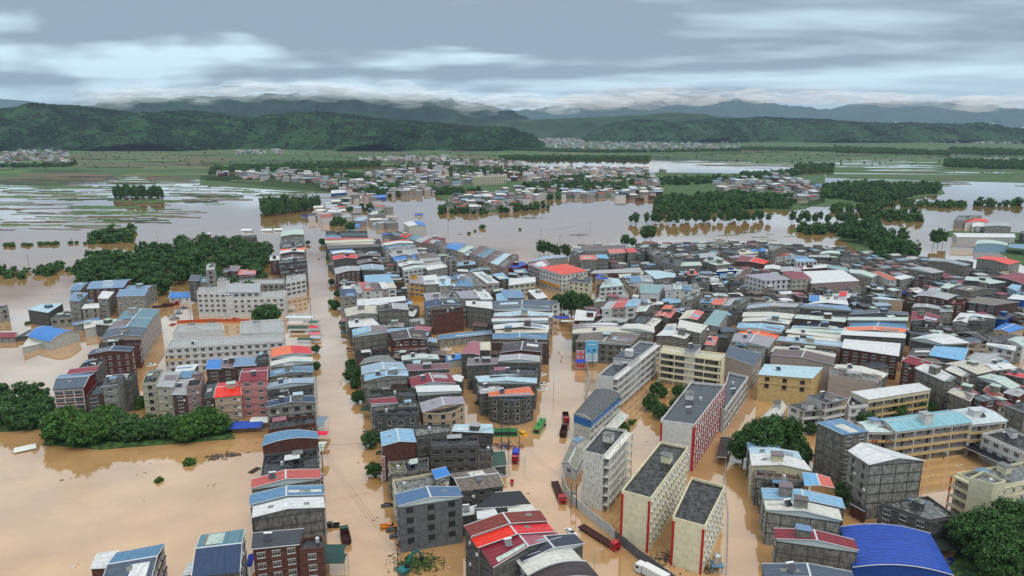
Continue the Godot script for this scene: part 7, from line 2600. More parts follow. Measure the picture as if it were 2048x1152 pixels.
["house","house with pale blue roof over white arched fronts",[2276,-5493,2457,-5538,2475,-5655,2309,-5615],11,"m:l2:0.6:0","white","n:a"],
["house","house with bright white roof behind the arcaded white corner",[1961,-5339,2083,-5304,2131,-5453,2026,-5482],9,"g:w:0.8:0","conc","n:"],
["house","house with grey roof with a water tank behind the crimson roof",[2051,-5219,2197,-5202,2245,-5339,2115,-5392],9.5,"g:g:0.8:0","concd","n:"],
["house","house with green-grey gable at the water edge",[2663,-5967,2846,-5989,2907,-6122,2743,-6099],9,"g:e:0.8:0","concs","n:"],
["house","long blackened block at the water edge",[2709,-5673,2881,-5693,2949,-5835,2778,-5806],9.5,"f:d:0:0","concs","n:w"],
["house","brick house with thin white roof",[2258,-5328,2466,-5374,2506,-5482,2320,-5453],9,"p:w:0.4:0","brick","n:"],
["house","house with teal roof east of the thin white roof",[2458,-5339,2564,-5202,2616,-5367,2509,-5439],9.5,"m:t3:0.6:0","conc","n:"],
["house","house with mint roof east of the teal roof",[2525,-5120,2559,-4994,2644,-5153,2611,-5287],9.5,"m:e:0.6:0","conc","n:"],
["house","house with flat grey sheets near the water edge",[2516,-5840,2675,-5799,2730,-5924,2554,-5916],9,"p:g:0.4:0","concd","n:"],
["corner_block","arcaded white corner block",[1662,-4866,1746,-4698,1940,-4741,1885,-4937],14,"m:n4/k:0.5:0","white","n:w r:a"],
["corner_block","stone-fronted block with crimson roof",[1935,-4726,2086,-4755,2118,-5000,1963,-4968],14,"m:m2:0.6:0","stone","n:w"],
["shop_block","vast white roof over pinkish shops",[2059,-4687,2412,-4743,2464,-5111,2151,-5078],12,"p:w:0.6:0.4","pinkg","n:w"],
["house","house with long windowless wall under a grey gable by the water",[3282,-5431,3445,-5225,3528,-5285,3389,-5565],13.5,"g:g2:1.2:0.3","concs","n: r:w"],
["house","house with orange-red gable with a white street front",[3771,-5578,3851,-5324,4024,-5444,3892,-5677],12.5,"g:r3:1.2:0.3","conc","r:w n:"],
["house","house with mint roof on the market street",[2507,-5077,2591,-4921,2674,-5014,2569,-5209],11,"g:e:1.0:0.5","conc","r:w n:"],
["house","house with terracotta roof over white paired fronts",[2698,-5133,2695,-4868,2788,-4913,2755,-5166],10.5,"m:o3:0.5:0","white","r:w n:w"],
["house","house with bright white lid over a glassed balcony",[2761,-4974,2773,-4868,2911,-4959,2903,-5059],10.5,"p:w:0.5:0","conc","n:w r:w"],
["house","house with dull grey gable with poster-covered front",[2989,-5171,3072,-5007,3185,-5055,3101,-5246],12.5,"g:g:1.0:0.4","concs","n: r:w"],
["house","house with dark flat roof before the poster-covered front",[2866,-4882,2955,-4823,3031,-4942,2936,-4972],10,"f:d:0:0","brickd","n:w"],
["house","house with pale long roof behind the red-edged roofs",[3208,-4837,3306,-4723,3452,-4779,3297,-4958],11,"g:e:0.8:0.3","concd","n:"],
["house","house with plum-coloured wide roof at the eastern frame",[3478,-4952,3541,-4717,3797,-5020,3639,-5052],11,"a:m2:1.2:0","concd","n:"],
["house","pale blue house with arched windows",[3332,-4578,3343,-4508,3478,-4654,3434,-4681],11.5,"m:l2:0.6:0","bluewall2","n:w"],
["house","lilac bowed roof on a brown brick block",[2542,-4277,2676,-4173,2801,-4289,2651,-4399],13.5,"a:n4/g:0.8:0.4","brickd","n:w"],
["house","house with open brick terrace beside the lilac bowed roof",[2645,-4105,2724,-4090,2827,-4201,2765,-4247],12.5,"f:br:0:0","brick","n:w"],
["house","house with wide dusty grey roof on brown brick",[2795,-4152,2897,-4054,3091,-4136,2938,-4286],13,"p:as3:0.5:0","brickd","n:w r:"],
["house","house with grey gable over the water lane end",[2427,-4097,2558,-4040,2593,-4108,2484,-4169],11,"g:g:0.8:0.3","concs","n:"],
["house","house with pale green lid at the water lane end",[2554,-4035,2628,-4035,2690,-4145,2603,-4141],10,"p:e:0.4:0","conc","n:"],
["house","house with white roof edge with blue skirt at the eastern frame",[3191,-4370,3263,-4323,3361,-4418,3318,-4493],9.5,"p:w:0.4:0","bluewall","n:"],
["house","unfinished grey house across the flood",[5145,-8112,5252,-8096,5730,-8503,5441,-8503],9,"f:c:0:0","conc","n:w l:w"],
["house","house with red gable roof across the flood",[5262,-8087,5557,-8118,5706,-8379,5414,-8298],7,"g:r2:1.6:0","white","n:"],
["house","white cottage across the flood",[5165,-7805,5309,-7805,5515,-8136,5363,-8098],6,"g:w:0.8:0","white","n:w"],
["house","long concrete block with pale roof across the flood",[5192,-7634,5467,-7614,5650,-7922,5391,-7922],9,"g:g:1.0:0","conc","l:w n:"],
["shed","very long white shed across the flood",[4556,-7086,5125,-7057,5290,-7309,4677,-7359],6,"h:w:0.8:0","shed","n:"],
["warehouse","mint arched hall across the flood",[4413,-6587,4671,-6521,4759,-6639,4591,-6826],7,"a:e:1.6:0","bluewall2","n:"],
["canopy","broad blue canopy across the flood",[4669,-6494,4743,-6335,4937,-6605,4801,-6672],6,"p:b2:0.6:0","posts",""],
["shed","low grey roofs on the flooded yard",[4199,-6618,4419,-6593,4473,-6747,4295,-6731],4,"g:n3:0.6:0","white","n:"],
["house","bare block cut by the frame across the flood",[5185,-7087,5236,-7027,5344,-7178,5294,-7221],9,"f:c:0:0","concd","l:w n:w"],
["shed","light blue long shed by the far road bridge",[-2495,-9962,-2284,-9962,-2384,-10347,-2568,-10322],3.4,"h:l2:0.8:0","bluewall2",""],
["shed","teal shed by the far grove",[-2470,-9241,-2359,-9262,-2421,-9490,-2523,-9469],4,"h:t3:0.8:0","shed",""],
["shed","aqua shed beside the blue hoarding",[-2398,-8916,-2266,-8972,-2335,-9205,-2445,-9165],3.2,"h:l:0.8:0","shed",""],
["shed","grey-roofed workshop with blue walls",[-2175,-8811,-2021,-8811,-2119,-9193,-2243,-9144],3.6,"h:g:0.8:0","shed",""],
["shed","low blue-grey shed in open water",[-2007,-9779,-1874,-9802,-1943,-10148,-2060,-10101],2.6,"h:b:0.8:0","shed",""],
["shed","royal blue shed in open water",[-1912,-9555,-1726,-9587,-1814,-10086,-1993,-10038],3.6,"h:B:0.8:0","bluewall2",""],
["shed","pale-roofed shed with blue walls in open water",[-1828,-9091,-1662,-9110,-1742,-9518,-1893,-9454],3.4,"h:e:0.8:0","shed",""],
["shed","grey-roofed workshop beside the sand heap",[-1624,-8131,-1457,-8100,-1509,-8340,-1658,-8340],3.4,"h:g2:0.8:0","bluewall2",""],
["shed","sky-blue shed behind the road-end trees",[-1903,-7993,-1755,-7993,-1818,-8258,-1955,-8258],3.4,"h:B2:0.8:0","bluewall2",""],
["shed","little royal blue tarpaulin roof adrift in the flood",[-1276,-9141,-1164,-9141,-1195,-9319,-1285,-9299],2,"h:B:0.8:0","shed",""],
["shed","small blue lean-to by the far grove",[-2594,-9953,-2487,-9930,-2557,-10191,-2641,-10166],3.5,"h:B:0.8:0","bluewall2",""],
["shed","white and blue long shed before the far village",[-3053,-11851,-2773,-12070,-2910,-12629,-3189,-12437],3.5,"h:w:0.8:0","bluewall",""],
["shed","bright blue long shed beyond the bridge",[-2245,-11142,-2018,-11239,-2088,-11640,-2327,-11557],3.5,"h:B2:0.8:0","bluewall",""],
["shed","white shed with blue walls beyond the bridge",[-2433,-11723,-2273,-11766,-2377,-12297,-2519,-12205],3.5,"h:w:0.8:0","bluewall",""],
["shed","plain white hall of the far village",[-2050,-12078,-1804,-12170,-1816,-12405,-2059,-12334],6,"h:w2:0.8:0","bluewall",""],
["public_building","long cream public building of the far village",[-757,-13725,-129,-14052,-132,-14290,-722,-13985],16,"f:c2:0:0","cream","n:w"]]
const BLOCKS := [
["main road and first alley block",[-47.1,-240.4,-57.8,-269.8,-80,-345.1,-103.6,-420.7,-139.4,-534.8,-192,-720.1,-133.3,-689.8,-91,-531.2,-60.3,-418.5,-42.3,-361.5,-28.2,-312.8,-20.8,-273.8,-35.5,-264.8]],
["wedge block east of the first alley",[-13.8,-291.3,-23.7,-333.7,-10.6,-363.2,16.4,-357.3,10.4,-284.5]],
["terraces north of the wedge block",[-47.5,-420.7,-10.7,-365.8,18.6,-365.8,26.3,-438.4,-4.9,-471.3,-56.3,-471.3]],
["terraces round the yellow corner",[-75.5,-509.2,-8.5,-482.8,12.4,-467.1,20.8,-526,-59.5,-661.9,-125.8,-689.8]],
["jumble behind the school",[34.6,-343.5,70.1,-365.8,79.3,-357.3,107.2,-333.7,151,-418.5,157.5,-468.5,59.1,-455,41.8,-407.5]],
["long terraces east of the school",[105.1,-326.4,113.2,-308.2,125.3,-326.4,148.4,-312.8,176.4,-312.8,241.6,-420.7,263.9,-468.5,169.9,-482.8]],
["quarter east of the water lane",[185.9,-312.8,184.6,-274.9,207.1,-264.8,353.7,-468.5,274.2,-468.5]],
["northern waterside quarter",[49,-531.2,172.6,-493.4,344.1,-455,394.6,-526,372.5,-583.3,312.2,-636,212.7,-689.8,122.4,-659.2,59.8,-653.9]],
["middle quarter beside the coral roof",[59.1,-455,157.5,-468.5,185.2,-531.2,59.6,-514.1]],
["south end of the first alley",[-40.3,-211.3,-4.1,-219,-3,-245.8,-47,-251]]]
const GROVES := [
["grove",[-342.1,-534.8,-366.9,-589.7,-330.6,-628.6,-311.4,-667.3,-270,-672.8,-229.5,-653.9,-187.5,-534.8,-182,-471.3,-223,-485.8,-246.2,-534.8,-246.6,-482.8,-288,-493.4,-313.3,-493.4],14,1.25,1,"tall green tree in the dense grove behind the grey blocks","dense grove west of the main road","tree"],
["tall",[-322.2,-900.4,-270.6,-985.3,-287,-1046.7,-351.6,-985.3],8,1.2,1,"dark green grove by the far sheds","grove by the far sheds",""],
["tall",[-643.9,-1131,-556.1,-1116.1,-578.5,-1162.2,-679.5,-1195],9,1.3,2,"dark green isolated grove in the western fields","isolated grove in the western fields",""],
["far",[-427.3,-695.7,-386.7,-704.6,-428.5,-789.1,-449.6,-796.7,-449.3,-733],11,1.0,1,"dark green bank trees in the western flood","bank trees in the western flood",""],
["far",[-394.6,-526,-359.2,-562.9,-375.5,-589.7,-420.9,-562.9],11,0.85,1,"dark green western bank trees","western bank trees",""],
["bush",[-505.1,-681.2,-481.3,-689.8,-418.1,-701.6,-423.4,-710.8,-489.2,-701.6,-515.4,-695.7],8,1.1,0,"low bush on the thin bank in the western flood","bank bushes","bush"],
["tall",[140.6,-828.6,278.4,-849.8,318.1,-858.6,329.7,-890.8,291.3,-890.8,146.2,-863],12,1.15,2,"slender tree in the flooded tree line across the eastern water","flooded tree line","tree"],
["tall",[331.2,-828.6,434.9,-845.5,452.8,-881.3,351.6,-881.3],13,1.2,2,"slender tree at the eastern end of the flooded tree line","flooded tree line, eastern end","tree"],
["far",[201.5,-985.3,396.3,-997,450.3,-1116.1,382.5,-1178.4,224.6,-1101.5],12,1.25,1,"dark green broad wood between hamlets","broad wood between hamlets",""],
["grove",[344.2,-726.5,346.2,-667.3,316.2,-589.7,348.7,-594.1,412.4,-726.5,420.4,-816.3,376.2,-796.7],15,1.15,0,"leafy tree on the wooded spit above the market street","wooded spit","tree"],
["far",[312.9,-753.1,406.9,-789.1,426.5,-828.6,338.2,-816.3],11,1.0,1,"dark green eastern islet trees","eastern islet trees",""],
["far",[441.4,-858.6,503.1,-858.6,543.9,-930.5,490.5,-957.1],13,1.0,1,"dark green eastern bank trees","eastern bank trees",""],
["far",[506.4,-1154.2,542.6,-1046.7,753.9,-1238.7,811.9,-1336.2,717.8,-1413.8,607.8,-1368.4],15,1.2,1,"dark green eastern waterside wood","eastern waterside wood",""],
["far",[526.6,-1015.1,649.5,-1003,685.4,-1059.9,563,-1087.3],13,0.8,1,"dark green narrow eastern flood bank","narrow eastern flood bank",""],
["far",[-103.8,-941,-29.3,-930.5,-31.4,-997,-96.6,-1009],11,1.0,1,"dark green half-drowned clump","half-drowned clump",""],
["far",[22.4,-1212.1,197.6,-1229.7,219.4,-1368.4,25.2,-1368.4],15,1.2,0,"dark green far village tree belt","far village tree belt",""],
["far",[-142.9,-1629.5,42.3,-1661.1,47.7,-1879.1,-164.4,-1879.1],17,1.2,0,"dark green trees behind the cream building","trees behind the cream building",""],
["far",[-709.3,-1661.1,-589.8,-1800.4,-374.2,-2010.6,-401.9,-2161.6,-657.6,-2010.6,-800.8,-1879.1],17,1.2,0,"dark green western village tree belt","western village tree belt",""],
["far",[697.9,-1745.5,790.4,-1745.5,898.2,-1987.4,793.1,-1987.4],13,1.2,0,"dark green square copse on the plain","square copse on the plain",""],
["far",[1327.6,-2928.1,1612.2,-2619.3,1800.3,-2928.1,1561.9,-3449.9],22,1.3,0,"dark green hedge line on the eastern plain","hedge line on the eastern plain",""],
["far",[1186.5,-1942.6,1331.7,-1838.9,1581.4,-2189,1386.8,-2275.4],18,1.2,0,"dark green eastern frame hedge","eastern frame hedge",""],
["far",[1714.6,-2787.4,1888.3,-2619.3,2219.5,-3083.8,2038.1,-3318.6],24,1.3,0,"dark green distant river bank trees","distant river bank trees",""],
["far",[-16,-930.5,17.9,-962.6,54.2,-997,55.8,-1027.5,-16.9,-985.3],13,0.9,0,"dark green point of land trees","point of land trees",""],
["far",[-271.8,-1178.4,-221.5,-1178.4,-198.1,-1368.4,-256.3,-1368.4],15,1.1,0,"dark green trees at the village edge by the bridge","trees at the village edge by the bridge",""],
["far",[-137.6,-1178.4,-55.2,-1212.1,-58.5,-1285.6,-147.6,-1266.5],15,1.1,0,"dark green trees amid the middle far village","trees amid the middle far village",""],
["far",[-300.9,-1745.5,-175.7,-2010.6,-188.8,-2161.6,-330.6,-1921],15,1.1,0,"dark green trees behind the middle far village","trees behind the middle far village",""],
["far",[29,-1131,76.4,-1116.1,79.4,-1162.2,30.2,-1178.4],15,1.1,0,"dark green trees on the village waterfront","trees on the village waterfront",""],
["far",[287.4,-1368.4,464.7,-1437.7,506.6,-1569.7,317.4,-1514.2],15,1.1,0,"dark green woods west of the hamlet","woods west of the hamlet",""],
["far",[480.6,-1487.8,663.8,-1629.5,732.2,-1800.4,535.5,-1661.1],15,1.1,0,"dark green woods north of the hamlet","woods north of the hamlet",""],
["far",[-39.5,-2336.8,442,-2275.4,479.3,-2470.1,-42.9,-2542.5],15,1.1,0,"dark green hedgerow north of the far village","hedgerow north of the far village",""],
["far",[-1387.6,-1921,-1224.8,-1964.8,-1315.3,-2161.6,-1252.9,-2010.6,-1451.4,-2010.6],15,1.1,0,"dark green trees round the hillside village","trees round the hillside village",""],
["far",[-143.5,-3196.9,355.8,-2879.7,969.5,-3030.1,1022.3,-3196.9,380.7,-3083.8,-154.7,-3449.9],15,1.1,0,"dark green river bank trees of the distant town","river bank trees of the distant town",""],
["far",[1022.3,-3196.9,1371,-2978.3,1526.2,-3318.6,1102.5,-3449.9],15,1.1,0,"dark green river bank trees on the plain","river bank trees on the plain",""],
["far",[190.6,-930.5,307.3,-941,325,-997,201.5,-985.3],15,1.1,0,"dark green southern edge of the broad wood","southern edge of the broad wood",""],
["far",[73.8,-1368.4,167.3,-1514.2,179.8,-1629.5,82.9,-1541.5],15,1.1,0,"dark green garden trees of the eastern far village","garden trees of the eastern far village",""],
["far",[180.6,-1368.4,281.3,-1437.7,306.6,-1569.7,196,-1487.8],15,1.1,0,"dark green orchard trees of the eastern far village","orchard trees of the eastern far village",""],
["far",[-566.5,-1728,-427.5,-1661.1,-264.7,-1413.8,-278.2,-1487.8,-453.4,-1763.5],15,1.1,0,"dark green trees behind the western village row","trees behind the western village row",""],
["far",[435.7,-957.1,504.2,-957.1,530.7,-1009,458.6,-1009],15,1.1,0,"dark green islet trees on the eastern water","islet trees on the eastern water",""],
["far",[671.7,-1015.1,742.8,-1015.1,774.6,-1059.9,700.5,-1059.9],15,1.1,0,"dark green bank trees at the eastern frame","bank trees at the eastern frame",""],
["far",[-263.1,-957.1,-239.2,-1033.8,-251.3,-1087.3,-276.9,-1009],13,0.8,0,"dark green trees by the far road sheds","trees by the far road sheds",""],
["far",[-214.2,-985.3,-166.9,-881.3,-157.5,-881.3,-212.2,-1046.7],13,0.8,0,"dark green trees east of the far road","trees east of the far road",""],
["far",[-213.7,-816.3,-202.9,-845.5,-211.2,-881.3,-223.3,-854.2],13,0.8,0,"dark green trees at the road end","trees at the road end",""],
["far",[-238.2,-1178.4,-182.9,-1146.4,-195.9,-1229.7,-251.9,-1247.8],13,0.8,0,"dark green garden trees by the bridge","garden trees by the bridge",""],
["far",[-1386,-1745.5,-557.1,-2058.6,-198.6,-2275.4,-250.7,-2879.7,-1513.1,-2978.3,-2474.3,-2879.7],95,0.55,0,"dark green scattered field bushes on the western plain","scattered field bushes on the western plain",""],
["far",[-209.5,-2401.6,508,-2619.3,597.1,-3083.8,-278,-3196.9],95,0.55,0,"dark green scattered field bushes on the middle plain","scattered field bushes on the middle plain",""],
["far",[466.2,-2401.6,893.6,-2058.6,1633.5,-2058.6,2314.1,-2928.1,1667.1,-3519.4,618.8,-3196.9],95,0.55,0,"dark green scattered field bushes on the eastern plain","scattered field bushes on the eastern plain",""]]
const TREES := [
["broad",-175,-250.1,1.15,1.0,"biggest round tree at the western tip of the hedge",""],
["broad",-164.2,-246.7,1.2,1.0,"large round tree second from the western tip of the hedge",""],
["broad",-158.5,-250.1,1.1,1.0,"round tree in the hedge below the crimson tiled house",""],
["broad",-175,-256.4,1.1,1.0,"tree at the back of the hedge tip",""],
["broad",-161.7,-259.1,1.0,1.0,"tree touching the foot of the crimson tiled house",""],
["broad",-122.5,-256.4,1.15,1.0,"bright rounded tree near the blue tarpaulin shed",""],
["broad",-125.1,-251,1.0,1.0,"tree at the water side of the bright rounded tree",""],
["broad",-116,-257.3,0.85,1.0,"small tree between the bright tree and the tarpaulin shed",""],
["grove",-152.2,-251,0.78,1.0,"low dark tree in the middle of the hedge before the stone fronts","hedge middle"],
["grove",-147.5,-250.1,0.78,1.0,"low dark tree in the middle of the hedge before the stone fronts","hedge middle"],
["grove",-143.5,-251,0.78,1.0,"low dark tree in the middle of the hedge before the stone fronts","hedge middle"],
["grove",-140.1,-251.9,0.78,1.0,"low dark tree in the middle of the hedge before the stone fronts","hedge middle"],
["grove",-135.8,-252.3,0.78,1.0,"low dark tree in the middle of the hedge before the stone fronts","hedge middle"],
["grove",-131.7,-252.8,0.78,1.0,"low dark tree in the middle of the hedge before the stone fronts","hedge middle"],
["grove",-143.3,-256.4,0.78,1.0,"low dark tree in the middle of the hedge before the stone fronts","hedge middle"],
["grove",-150.2,-256.4,0.78,1.0,"low dark tree in the middle of the hedge before the stone fronts","hedge middle"],
["grove",-136.8,-257.3,0.78,1.0,"low dark tree in the middle of the hedge before the stone fronts","hedge middle"],
["grove",-154.2,-256.4,0.78,1.0,"low dark tree in the middle of the hedge before the stone fronts","hedge middle"],
["grove",-207.7,-264.8,0.85,1.0,"dark tree in the thicket at the western frame edge","thicket at the western edge"],
["grove",-198.9,-261,0.85,1.0,"dark tree in the thicket at the western frame edge","thicket at the western edge"],
["grove",-193.5,-261,0.85,1.0,"dark tree in the thicket at the western frame edge","thicket at the western edge"],
["grove",-190.4,-264.8,0.85,1.0,"dark tree in the thicket at the western frame edge","thicket at the western edge"],
["grove",-210.9,-273.8,0.85,1.0,"dark tree in the thicket at the western frame edge","thicket at the western edge"],
["grove",-204.2,-274.9,0.85,1.0,"dark tree in the thicket at the western frame edge","thicket at the western edge"],
["grove",-198,-275.9,0.85,1.0,"dark tree in the thicket at the western frame edge","thicket at the western edge"],
["grove",-222.5,-286.7,0.85,1.0,"dark tree in the thicket at the western frame edge","thicket at the western edge"],
["grove",-215.6,-288.4,0.85,1.0,"dark tree in the thicket at the western frame edge","thicket at the western edge"],
["grove",-206.8,-286.7,0.85,1.0,"dark tree in the thicket at the western frame edge","thicket at the western edge"],
["grove",-193.1,-272.3,0.85,1.0,"dark tree in the thicket at the western frame edge","thicket at the western edge"],
["bush",-160.9,-282.8,1.6,0.0,"vines and shrub beside the tall slab wall",""],
["round",-53.9,-244.5,0.82,0.6,"round kerb tree beside the twin-peaked blue roof",""],
["round",-48.1,-222.5,0.62,0.6,"leafy shrub-like tree below the vertical red sign",""],
["round",-80.3,-331.4,0.62,0.6,"small round kerb tree, first of the row of four",""],
["round",-75.8,-314.7,0.9,0.6,"largest round kerb tree of the row of four",""],
["round",-72.5,-305.7,0.58,0.6,"small round kerb tree squeezed in the row of four",""],
["round",-67.6,-288.4,0.7,0.6,"last round kerb tree of the row of four",""],
["round",-116.4,-447.2,0.66,0.6,"twin kerb tree with red shop behind it",""],
["round",-121,-455,0.58,0.6,"twin kerb tree on the water side",""],
["round",-103.8,-409.6,0.39,0.6,"tiny kerb tree by the green awnings",""],
["round",-105.1,-357.3,0.55,0.6,"kerb tree by the carport end",""],
["round",-97.8,-331.4,0.47,0.6,"kerb tree beside the white ridge roof",""],
["round",-136.6,-517.4,0.62,0.6,"round kerb tree before the brown brick house",""],
["round",-124.4,-482.8,0.55,0.6,"kerb tree behind the market bikes",""],
["round",-165,-616.7,0.47,0.6,"far kerb tree by the blackened walls",""],
["round",-190.8,-695.7,0.78,0.6,"tall kerb tree at the far end of the main road",""],
["round",-206.2,-698.6,0.55,0.6,"far kerb tree on the west bank",""],
["big",-147.1,-404.3,0.95,1,"large tree in front of the white rounded office wing",""],
["big",38.1,-432.4,1.0,1,"massive dark tree on the second street",""],
["big",32.1,-442.2,0.75,1,"dark tree merging with the massive street tree",""],
["big",46.1,-442.2,0.75,1,"dark tree beside the lime house",""],
["round",59.2,-280.1,0.8,0.3,"round yard tree with a red planter",""],
["round",61.6,-270.8,0.76,0.3,"round yard tree in front of the red pilaster block",""],
["round",65.4,-297.1,0.68,0.3,"yard tree in front of the cream gallery block, western one",""],
["round",67.5,-294.2,0.56,0.3,"small yard tree beside the western one",""],
["round",74.7,-294.2,0.68,0.3,"yard tree below the cream gallery stairs",""],
["round",69.7,-279.1,0.68,0.3,"yard tree half hidden by the red pilaster block",""],
["round",79.6,-297.1,0.56,0.3,"yard tree touching the red pilaster block",""],
["bush",45.5,-261,0.9,0.0,"shrub beside the canteen canopy",""],
["bush",48.7,-265.8,0.6,0.0,"small shrub beyond the canteen canopy",""],
["bush",43.8,-259.1,0.7,0.0,"shrub behind the stained dormitory",""],
["bush",50.5,-268.3,0.35,0.0,"tiny round sapling in the yard",""],
["big",89.3,-230.6,1.05,0.5,"huge dark tree overhanging the flooded lane",""],
["big",98.6,-236.4,0.95,0.5,"dark tree crown beside the pale hut roof",""],
["big",83.6,-232.5,0.7,0.5,"dark tree leaning over the purple shelter",""],
["big",102,-228.7,0.6,0.5,"lighter tree at the edge of the huge dark tree",""],
["big",131.1,-172.1,0.95,0.5,"tall feathery tree in the bottom corner",""],
["big",139.7,-175.5,1.05,0.5,"tallest feathery tree in the bottom corner",""],
["big",129.9,-176.7,0.75,0.5,"feathery tree next to the blue vaulted roof",""],
["big",139.1,-167.6,1.0,0.5,"feathery tree cut by the frame corner",""],
["big",128.8,-163.4,0.75,0.5,"lower feathery tree at the bottom edge",""],
["round",137.8,-264.8,0.9,0.3,"round school bush beside the bare tall block",""],
["round",141.1,-259.1,1.0,0.3,"round bush before the white school",""],
["round",157.2,-268.8,1.05,0.3,"bush under the white sheet-roofed school range",""],
["round",169.3,-273.8,1.0,0.3,"bush under the school range beside the panelled block",""],
["round",174.1,-274.9,0.8,0.3,"small bush against the panelled block",""],
["round",118,-256.4,0.6,0.3,"tree at the white school corner",""],
["round",107.4,-203.5,0.8,0.0,"tree in the gap beside the sky-blue roof",""],
["round",129.3,-211.3,0.5,0.0,"shrub behind the grey shell",""],
["tall",25.9,-636,1.3,1.5,"thin tall tree in the row by the coral red roof","thin tree row"],
["tall",29.3,-631.1,1.35,1.5,"thin tall tree in the row by the coral red roof","thin tree row"],
["tall",33.6,-633.5,1.3,1.5,"thin tall tree in the row by the coral red roof","thin tree row"],
["tall",37.4,-628.6,1.2,1.5,"thin tall tree in the row by the coral red roof","thin tree row"],
["tall",41,-626.2,1.15,1.5,"thin tall tree in the row by the coral red roof","thin tree row"],
["tall",47.3,-626.2,1.2,1.5,"thin tall tree in the row by the coral red roof","thin tree row"],
["tall",50.3,-623.8,1.1,1.5,"thin tall tree in the row by the coral red roof","thin tree row"],
["grove",139.6,-726.5,1.3,1,"bamboo-like clump in the water before the tree line",""],
["grove",146.1,-733,1.3,1,"second feathery clump in the water before the tree line",""],
["grove",113.7,-695.7,0.9,1,"shrubby clump beside the long concrete block",""],
["grove",120.3,-689.8,0.8,1,"shrubby clump by the red lid roof",""],
["bush",-34.3,-808.4,1.7,0.0,"round bush island in the open flood",""],
["bush",-47.6,-767.1,0.9,0.0,"tiny bush in the open flood",""],
["bush",9.2,-796.7,0.8,0.0,"small bush beside the reed tufts",""],
["bush",-41.9,-785.3,0.7,0.0,"tuft beside the round bush island",""],
["tall",416.4,-675.6,1.6099999999999999,1,"lone leafy tree in the eastern flood",""],
["tall",415.3,-681.2,1.54,1,"second stem of the lone eastern trees",""],
["tall",429.8,-689.8,1.4,1,"third stem of the lone eastern trees",""],
["tall",361.4,-616.7,1.4,1,"lone tree standing off the wooded spit",""],
["bush",-116.3,-231.4,1.0,0.8,"floating shrub tangled in debris",""],
["bush",-121.2,-218.7,0.75,0.8,"floating bush beside the black barrel",""],
["bush",-98.5,-240.4,0.35,0.8,"tiny floating tuft near the brick house",""],
["bush",-155.2,-219.7,0.35,0.8,"small floating clump of dark weed",""],
["bush",-123.9,-767.1,1.2,0.8,"bush at the alley head workshop",""],
["bush",-296.5,-411.8,0.8,0.8,"water weeds before the bare blocks",""],
["round",-203.1,-828.6,1.1700000000000002,1,"dark tree at the road end sheds",""],
["round",-184.1,-789.1,1.3,1,"leafy tree behind the sky-blue shed",""],
["round",-223.2,-962.6,1.04,1,"round tree beside the far grey workshop",""],
["round",-241,-985.3,1.04,1,"tree beside the light blue long shed",""],
["round",-142.9,-824.5,1.1700000000000002,1,"tree by the grey-roofed workshop",""]]
const LANDS := [
[-1382.6,-1368.4,-1098,-1514.2,-1018.7,-1629.5,-799.8,-1629.5,-489.3,-1368.4,-320.6,-1238.7,-295.9,-1285.6,-534.7,-1629.5,-470,-2058.6,-130.4,-2505.8,212.8,-2401.6,508,-2619.3,762.3,-2275.4,759.6,-1745.5,1355.2,-1629.5,3770.5,-3913.6,1821.2,-4520.1,1544.6,-4639.8,803.8,-6541.7,-118.4,-7067.3,-5590,-6541.7,-3865.2,-3196.9],
[-19.1,-1116.1,248.3,-1178.4,287.4,-1368.4,-25.7,-1514.2,-399.5,-1745.5,-394.6,-1449.9,-296.3,-1247.8,-149.8,-1285.6,-92.7,-1046.7,-23.3,-957.1,26.1,-1015.1],
[-615.6,-1390.8,-338.2,-1238.7,-258.5,-1195,-320.4,-1487.8,-572.2,-1745.5,-747,-1693.9],
[201.5,-985.3,405.9,-985.3,482.4,-1080.3,735.2,-1661.1,352.7,-1745.5],
[315.9,-789.1,343.7,-774.3,418.4,-812.3,430.7,-837,343.1,-828.6],
[354,-760,312.9,-583.3,347,-583.3,400.6,-695.7,414.6,-816.3,385.2,-816.3],
[458.2,-760,497.8,-789.1,644.5,-760,572.2,-616.7,421.2,-534.8,467.1,-667.3,502.6,-720.1],
[425.3,-1033.8,493.2,-1021.3,746.7,-1212.1,831.1,-1368.4,591.9,-1449.9],
[690.5,-1584.3,1238.9,-1368.4,1470.5,-1629.5,809.3,-1693.9],
[-179.5,-246.7,-155.1,-242.5,-107.9,-251.9,-114,-262.4,-138.7,-259.1,-154.7,-255.5,-181.5,-257.3],
[-225,-254.5,-185.9,-261,-204.4,-291.3,-254.2,-291.3],
[112.9,-161.4,145.9,-161.4,163.3,-184.1,131.5,-182.8]]
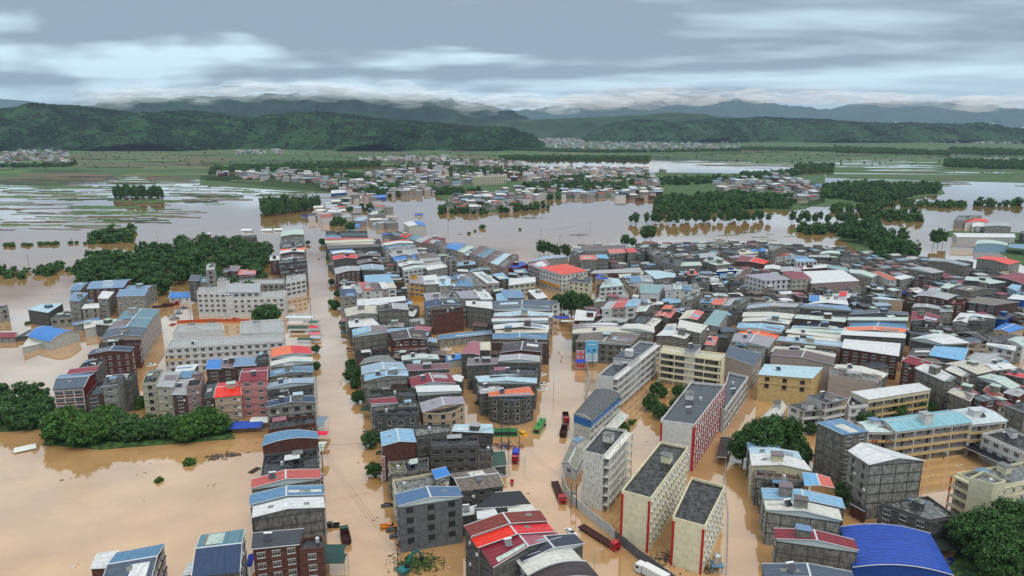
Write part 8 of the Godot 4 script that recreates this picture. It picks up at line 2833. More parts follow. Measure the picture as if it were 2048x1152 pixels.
const PARCELS := [
[[-588.6,-760,-814.6,-1116.1,-994.2,-1368.4,-757.3,-1541.5,-522.9,-1305.4,-427.3,-1101.5,-439.8,-845.5,-516.8,-742.9],80,30,0.3,0.25],
[[-588.6,-760,-935.3,-1285.6,-731.4,-1487.8,-460.4,-1285.6,-427.3,-1101.5,-439.8,-845.5,-516.8,-742.9],55,11,0.42,0.2],
[[-1078.1,-1238.7,-713.1,-1449.9,-387.3,-1285.6,-446.9,-1487.8,-830.8,-1693.9,-1359.7,-1569.7],110,26,0.5,0.3],
[[-1188.4,-1368.4,-799.8,-1629.5,-534.7,-1629.5,-198.6,-2275.4,-278,-3196.9,-1623.2,-3196.9,-2864.2,-3083.8],230,95,0.7,0.42],
[[-209.5,-2401.6,508,-2619.3,618.8,-3196.9,-278,-3196.9],230,95,0.7,0.42],
[[453.8,-2336.8,783.1,-1800.4,1348,-1693.9,2314.1,-2928.1,1667.1,-3519.4,618.8,-3196.9],200,80,0.62,0.42],
[[453.8,-2336.8,783.1,-1800.4,1348,-1693.9,2314.1,-2928.1,1667.1,-3519.4,618.8,-3196.9],170,40,0.42,-1],
[[-1188.4,-1368.4,-799.8,-1629.5,-534.7,-1629.5,-900.8,-1838.9,-1509.3,-1745.5],170,34,0.3,-1],
[[-1437.4,-1661.1,-900.8,-1838.9,-572.2,-1745.5,-209.5,-2401.6,-242.7,-2787.4,-1332.5,-2619.3,-2067.5,-2401.6],190,46,0.34,-1],
[[656.3,-1368.4,1076.3,-1346.8,1297.6,-1629.5,737.5,-1693.9],90,18,0.5,0.42],
[[-376.7,-1046.7,-301.6,-1101.5,-255,-1178.4,-338.2,-1238.7,-496.9,-1285.6],60,12,0.5,0.25],
[[148,-667.3,201.2,-667.3,302.2,-726.5,314.7,-816.3,173.2,-760],14,5,0.06,0.12]]
const HILLS := [
["hills",[-4128.2,133.2,-3308.2,170,-2765.9,180.5,-2602.1,190.9,-2410.9,206.6,-2225.3,183.1,-2066.9,154.2,-1876.9,159.5,-1713.3,172.6,-1553.6,146.3,-1365.2,133.2,-1146.2,167.4,-1037.9,170,-876.8,149,-715.4,127.9,-526.1,114.7,-336.5,101.5,-173.8,88.3,-10.9,67.1,98.1,32.5,180.3,-4.9],-3050,-3900,-4700,26,42.0,26000,Color(0.022,0.056,0.020),"dense green wood covering the low western hills"],
["hills",[441.1,-33.3,578.7,55.5,664.4,103.1,820.1,123.4,941.6,126.8,1064.2,106.5,1306.2,130.1,1479.4,136.9,1756.1,150.4,2000.4,136.9,2349.9,116.6,2698.8,106.5,3047.1,103.1,3567.6,69.1,4442.7,82.7,5492.5,62.3],-4300,-5000,-5900,34,34.0,16000,Color(0.024,0.056,0.024),"dense green wood covering the low eastern hills"],
["hills",[-1355,50.8,-684.5,99.7,-100.1,115.9,150,140.3,358.3,148.4,649.5,164.6,982.4,168.6,1272.4,196.9,1438.7,196.9,1732,164.6,1983,148.4,2233.7,140.3,2569.6,115.9,2905.2,99.7],-5300,-6000,-6900,50,40.0,0,Color(0.028,0.055,0.030),""],
["mountains",[-4771.9,145.7,-4439.6,258.2,-4250.8,293.9,-4142.4,319.3,-3798.1,344.6,-3271.4,364.9,-2745.4,385.1,-2430.3,395.2,-2011.6,390.2,-1593.3,375,-1174.7,354.8,-860.2,349.7,-545.8,334.5,-336.1,309.1,-126.3,253.1,137.2,155.9,349.3,63.3],-6400,-7600,-9200,45,95.0,0,Color(0.022,0.052,0.036),""],
["mountains",[-519.5,177.5,-164.8,406.4,424,360.7,893.7,474.7,1596.4,599.8,2064.3,656.5,2531.8,701.8,3232.6,758.3,4052.4,758.3,4996.5,656.5,6182.2,508.9,7372.7,360.7,7832.6,463.4,8058.8,543,9111.8,577.1,10285.9,577.1,11002.7,497.5,11616.3,337.8,12197.6,383.5,13828.3,474.7,16200.7,383.5,18608.8,177.5],-14500,-17000,-19500,110,150.0,0,Color(0.024,0.052,0.044),""],
["mountains",[-16315.8,536.7,-13085.3,629.8,-10950.7,609.1,-10317.2,557.4,-9794.5,474.6,-9370.4,443.4,-8937.2,474.6,-8523.5,360.3,-7794.4,172.4],-13500,-15500,-17500,110,120.0,0,Color(0.024,0.052,0.044),""]]
const CLOUDS := [
["white cloud bank on the western end of the mountain ridge",[-3542,381,-7091,165,35,-3840,386,-7229,364,89,-3453,349,-7095,208,59,-4099,326,-7236,187,47,-3580,353,-6864,173,50,-3251,359,-6581,410,120,-3837,329,-6880,328,60,-3041,335,-6546,194,53,-3512,394,-6876,262,43,-3384,414,-7370,456,115,-3537,377,-6826,187,36,-3594,413,-6960,384,88,-4126,401,-7240,229,50,-3696,351,-7194,193,45,-3900,330,-7126,260,65,-3920,342,-6913,215,43,-3665,477,-7362,217,62,-3451,341,-6670,352,101,-3871,337,-6741,219,35,-4009,387,-7057,439,131,-3225,378,-6521,366,91,-3764,298,-6974,292,72,-3923,353,-7352,253,71,-3900,386,-7349,319,82,-3098,370,-6692,335,86,-4048,335,-7297,289,56,-3728,430,-7381,440,129,-3120,391,-6875,319,91,-3154,399,-7022,367,87,-4091,325,-7139,421,114,-3158,459,-7319,278,48,-3517,369,-6780,408,104,-3455,339,-7059,359,77,-3684,322,-6866,245,62,-3634,361,-6581,350,88,-2917,323,-6829,164,37,-3359,370,-6661,215,44,-2762,390,-6506,242,48,-3743,338,-6889,295,76,-3811,271,-6918,325,90]],
["white cloud bank on the middle of the mountain ridge",[-2640,363,-6913,220,51,-1935,454,-6855,341,86,-1694,414,-6998,364,74,-2271,433,-6824,239,42,-2698,409,-6989,384,76,-1754,391,-7038,270,76,-1744,357,-6788,384,94,-1915,363,-6871,326,64,-2399,431,-6841,377,69,-2626,373,-6729,415,96,-3046,365,-7251,269,70,-2450,441,-6623,380,105,-2838,388,-7291,170,31,-2844,409,-7144,248,46,-2674,367,-6780,182,46,-2248,444,-6903,303,76,-1912,430,-6954,335,71,-2431,440,-6964,358,71,-1746,364,-6942,424,108,-2380,449,-6865,323,85,-1773,373,-6616,173,29,-2878,386,-6724,184,47,-2295,361,-7369,448,73,-2826,438,-7333,307,58,-1950,432,-6881,223,38,-2298,433,-7357,458,122,-1702,418,-6826,319,81,-2872,315,-6705,282,74,-1940,431,-7181,411,122,-2245,367,-6675,319,75,-2410,435,-6707,187,44,-1766,372,-7170,236,51,-2934,429,-7163,320,78,-2175,419,-6840,241,50,-1611,430,-6797,202,43,-2648,400,-6790,254,53,-1682,417,-6767,262,60,-2004,346,-6566,326,56,-2761,361,-7228,214,47,-2721,424,-7257,233,43,-2165,448,-7073,433,97,-1704,417,-6852,284,59,-2093,411,-7176,372,85,-2132,365,-7054,362,76,-2420,343,-6522,250,74,-1694,427,-6636,373,81,-2483,409,-6733,167,29,-2460,389,-6642,184,50,-2467,476,-6941,199,38,-1926,470,-7318,440,102,-2397,345,-6669,299,81,-2644,442,-6980,412,72]],
["white cloud bank on the eastern part of the mountain ridge",[-993,322,-6666,324,71,-1712,449,-6944,258,55,-1740,451,-7328,414,118,-1117,378,-6989,396,84,-665,330,-6521,311,93,-1470,422,-6866,376,99,-1180,414,-7199,351,74,-1333,429,-6573,182,30,-593,359,-6626,407,95,-1603,408,-7243,414,123,-1466,395,-6862,313,80,-915,399,-7241,383,76,-867,356,-6890,328,69,-1632,380,-6941,273,56,-1094,478,-6984,412,83,-723,372,-6783,409,68,-1453,426,-7338,227,40,-603,388,-6559,195,43,-822,299,-7111,286,82,-1298,364,-6546,400,113,-982,358,-6932,177,30,-1254,359,-7306,439,101,-965,355,-6921,430,119,-973,426,-7031,208,47,-1174,352,-6638,198,49,-1454,356,-7389,371,86,-1228,342,-6852,407,102,-953,268,-6629,295,54,-1386,368,-7028,366,83,-689,324,-6643,175,51,-1069,394,-7124,441,101,-666,353,-6631,224,53,-1526,395,-7273,213,42,-686,351,-7290,361,79,-1768,382,-7248,291,81,-1446,352,-6556,387,62,-857,359,-6626,267,77,-782,336,-6982,184,33,-1457,382,-7214,261,76,-1483,374,-6571,220,62,-1483,348,-7149,211,51,-935,336,-7290,293,87,-1355,268,-7354,199,39,-988,449,-7296,241,64,-1118,353,-6503,208,60,-1008,374,-7276,433,93]],
["ragged cloud bank where the mountain ridge falls away",[151,322,-7289,405,73,-164,334,-7318,367,101,-317,313,-6968,384,78,-221,321,-6981,341,63,-514,275,-6759,402,64,-138,271,-7019,234,48,-572,321,-7081,188,54,186,309,-7584,400,105,-410,253,-6797,335,60,267,319,-7181,178,33,491,304,-7260,365,76,-115,296,-6823,193,44,-176,283,-6867,177,29,-119,270,-6746,335,89,168,301,-7556,282,48,330,269,-6736,399,101,477,231,-6754,347,83,88,372,-7133,387,93,-34,345,-7064,407,109,-311,359,-7348,223,50,-63,298,-7354,209,51,-504,312,-7203,399,87,-439,356,-7237,204,52,-302,304,-7586,307,78,457,233,-7585,192,56,254,295,-6930,339,81,-154,371,-7264,350,56,80,301,-7334,402,94,-40,278,-6830,162,46,-551,242,-7045,320,52,-165,339,-7418,176,51,-594,310,-7302,336,66,-22,309,-7317,417,78,-107,284,-7109,365,102,235,331,-7263,316,69,218,313,-7038,183,39,314,319,-7146,214,42,-107,315,-6807,394,81,-685,369,-6915,365,62,508,324,-7470,308,77,-318,214,-6833,381,84,31,305,-7129,342,59]],
["pale cloud bank over the hazy eastern mountains",[2499,573,-11437,679,167,1196,559,-13038,518,123,3082,511,-13443,501,139,1863,482,-13276,758,165,2806,503,-12698,379,105,1643,447,-11751,634,189,1065,479,-12728,702,187,2052,377,-11306,673,118,2417,559,-13397,700,175,1494,412,-12040,739,192,1154,441,-12699,779,153,1530,593,-13164,459,81,1125,489,-13205,726,136,2088,512,-11026,531,140,2062,462,-12569,713,151,2708,487,-12497,721,190,1563,485,-13047,705,153,2118,559,-11811,512,104,3126,612,-12532,545,100,2362,566,-12115,466,108,1026,478,-12620,390,115,2229,561,-11796,330,79,1335,526,-13246,545,93,1263,542,-12395,754,165,3087,431,-11640,464,92,1889,433,-12529,418,73,2328,564,-12644,757,166,2273,556,-13213,394,90,1839,503,-12596,424,101,1583,470,-13318,804,210,1853,632,-13061,833,147,2919,619,-13259,544,113,786,503,-13239,370,85,2694,547,-13264,687,119,3397,524,-13178,776,198,2445,608,-11057,722,115,1816,565,-12423,563,115,2197,486,-11075,427,107,1689,595,-11049,507,133,1844,492,-13450,619,169,2478,667,-13033,850,242,3014,440,-11910,456,130,2926,553,-12477,592,99,1949,490,-11558,571,104]],
["thin cloud bank in front of the far eastern mountains",[5452,592,-12925,914,149,5891,565,-12784,668,167,7694,468,-11239,597,134,7278,520,-13001,632,138,6019,430,-11420,554,153,8809,530,-13493,783,183,6066,558,-12944,666,168,5704,569,-13074,779,221,5132,609,-12654,497,85,7648,464,-11689,485,95,6446,490,-12236,506,140,7085,452,-11159,514,153,8493,433,-11795,338,96,4445,639,-13480,624,174,6493,555,-13251,355,65,6189,506,-11275,327,69,3498,540,-11768,728,143,5269,559,-12010,775,129,7238,358,-11236,674,156,7356,517,-12716,411,77,7945,429,-11548,673,182,3817,530,-13154,407,93,5895,527,-11631,715,139,5099,505,-13441,508,88,9299,456,-13314,873,179,4722,423,-11010,348,85,6561,600,-13156,574,103,6261,518,-12729,434,105,9274,495,-12741,391,68,8210,387,-12768,692,165,5651,693,-13092,776,160,7657,462,-11874,639,177,8889,441,-12554,799,162,4228,504,-12446,557,146,4360,499,-12278,533,114,3773,514,-11360,455,107,4218,585,-12586,813,214,5546,468,-11649,571,143,7850,442,-12655,901,213,5722,484,-11286,696,191,4842,470,-11677,573,127,3117,463,-11244,410,113,9372,534,-13154,876,233,7238,504,-12751,874,204,5000,514,-12834,555,148,7100,450,-11129,696,135,3673,558,-11121,380,98,4764,555,-13321,950,196,3163,540,-11174,685,148,4446,522,-11402,810,216]]]
const VILLAGES := [
["small house in the hillside village at the western edge","western hillside village",[-1485.5,-2058.6,-2004.2,-2787.4,-2161.3,-3196.9,-2004.3,-3196.9,-1338.1,-2161.6,-1366.3,-2010.6],30,10,19],
["house in the row of the western far village","western far village",[-684.5,-1629.5,-555.5,-1693.9,-324.8,-1413.8,-227.6,-1212.1,-283.3,-1229.7,-480.8,-1462.3,-659.9,-1569.7],44,20,13],
["white or brick house in the middle of the far village","middle of the far village",[-295.9,-1285.6,-325.5,-1745.5,-191.1,-2189,-87.7,-1942.6,-91.3,-1368.4,-137.6,-1178.4,-221.5,-1178.4],60,8,13],
["house in the southern tip of the far village","southern tip of the far village",[-83.6,-941,-98.6,-1116.1,-21.1,-1238.7,12,-1046.7,-9.6,-957.1,-42.7,-930.5],26,5,13],
["house on the waterfront of the far village","far village waterfront",[45.4,-1138.7,51.9,-1305.4,274.4,-1305.4,240.3,-1101.5,138.2,-1101.5],30,5,13],
["house behind the tree belt of the far village","far village behind the belt",[-25.3,-1487.8,35.6,-1942.6,328,-1745.5,286.7,-1413.8,73.8,-1368.4],46,5,13],
["house in the hamlet among the eastern woods","hamlet in the eastern woods",[349,-1178.4,427.9,-1487.8,629.5,-1661.1,584.3,-1336.2,473.6,-1059.9,428.2,-1059.9,382.5,-1178.4],50,12,13],
["white house of the drowned lane beyond the eastern woods","drowned lane hamlet",[248.9,-1629.5,280.4,-1838.9,397.2,-1838.9,349.4,-1614.1],10,4,13]]
const FAR_TOWNS := [
["distant grey town on the far river bank",[-98.6,-3196.9,-12.3,-4406.4,255.8,-6541.7,620.1,-5039.9,1196.4,-3745.9,1022.3,-3196.9,567.2,-2928.1,164.4,-3083.8],992],
["crowd of small houses filling the western far village",[-672,-1599.1,-725.2,-1728,-602.3,-1838.9,-363.2,-1584.3,-241.1,-1285.6,-283.3,-1229.7,-480.8,-1462.3],96],
["crowd of small houses filling the middle far village",[-287.4,-1247.8,-350.2,-1745.5,-198.6,-2275.4,40.1,-2189,42.3,-1661.1,-91.3,-1368.4,-135.7,-1162.2,-218.5,-1162.2],272],
["crowd of small houses filling the eastern far village",[26.1,-1413.8,35.6,-1942.6,345.3,-1838.9,317.4,-1514.2,287.4,-1368.4],176],
["crowd of small houses at the village waterfront",[-84.9,-957.1,-101.9,-1154.2,14.6,-1285.6,266.4,-1266.5,238.6,-1131,61.3,-1131,-9.6,-962.6],128],
["crowd of small houses filling the woodland hamlet",[353.8,-1195,427.9,-1487.8,629.5,-1661.1,584.3,-1336.2,485.5,-1087.3,433.5,-1073.4],96],
["crowd of small houses in the western hillside village",[-1485.5,-2058.6,-2004.2,-2787.4,-2161.3,-3196.9,-1981.9,-3196.9,-1338.1,-2161.6,-1366.3,-2010.6],96],
["distant pale town under the eastern hills",[546.1,-4195.2,655.3,-5039.9,1606.5,-5039.9,1371.4,-4298.2],320],
["distant village strung along the foot of the eastern hills",[1505,-4520.1,2065.4,-5515.1,2376.5,-5347.1,2063.8,-4639.8],96],
["distant village at the eastern foot of the hills",[2397.3,-4097,2945.3,-5039.9,3826.3,-5347.1,3006.4,-4195.2],144],
["distant village at the foot of the western hills",[-1051,-2700.7,-1198.5,-3083.8,-1017.9,-3196.9,-898.4,-2787.4],35],
["distant hamlet in front of the wooded western hill end",[-339.8,-3913.6,-402.4,-4639.8,-175.2,-4639.8,-151.3,-4003.2],35],
["distant red-roofed hamlet behind the far village",[-468.6,-2189,-528,-2470.1,-221.6,-2542.5,-198.6,-2275.4],64],
["strung-out low houses at the far end of the main road",[-212.5,-789.1,-267.7,-1015.1,-274.6,-1154.2,-291.4,-1285.6,-264,-1285.6,-222,-1116.1,-160.3,-957.1,-131.5,-816.3,-159.2,-778],34],
["low sheds strung along the far road",[-255.5,-881.3,-270.6,-985.3,-238.1,-997,-211.2,-881.3,-222.8,-828.6],12]]
const PROPS := [
["car",17.7,-188.1,38,[0.82,0.83,0.84],0.6,"white sedan afloat between two red lorries",4.6],
["car",-39.8,-203,101,[0.05,0.05,0.06],0.5,"black car nosed to the house by the flat terrace",4.6],
["car",-35.7,-189,100,[0.05,0.05,0.06],0.5,"black car directly behind the orange pickup",4.6],
["car",-34.2,-185.9,101,[0.05,0.05,0.06],0.5,"black car with silver trim between two black cars",4.6],
["car",-31.5,-182.3,134,[0.05,0.05,0.06],0.5,"black car tucked at the speckled wall corner",4.4],
["car",-48.4,-239.8,104,[0.05,0.05,0.06],0.5,"black car beneath the round kerb tree",4.6],
["car",-3.5,-222.5,111,[0.62,0.64,0.66],0.5,"silver car under the green awning roof",4.6],
["car",12.4,-263.5,152,[0.05,0.05,0.06],0.5,"dark car beside the round corner house and bus",4.5],
["car",14.9,-322.9,128,[0.82,0.83,0.84],0.5,"white car half under the trees of the second street",4.6],
["car",15.3,-310.2,106,[0.82,0.83,0.84],0.5,"upper white sedan parked by the wedge block",4.6],
["car",14.3,-303.8,106,[0.82,0.83,0.84],0.5,"lower white sedan parked by the wedge block",4.6],
["car",-183.1,-337.1,123,[0.82,0.83,0.84],0.5,"lone white car in the alley by the slanting terrace",4.6],
["car",-179,-421.2,90,[0.82,0.83,0.84],0.5,"white car before the black office ground floor",4.6],
["car",-173.5,-422.4,90,[0.62,0.05,0.06],0.5,"red car before the black office ground floor",4.6],
["car",-184.9,-415,145,[0.45,0.47,0.5],0.5,"grey car by the orange fence",4.6],
["car",-147,-451.8,126,[0.82,0.83,0.84],0.5,"white car in the office side yard",4.6],
["car",-144.2,-441.6,90,[0.45,0.47,0.5],0.5,"grey car in the office side yard",4.6],
["car",-141,-432.4,105,[0.82,0.83,0.84],0.5,"white and black car in the office side yard",4.6],
["car",-218.3,-463.1,158,[0.82,0.83,0.84],0.5,"white car beside the blue pavilion",4.6],
["car",-87.9,-536.2,34,[0.05,0.05,0.06],0.5,"black car in the first alley",4.6],
["car",-82.7,-508.7,29,[0.82,0.83,0.84],0.5,"white van-like car in the first alley",4.6],
["car",-14.9,-286.4,35,[0.05,0.05,0.06],0.5,"dark car in the alley by the wedge block",4.6],
["car",-35.3,-362.1,105,[0.82,0.83,0.84],0.5,"white car adrift at the alley crossing",4.6],
["car",-206.6,-410.1,147,[0.62,0.05,0.06],0.5,"red car at the car park corner",4.6],
["car",123,-173.6,128,[0.04,0.10,0.42],0.5,"blue car under the green tarpaulin",4.6],
["car",104.4,-225.4,128,[0.82,0.83,0.84],0.5,"white car behind the clean white ridge roof",4.6],
["car",-217.9,-445.3,126,[0.45,0.47,0.5],0.5,"car in the crowded flooded car park west of the office",4.4],
["car",-217.7,-449.2,126,[0.05,0.05,0.06],0.5,"car in the crowded flooded car park west of the office",4.4],
["car",-216.3,-439.1,126,[0.62,0.64,0.66],0.5,"car in the crowded flooded car park west of the office",4.4],
["car",-215.9,-441.6,126,[0.82,0.83,0.84],0.5,"car in the crowded flooded car park west of the office",4.4],
["car",-215.4,-433,125,[0.45,0.47,0.5],0.5,"car in the crowded flooded car park west of the office",4.4],
["car",-215,-435.4,125,[0.05,0.05,0.06],0.5,"car in the crowded flooded car park west of the office",4.4],
["car",-213.6,-427,125,[0.62,0.64,0.66],0.5,"car in the crowded flooded car park west of the office",4.4],
["car",-213.1,-429.4,125,[0.82,0.83,0.84],0.5,"car in the crowded flooded car park west of the office",4.4],
["car",-212.4,-422.4,124,[0.45,0.47,0.5],0.5,"car in the crowded flooded car park west of the office",4.4],
["car",-211,-423.5,124,[0.05,0.05,0.06],0.5,"car in the crowded flooded car park west of the office",4.4],
["car",-218.5,-453.1,126,[0.62,0.64,0.66],0.5,"car in the crowded flooded car park west of the office",4.4],
["pickup",-37.5,-190.8,99,[0.80,0.45,0.05],0.3,"orange pickup by the speckled wall",5.2],
["pickup",-55.3,-191.1,-85,[0.06,0.08,0.10],0.3,"black pickup beside the stained block wall",5.2],
["flatbed",25.7,-184.6,38,[0.62,0.05,0.06],0.5,"red articulated lorry with empty flatbed along the white wall",15.5],
["flatbed",15.5,-210.7,8,[0.62,0.05,0.06],0.5,"red flatbed lorry parked at the bend of the wall",14],
["boxlorry",37.8,-166.5,-136,[0.82,0.83,0.84],0.3,"white box lorry at the bottom edge",10],
["tipper",-49.3,-184.7,-159,[0.05,0.22,0.12],0.5,"green tipper lorry in the main road",7.5],
["tipper",20.5,-256.8,169,[0.20,0.06,0.05],0.3,"brown tipper lorry by the canteen",8.5],
["tipper",22.3,-269.2,0,[0.55,0.08,0.05],0.3,"red-cabbed tipper lorry by the canteen gable",8],
["tarplorry",1.3,-234.5,-4,[0.06,0.12,0.58],0.3,"lorry covered with a royal blue tarpaulin",7],
["flatbed",-233.2,-452.4,108,[0.40,0.06,0.06],0.4,"dark red flatbed lorry by the car park",13],
["flatbed",-230.7,-457.7,97,[0.55,0.07,0.07],0.4,"bright red flatbed lorry beside the blue pavilion",11],
["bus",11.2,-261.5,-17,[0.10,0.48,0.16],0.7,"bright green city bus angled by the corner house",11],
["bus",-3,-255.3,90,[0.04,0.40,0.22],0.7,"dark green city bus before the corner house",10.5],
["trike",0,-216.9,0,[0.62,0.05,0.06],0.2,"small red cargo trike in the second street",3],
["excavator",-29.4,-168.6,137,[0.05,0.38,0.38],0.3,"teal excavator arm working at the grassy heap",7],
["loader",4.4,-256.2,34,[0.80,0.60,0.05],0.3,"yellow loader bucket beside the green bus",4],
["pole",18.9,-201.7,8.6,"double","twin electricity pole beside the white wall"],
["pole",23,-172.1,4.7,"lamp","dark lamp post at the bend of the wall"],
["pole",-3.9,-240.4,11.5,"wood","tall dark pole before the green bus"],
["pole",-1.3,-242.5,10.5,"wood","second tall dark pole before the green bus"],
["pole",2.8,-241.2,6.3,"red","thin red pole by the floating debris"],
["pole",4.5,-228.7,4.5,"lamp","white street lamp standing in the second street"],
["pole",-66.3,-224,11.4,"wood","electricity pole by the maroon shop sign"],
["pole",-31.4,-169.8,6.5,"wood","leaning pole at the grassy heap"],
["pole",-124.6,-418.5,14.7,"wood","electricity pole by the carport"],
["pole",-195.2,-409.6,9.5,"wood","thin pole in the car park"],
["pole",-86.6,-291.3,12.9,"wood","pole along the west row of the main road"],
["pole",11.3,-272.3,6.5,"lamp","lamp post near the angled green bus"],
["pole",37.2,-351.5,6.1,"double","pole with switchgear beside the red shop sign"],
["pole",40.5,-333.7,7.9,"wood","pole behind the red shop sign"],
["pole",18.4,-291.3,9,"lamp","lamp post in the second street north part"],
["pole",127.4,-240.4,5.1,"lamp","white swan-neck pipe beside the bare tall block"],
["pole",-421.3,-598.5,8,"wood","slim pole at the western flood edge"],
["pole",-362.3,-707.7,7.2,"wood","slim pole before the grove in the western flood"],
["pole",-72.7,-789.1,6.9,"wood","slim pole north of the diagonal terrace"],
["pole",31.8,-760,6.6,"wood","slim pole in the middle of the open flood"],
["pole",91.6,-816.3,6.5,"wood","slim pole in the eastern open flood"],
["pole",-462.3,-726.5,2.1,"wood","stub pole on the thin western bank"],
["pole",1.9,-420.7,12.9,"wood","pole above the wedge block roofs"],
["pole",46.4,-667.3,14.6,"wood","slim pole by the thin tree row"],
["sign",37.1,-335.6,43.2,-335.6,2.5,13.5,"blue","tall blue car advertisement billboard on the second street"],
["sign",32.4,-336.6,37,-336.6,3.5,8,"pink","pink shop board beside the tall blue billboard"],
["sign",31.4,-330.5,36.9,-330.5,0.6,3.4,"red","red shop board below the blue tent"],
["sign",-44.1,-217.6,-43.2,-217.6,0.8,10,"redv","tall vertical red sign on the east bank of the main road"],
["sign",-61.1,-203.6,-60.3,-203.6,1.0,11,"redv","tall vertical maroon sign on the west bank of the main road"],
["sign",20.9,-510.1,34.5,-489.1,4.0,6.2,"yellow","yellow shop fascia with red characters under the coral red roof"],
["sign",16.1,-524,20.7,-524,3.6,6.0,"redh","red shop board at the coral roof corner"],
["sign",318.1,-509.5,324.5,-509.5,3.0,7.5,"yellow","orange-yellow poster on the dull grey gable"],
["sign",380.1,-531.6,385.6,-531.6,3.5,7.5,"yellow","yellow shop board below the orange-red gable"],
["tent",-119.3,-405.8,0,5.5,5,3,[0.18,0.34,0.28],"dark green vaulted stall canopy on the main road verge"],
["tent",-116.4,-395.2,0,5.5,4,3,[0.75,0.16,0.28],"crimson vaulted stall canopy on the main road verge"],
["tent",-114.4,-389.1,0,5.5,4,3,[0.45,0.50,0.50],"grey vaulted stall canopy on the main road verge"],
["tent",-112.2,-382.2,0,5.5,4,3,[0.78,0.35,0.42],"pink vaulted stall canopy on the main road verge"],
["tent",-109.9,-375.5,0,5.5,4,3,[0.62,0.62,0.66],"silver vaulted stall canopy on the main road verge"],
["tent",-115,-373.7,0,9,4,2.4,[0.12,0.30,0.22],"dark green low stall roof by the carport"],
["tent",-125.6,-395.5,0,12,5,2.6,[0.10,0.26,0.20],"long dark green hooped carport"],
["tent",-131.3,-417.7,0,17,3.5,2.8,[0.70,0.80,0.84],"long pale translucent walkway roof"],
["tent",-129.8,-404.7,0,9,6,3,[0.70,0.66,0.66],"pale market stall roof behind the carport"],
["tent",-73.1,-248.7,0,5,3.5,4,[0.85,0.07,0.25],"hot pink shop awning on the main road"],
["tent",-75.8,-257.6,0,5,9,5,[0.42,0.50,0.56],"grey and mint lean-to beside the round brick front"],
["tent",-69.5,-235.2,0,3,8,5,[0.74,0.78,0.74],"pale awning strip behind the electricity pole"],
["tent",-98.6,-398.3,0,5,4,3,[0.12,0.32,0.27],"green stall awning on the east bank"],
["tent",-94.7,-384.1,0,6,4,3,[0.14,0.28,0.24],"second green stall awning on the east bank"],
["tent",-60.2,-272.4,0,5,5,4,[0.10,0.20,0.16],"dark green awning at the crimson lean roof"],
["tent",-49.3,-172.1,0,6.5,4.5,5,[0.10,0.24,0.23],"dark green ribbed awning beside the green tipper"],
["tent",-48.2,-167.8,0,6.5,4.5,5,[0.09,0.22,0.21],"dark green ribbed awning below its twin"],
["tent",-71.6,-170,0,2.2,6,3,[0.04,0.12,0.55],"royal blue tarpaulin between the navy roof and brick house"],
["tent",33.9,-331.5,0,5,4,4.2,[0.06,0.16,0.62],"royal blue peaked tent on the second street"],
["tent",30.9,-412.3,0,8,5,4,[0.08,0.20,0.60],"royal blue awning at the second street tree"],
["tent",33.5,-406.3,0,8,3,3.5,[0.72,0.74,0.74],"white awning at the second street tree"],
["tent",272.1,-476.9,0,14,5,4,[0.05,0.12,0.55],"royal blue awning on the market street corner"],
["tent",294.9,-483.3,0,6,4,5,[0.06,0.25,0.70],"small blue awning beneath the dull grey gable"],
["tent",-47.2,-413.9,0,10,4,4.5,[0.72,0.70,0.66],"shop awning at the yellow corner"],
["tent",123.9,-177.5,0,14,6,3,[0.03,0.09,0.06],"dark green tarpaulin shelter beside the blue vaulted roof"],
["tent",-108.4,-260,8,17,7,2.2,[0.10,0.26,0.62],"battered blue tarpaulin shed roof at the hedge end"],
["tent",-102,-263.5,8,7,6,2.8,[0.72,0.74,0.72],"pale lean-to at the end of the hedge"],
["tent",-183.7,-243.1,35,7,5,0.5,[0.78,0.80,0.78],"white roof panel adrift at the western edge"],
["tent",-87.2,-359.2,0,4,2.5,1.6,[0.22,0.03,0.05],"capsized maroon umbrella on the main road"],
["tent",97.2,-192.1,20,5,4,2.5,[0.75,0.76,0.75],"white half-sunk canopy by the grey shell"],
["fence","white","curved white boundary wall of the dormitory yard",[17.6,-221.5,17.4,-217,17.8,-210.9,19.1,-205.1,21.3,-200.8,23.7,-196.2,26.4,-191.5,29,-187.3,30.2,-183.9],3.2],
["fence","grey","grey panel wall continuing from the white boundary wall",[30.5,-183.6,32.9,-179.7,35.9,-174.1,38.4,-170.8,41.6,-165.4,43.8,-162.4],3.2],
["fence","rail","low pale railing along the flooded lane",[79.1,-237.6,73,-219.7,67.9,-197.6,62.9,-181.6,57.4,-164.4],0.9],
["fence","white","short white wall behind the canteen on the second street",[32.4,-291.3,36.9,-316.1,38.3,-343.5],2.4],
["fence","orange","long orange mesh fence by the market court",[-205.7,-414,-187.1,-417.3,-162.3,-417.3],1.6],
["fence","blue","long blue hoarding before the far sheds",[-277.6,-920.2,-238.9,-890.8,-229.8,-900.4],2.4],
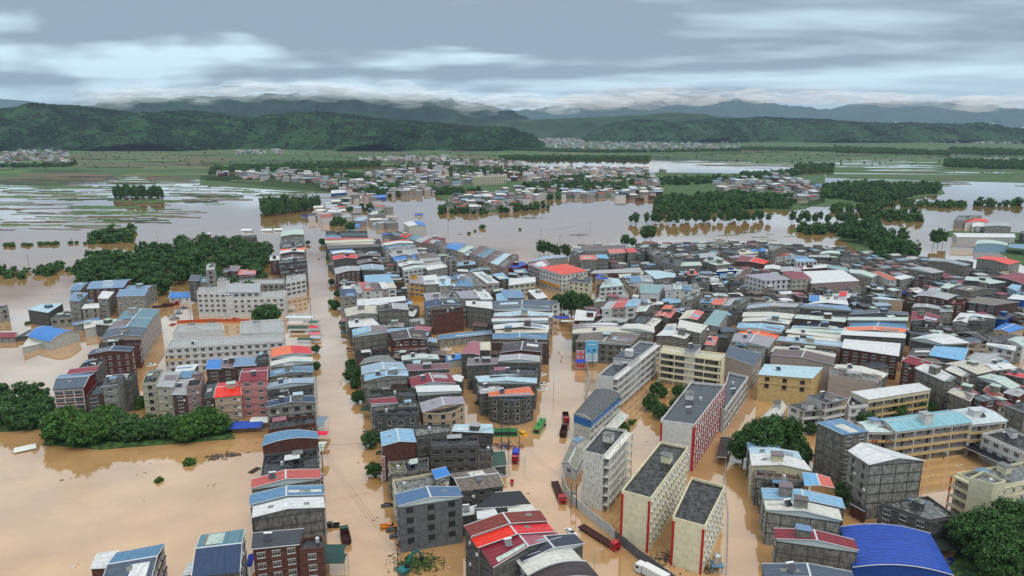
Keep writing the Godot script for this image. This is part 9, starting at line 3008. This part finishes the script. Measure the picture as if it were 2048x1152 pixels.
["person",25.1,-356.4,[0.15,0.16,0.2],"person in dark clothes wading, first of three in the second street"],
["person",26.2,-349.1,[0.5,0.12,0.1],"person in a red shirt wading in the second street"],
["person",25.2,-342,[0.2,0.12,0.1],"person in brown clothes wading behind the red shirt"],
["person",-80.9,-310.8,[0.10,0.10,0.12],"person in dark clothes wading alone in the main road"],
["boat",-91.2,-226.5,155,"wooden raft of planks beside the black terrace"],
["boat",-174,-620.1,-167,"small dark boat with people on the main road"],
["boat",-57.3,-763.9,90,"half sunk pontoon in the open flood"],
["debris",-109,-236.4,5,"floating branches west of the black terrace"],
["debris",-103.7,-238.4,4,"strip of floating twigs by the brick house"],
["debris",-26.4,-172.5,9,"grassy mound of timber and weeds by the excavator"],
["debris",-2.7,-245.4,8,"heap of floating bicycles and crates before the bus"],
["debris",350,-816.3,10,"mat of water weeds on the eastern water"],
["debris",218.3,-726.5,8,"mat of green weeds before the arcaded corner"],
["debris",189,-704.6,8,"mat of weeds near the charcoal lid roof"],
["debris",164.9,-667.3,7,"patch of weeds at the eastern shore"],
["debris",74.5,-760,16,"raft of grey flotsam in the open flood"],
["debris",-483.4,-858.6,12,"line of flotsam in the western flood"],
["debris",-282.2,-420.7,6,"weed patch before the wedge-shaped block"],
["debris",23.2,-900.4,22,"dark floating debris field below the far village"],
["debris",44.6,-174.8,6,"pile of rusty scrap inside the grey wall"],
["debris",52.1,-170.9,6,"rack of metal bars inside the grey wall"],
["tent",-300.6,-789.1,0,12,9,1.4,[0.80,0.82,0.82],"white greenhouse hoop roof, western of three"],
["tent",-277.9,-789.1,0,12,9,1.4,[0.80,0.82,0.82],"white greenhouse hoop roof, middle of three"],
["tent",-264.9,-792.9,0,12,9,1.4,[0.80,0.82,0.82],"white greenhouse hoop roof, eastern of three"],
["watertower",-22.4,-1763.5,"slender cream water tower of the far village"],
["hoop",158.1,-235.2,"white basketball hoop in the flooded school court"],
["tank",56.1,-169.4,"silver water tank on a blue frame at the lane corner"],
["road",-248.2,-1131,-292,-1305.4]]
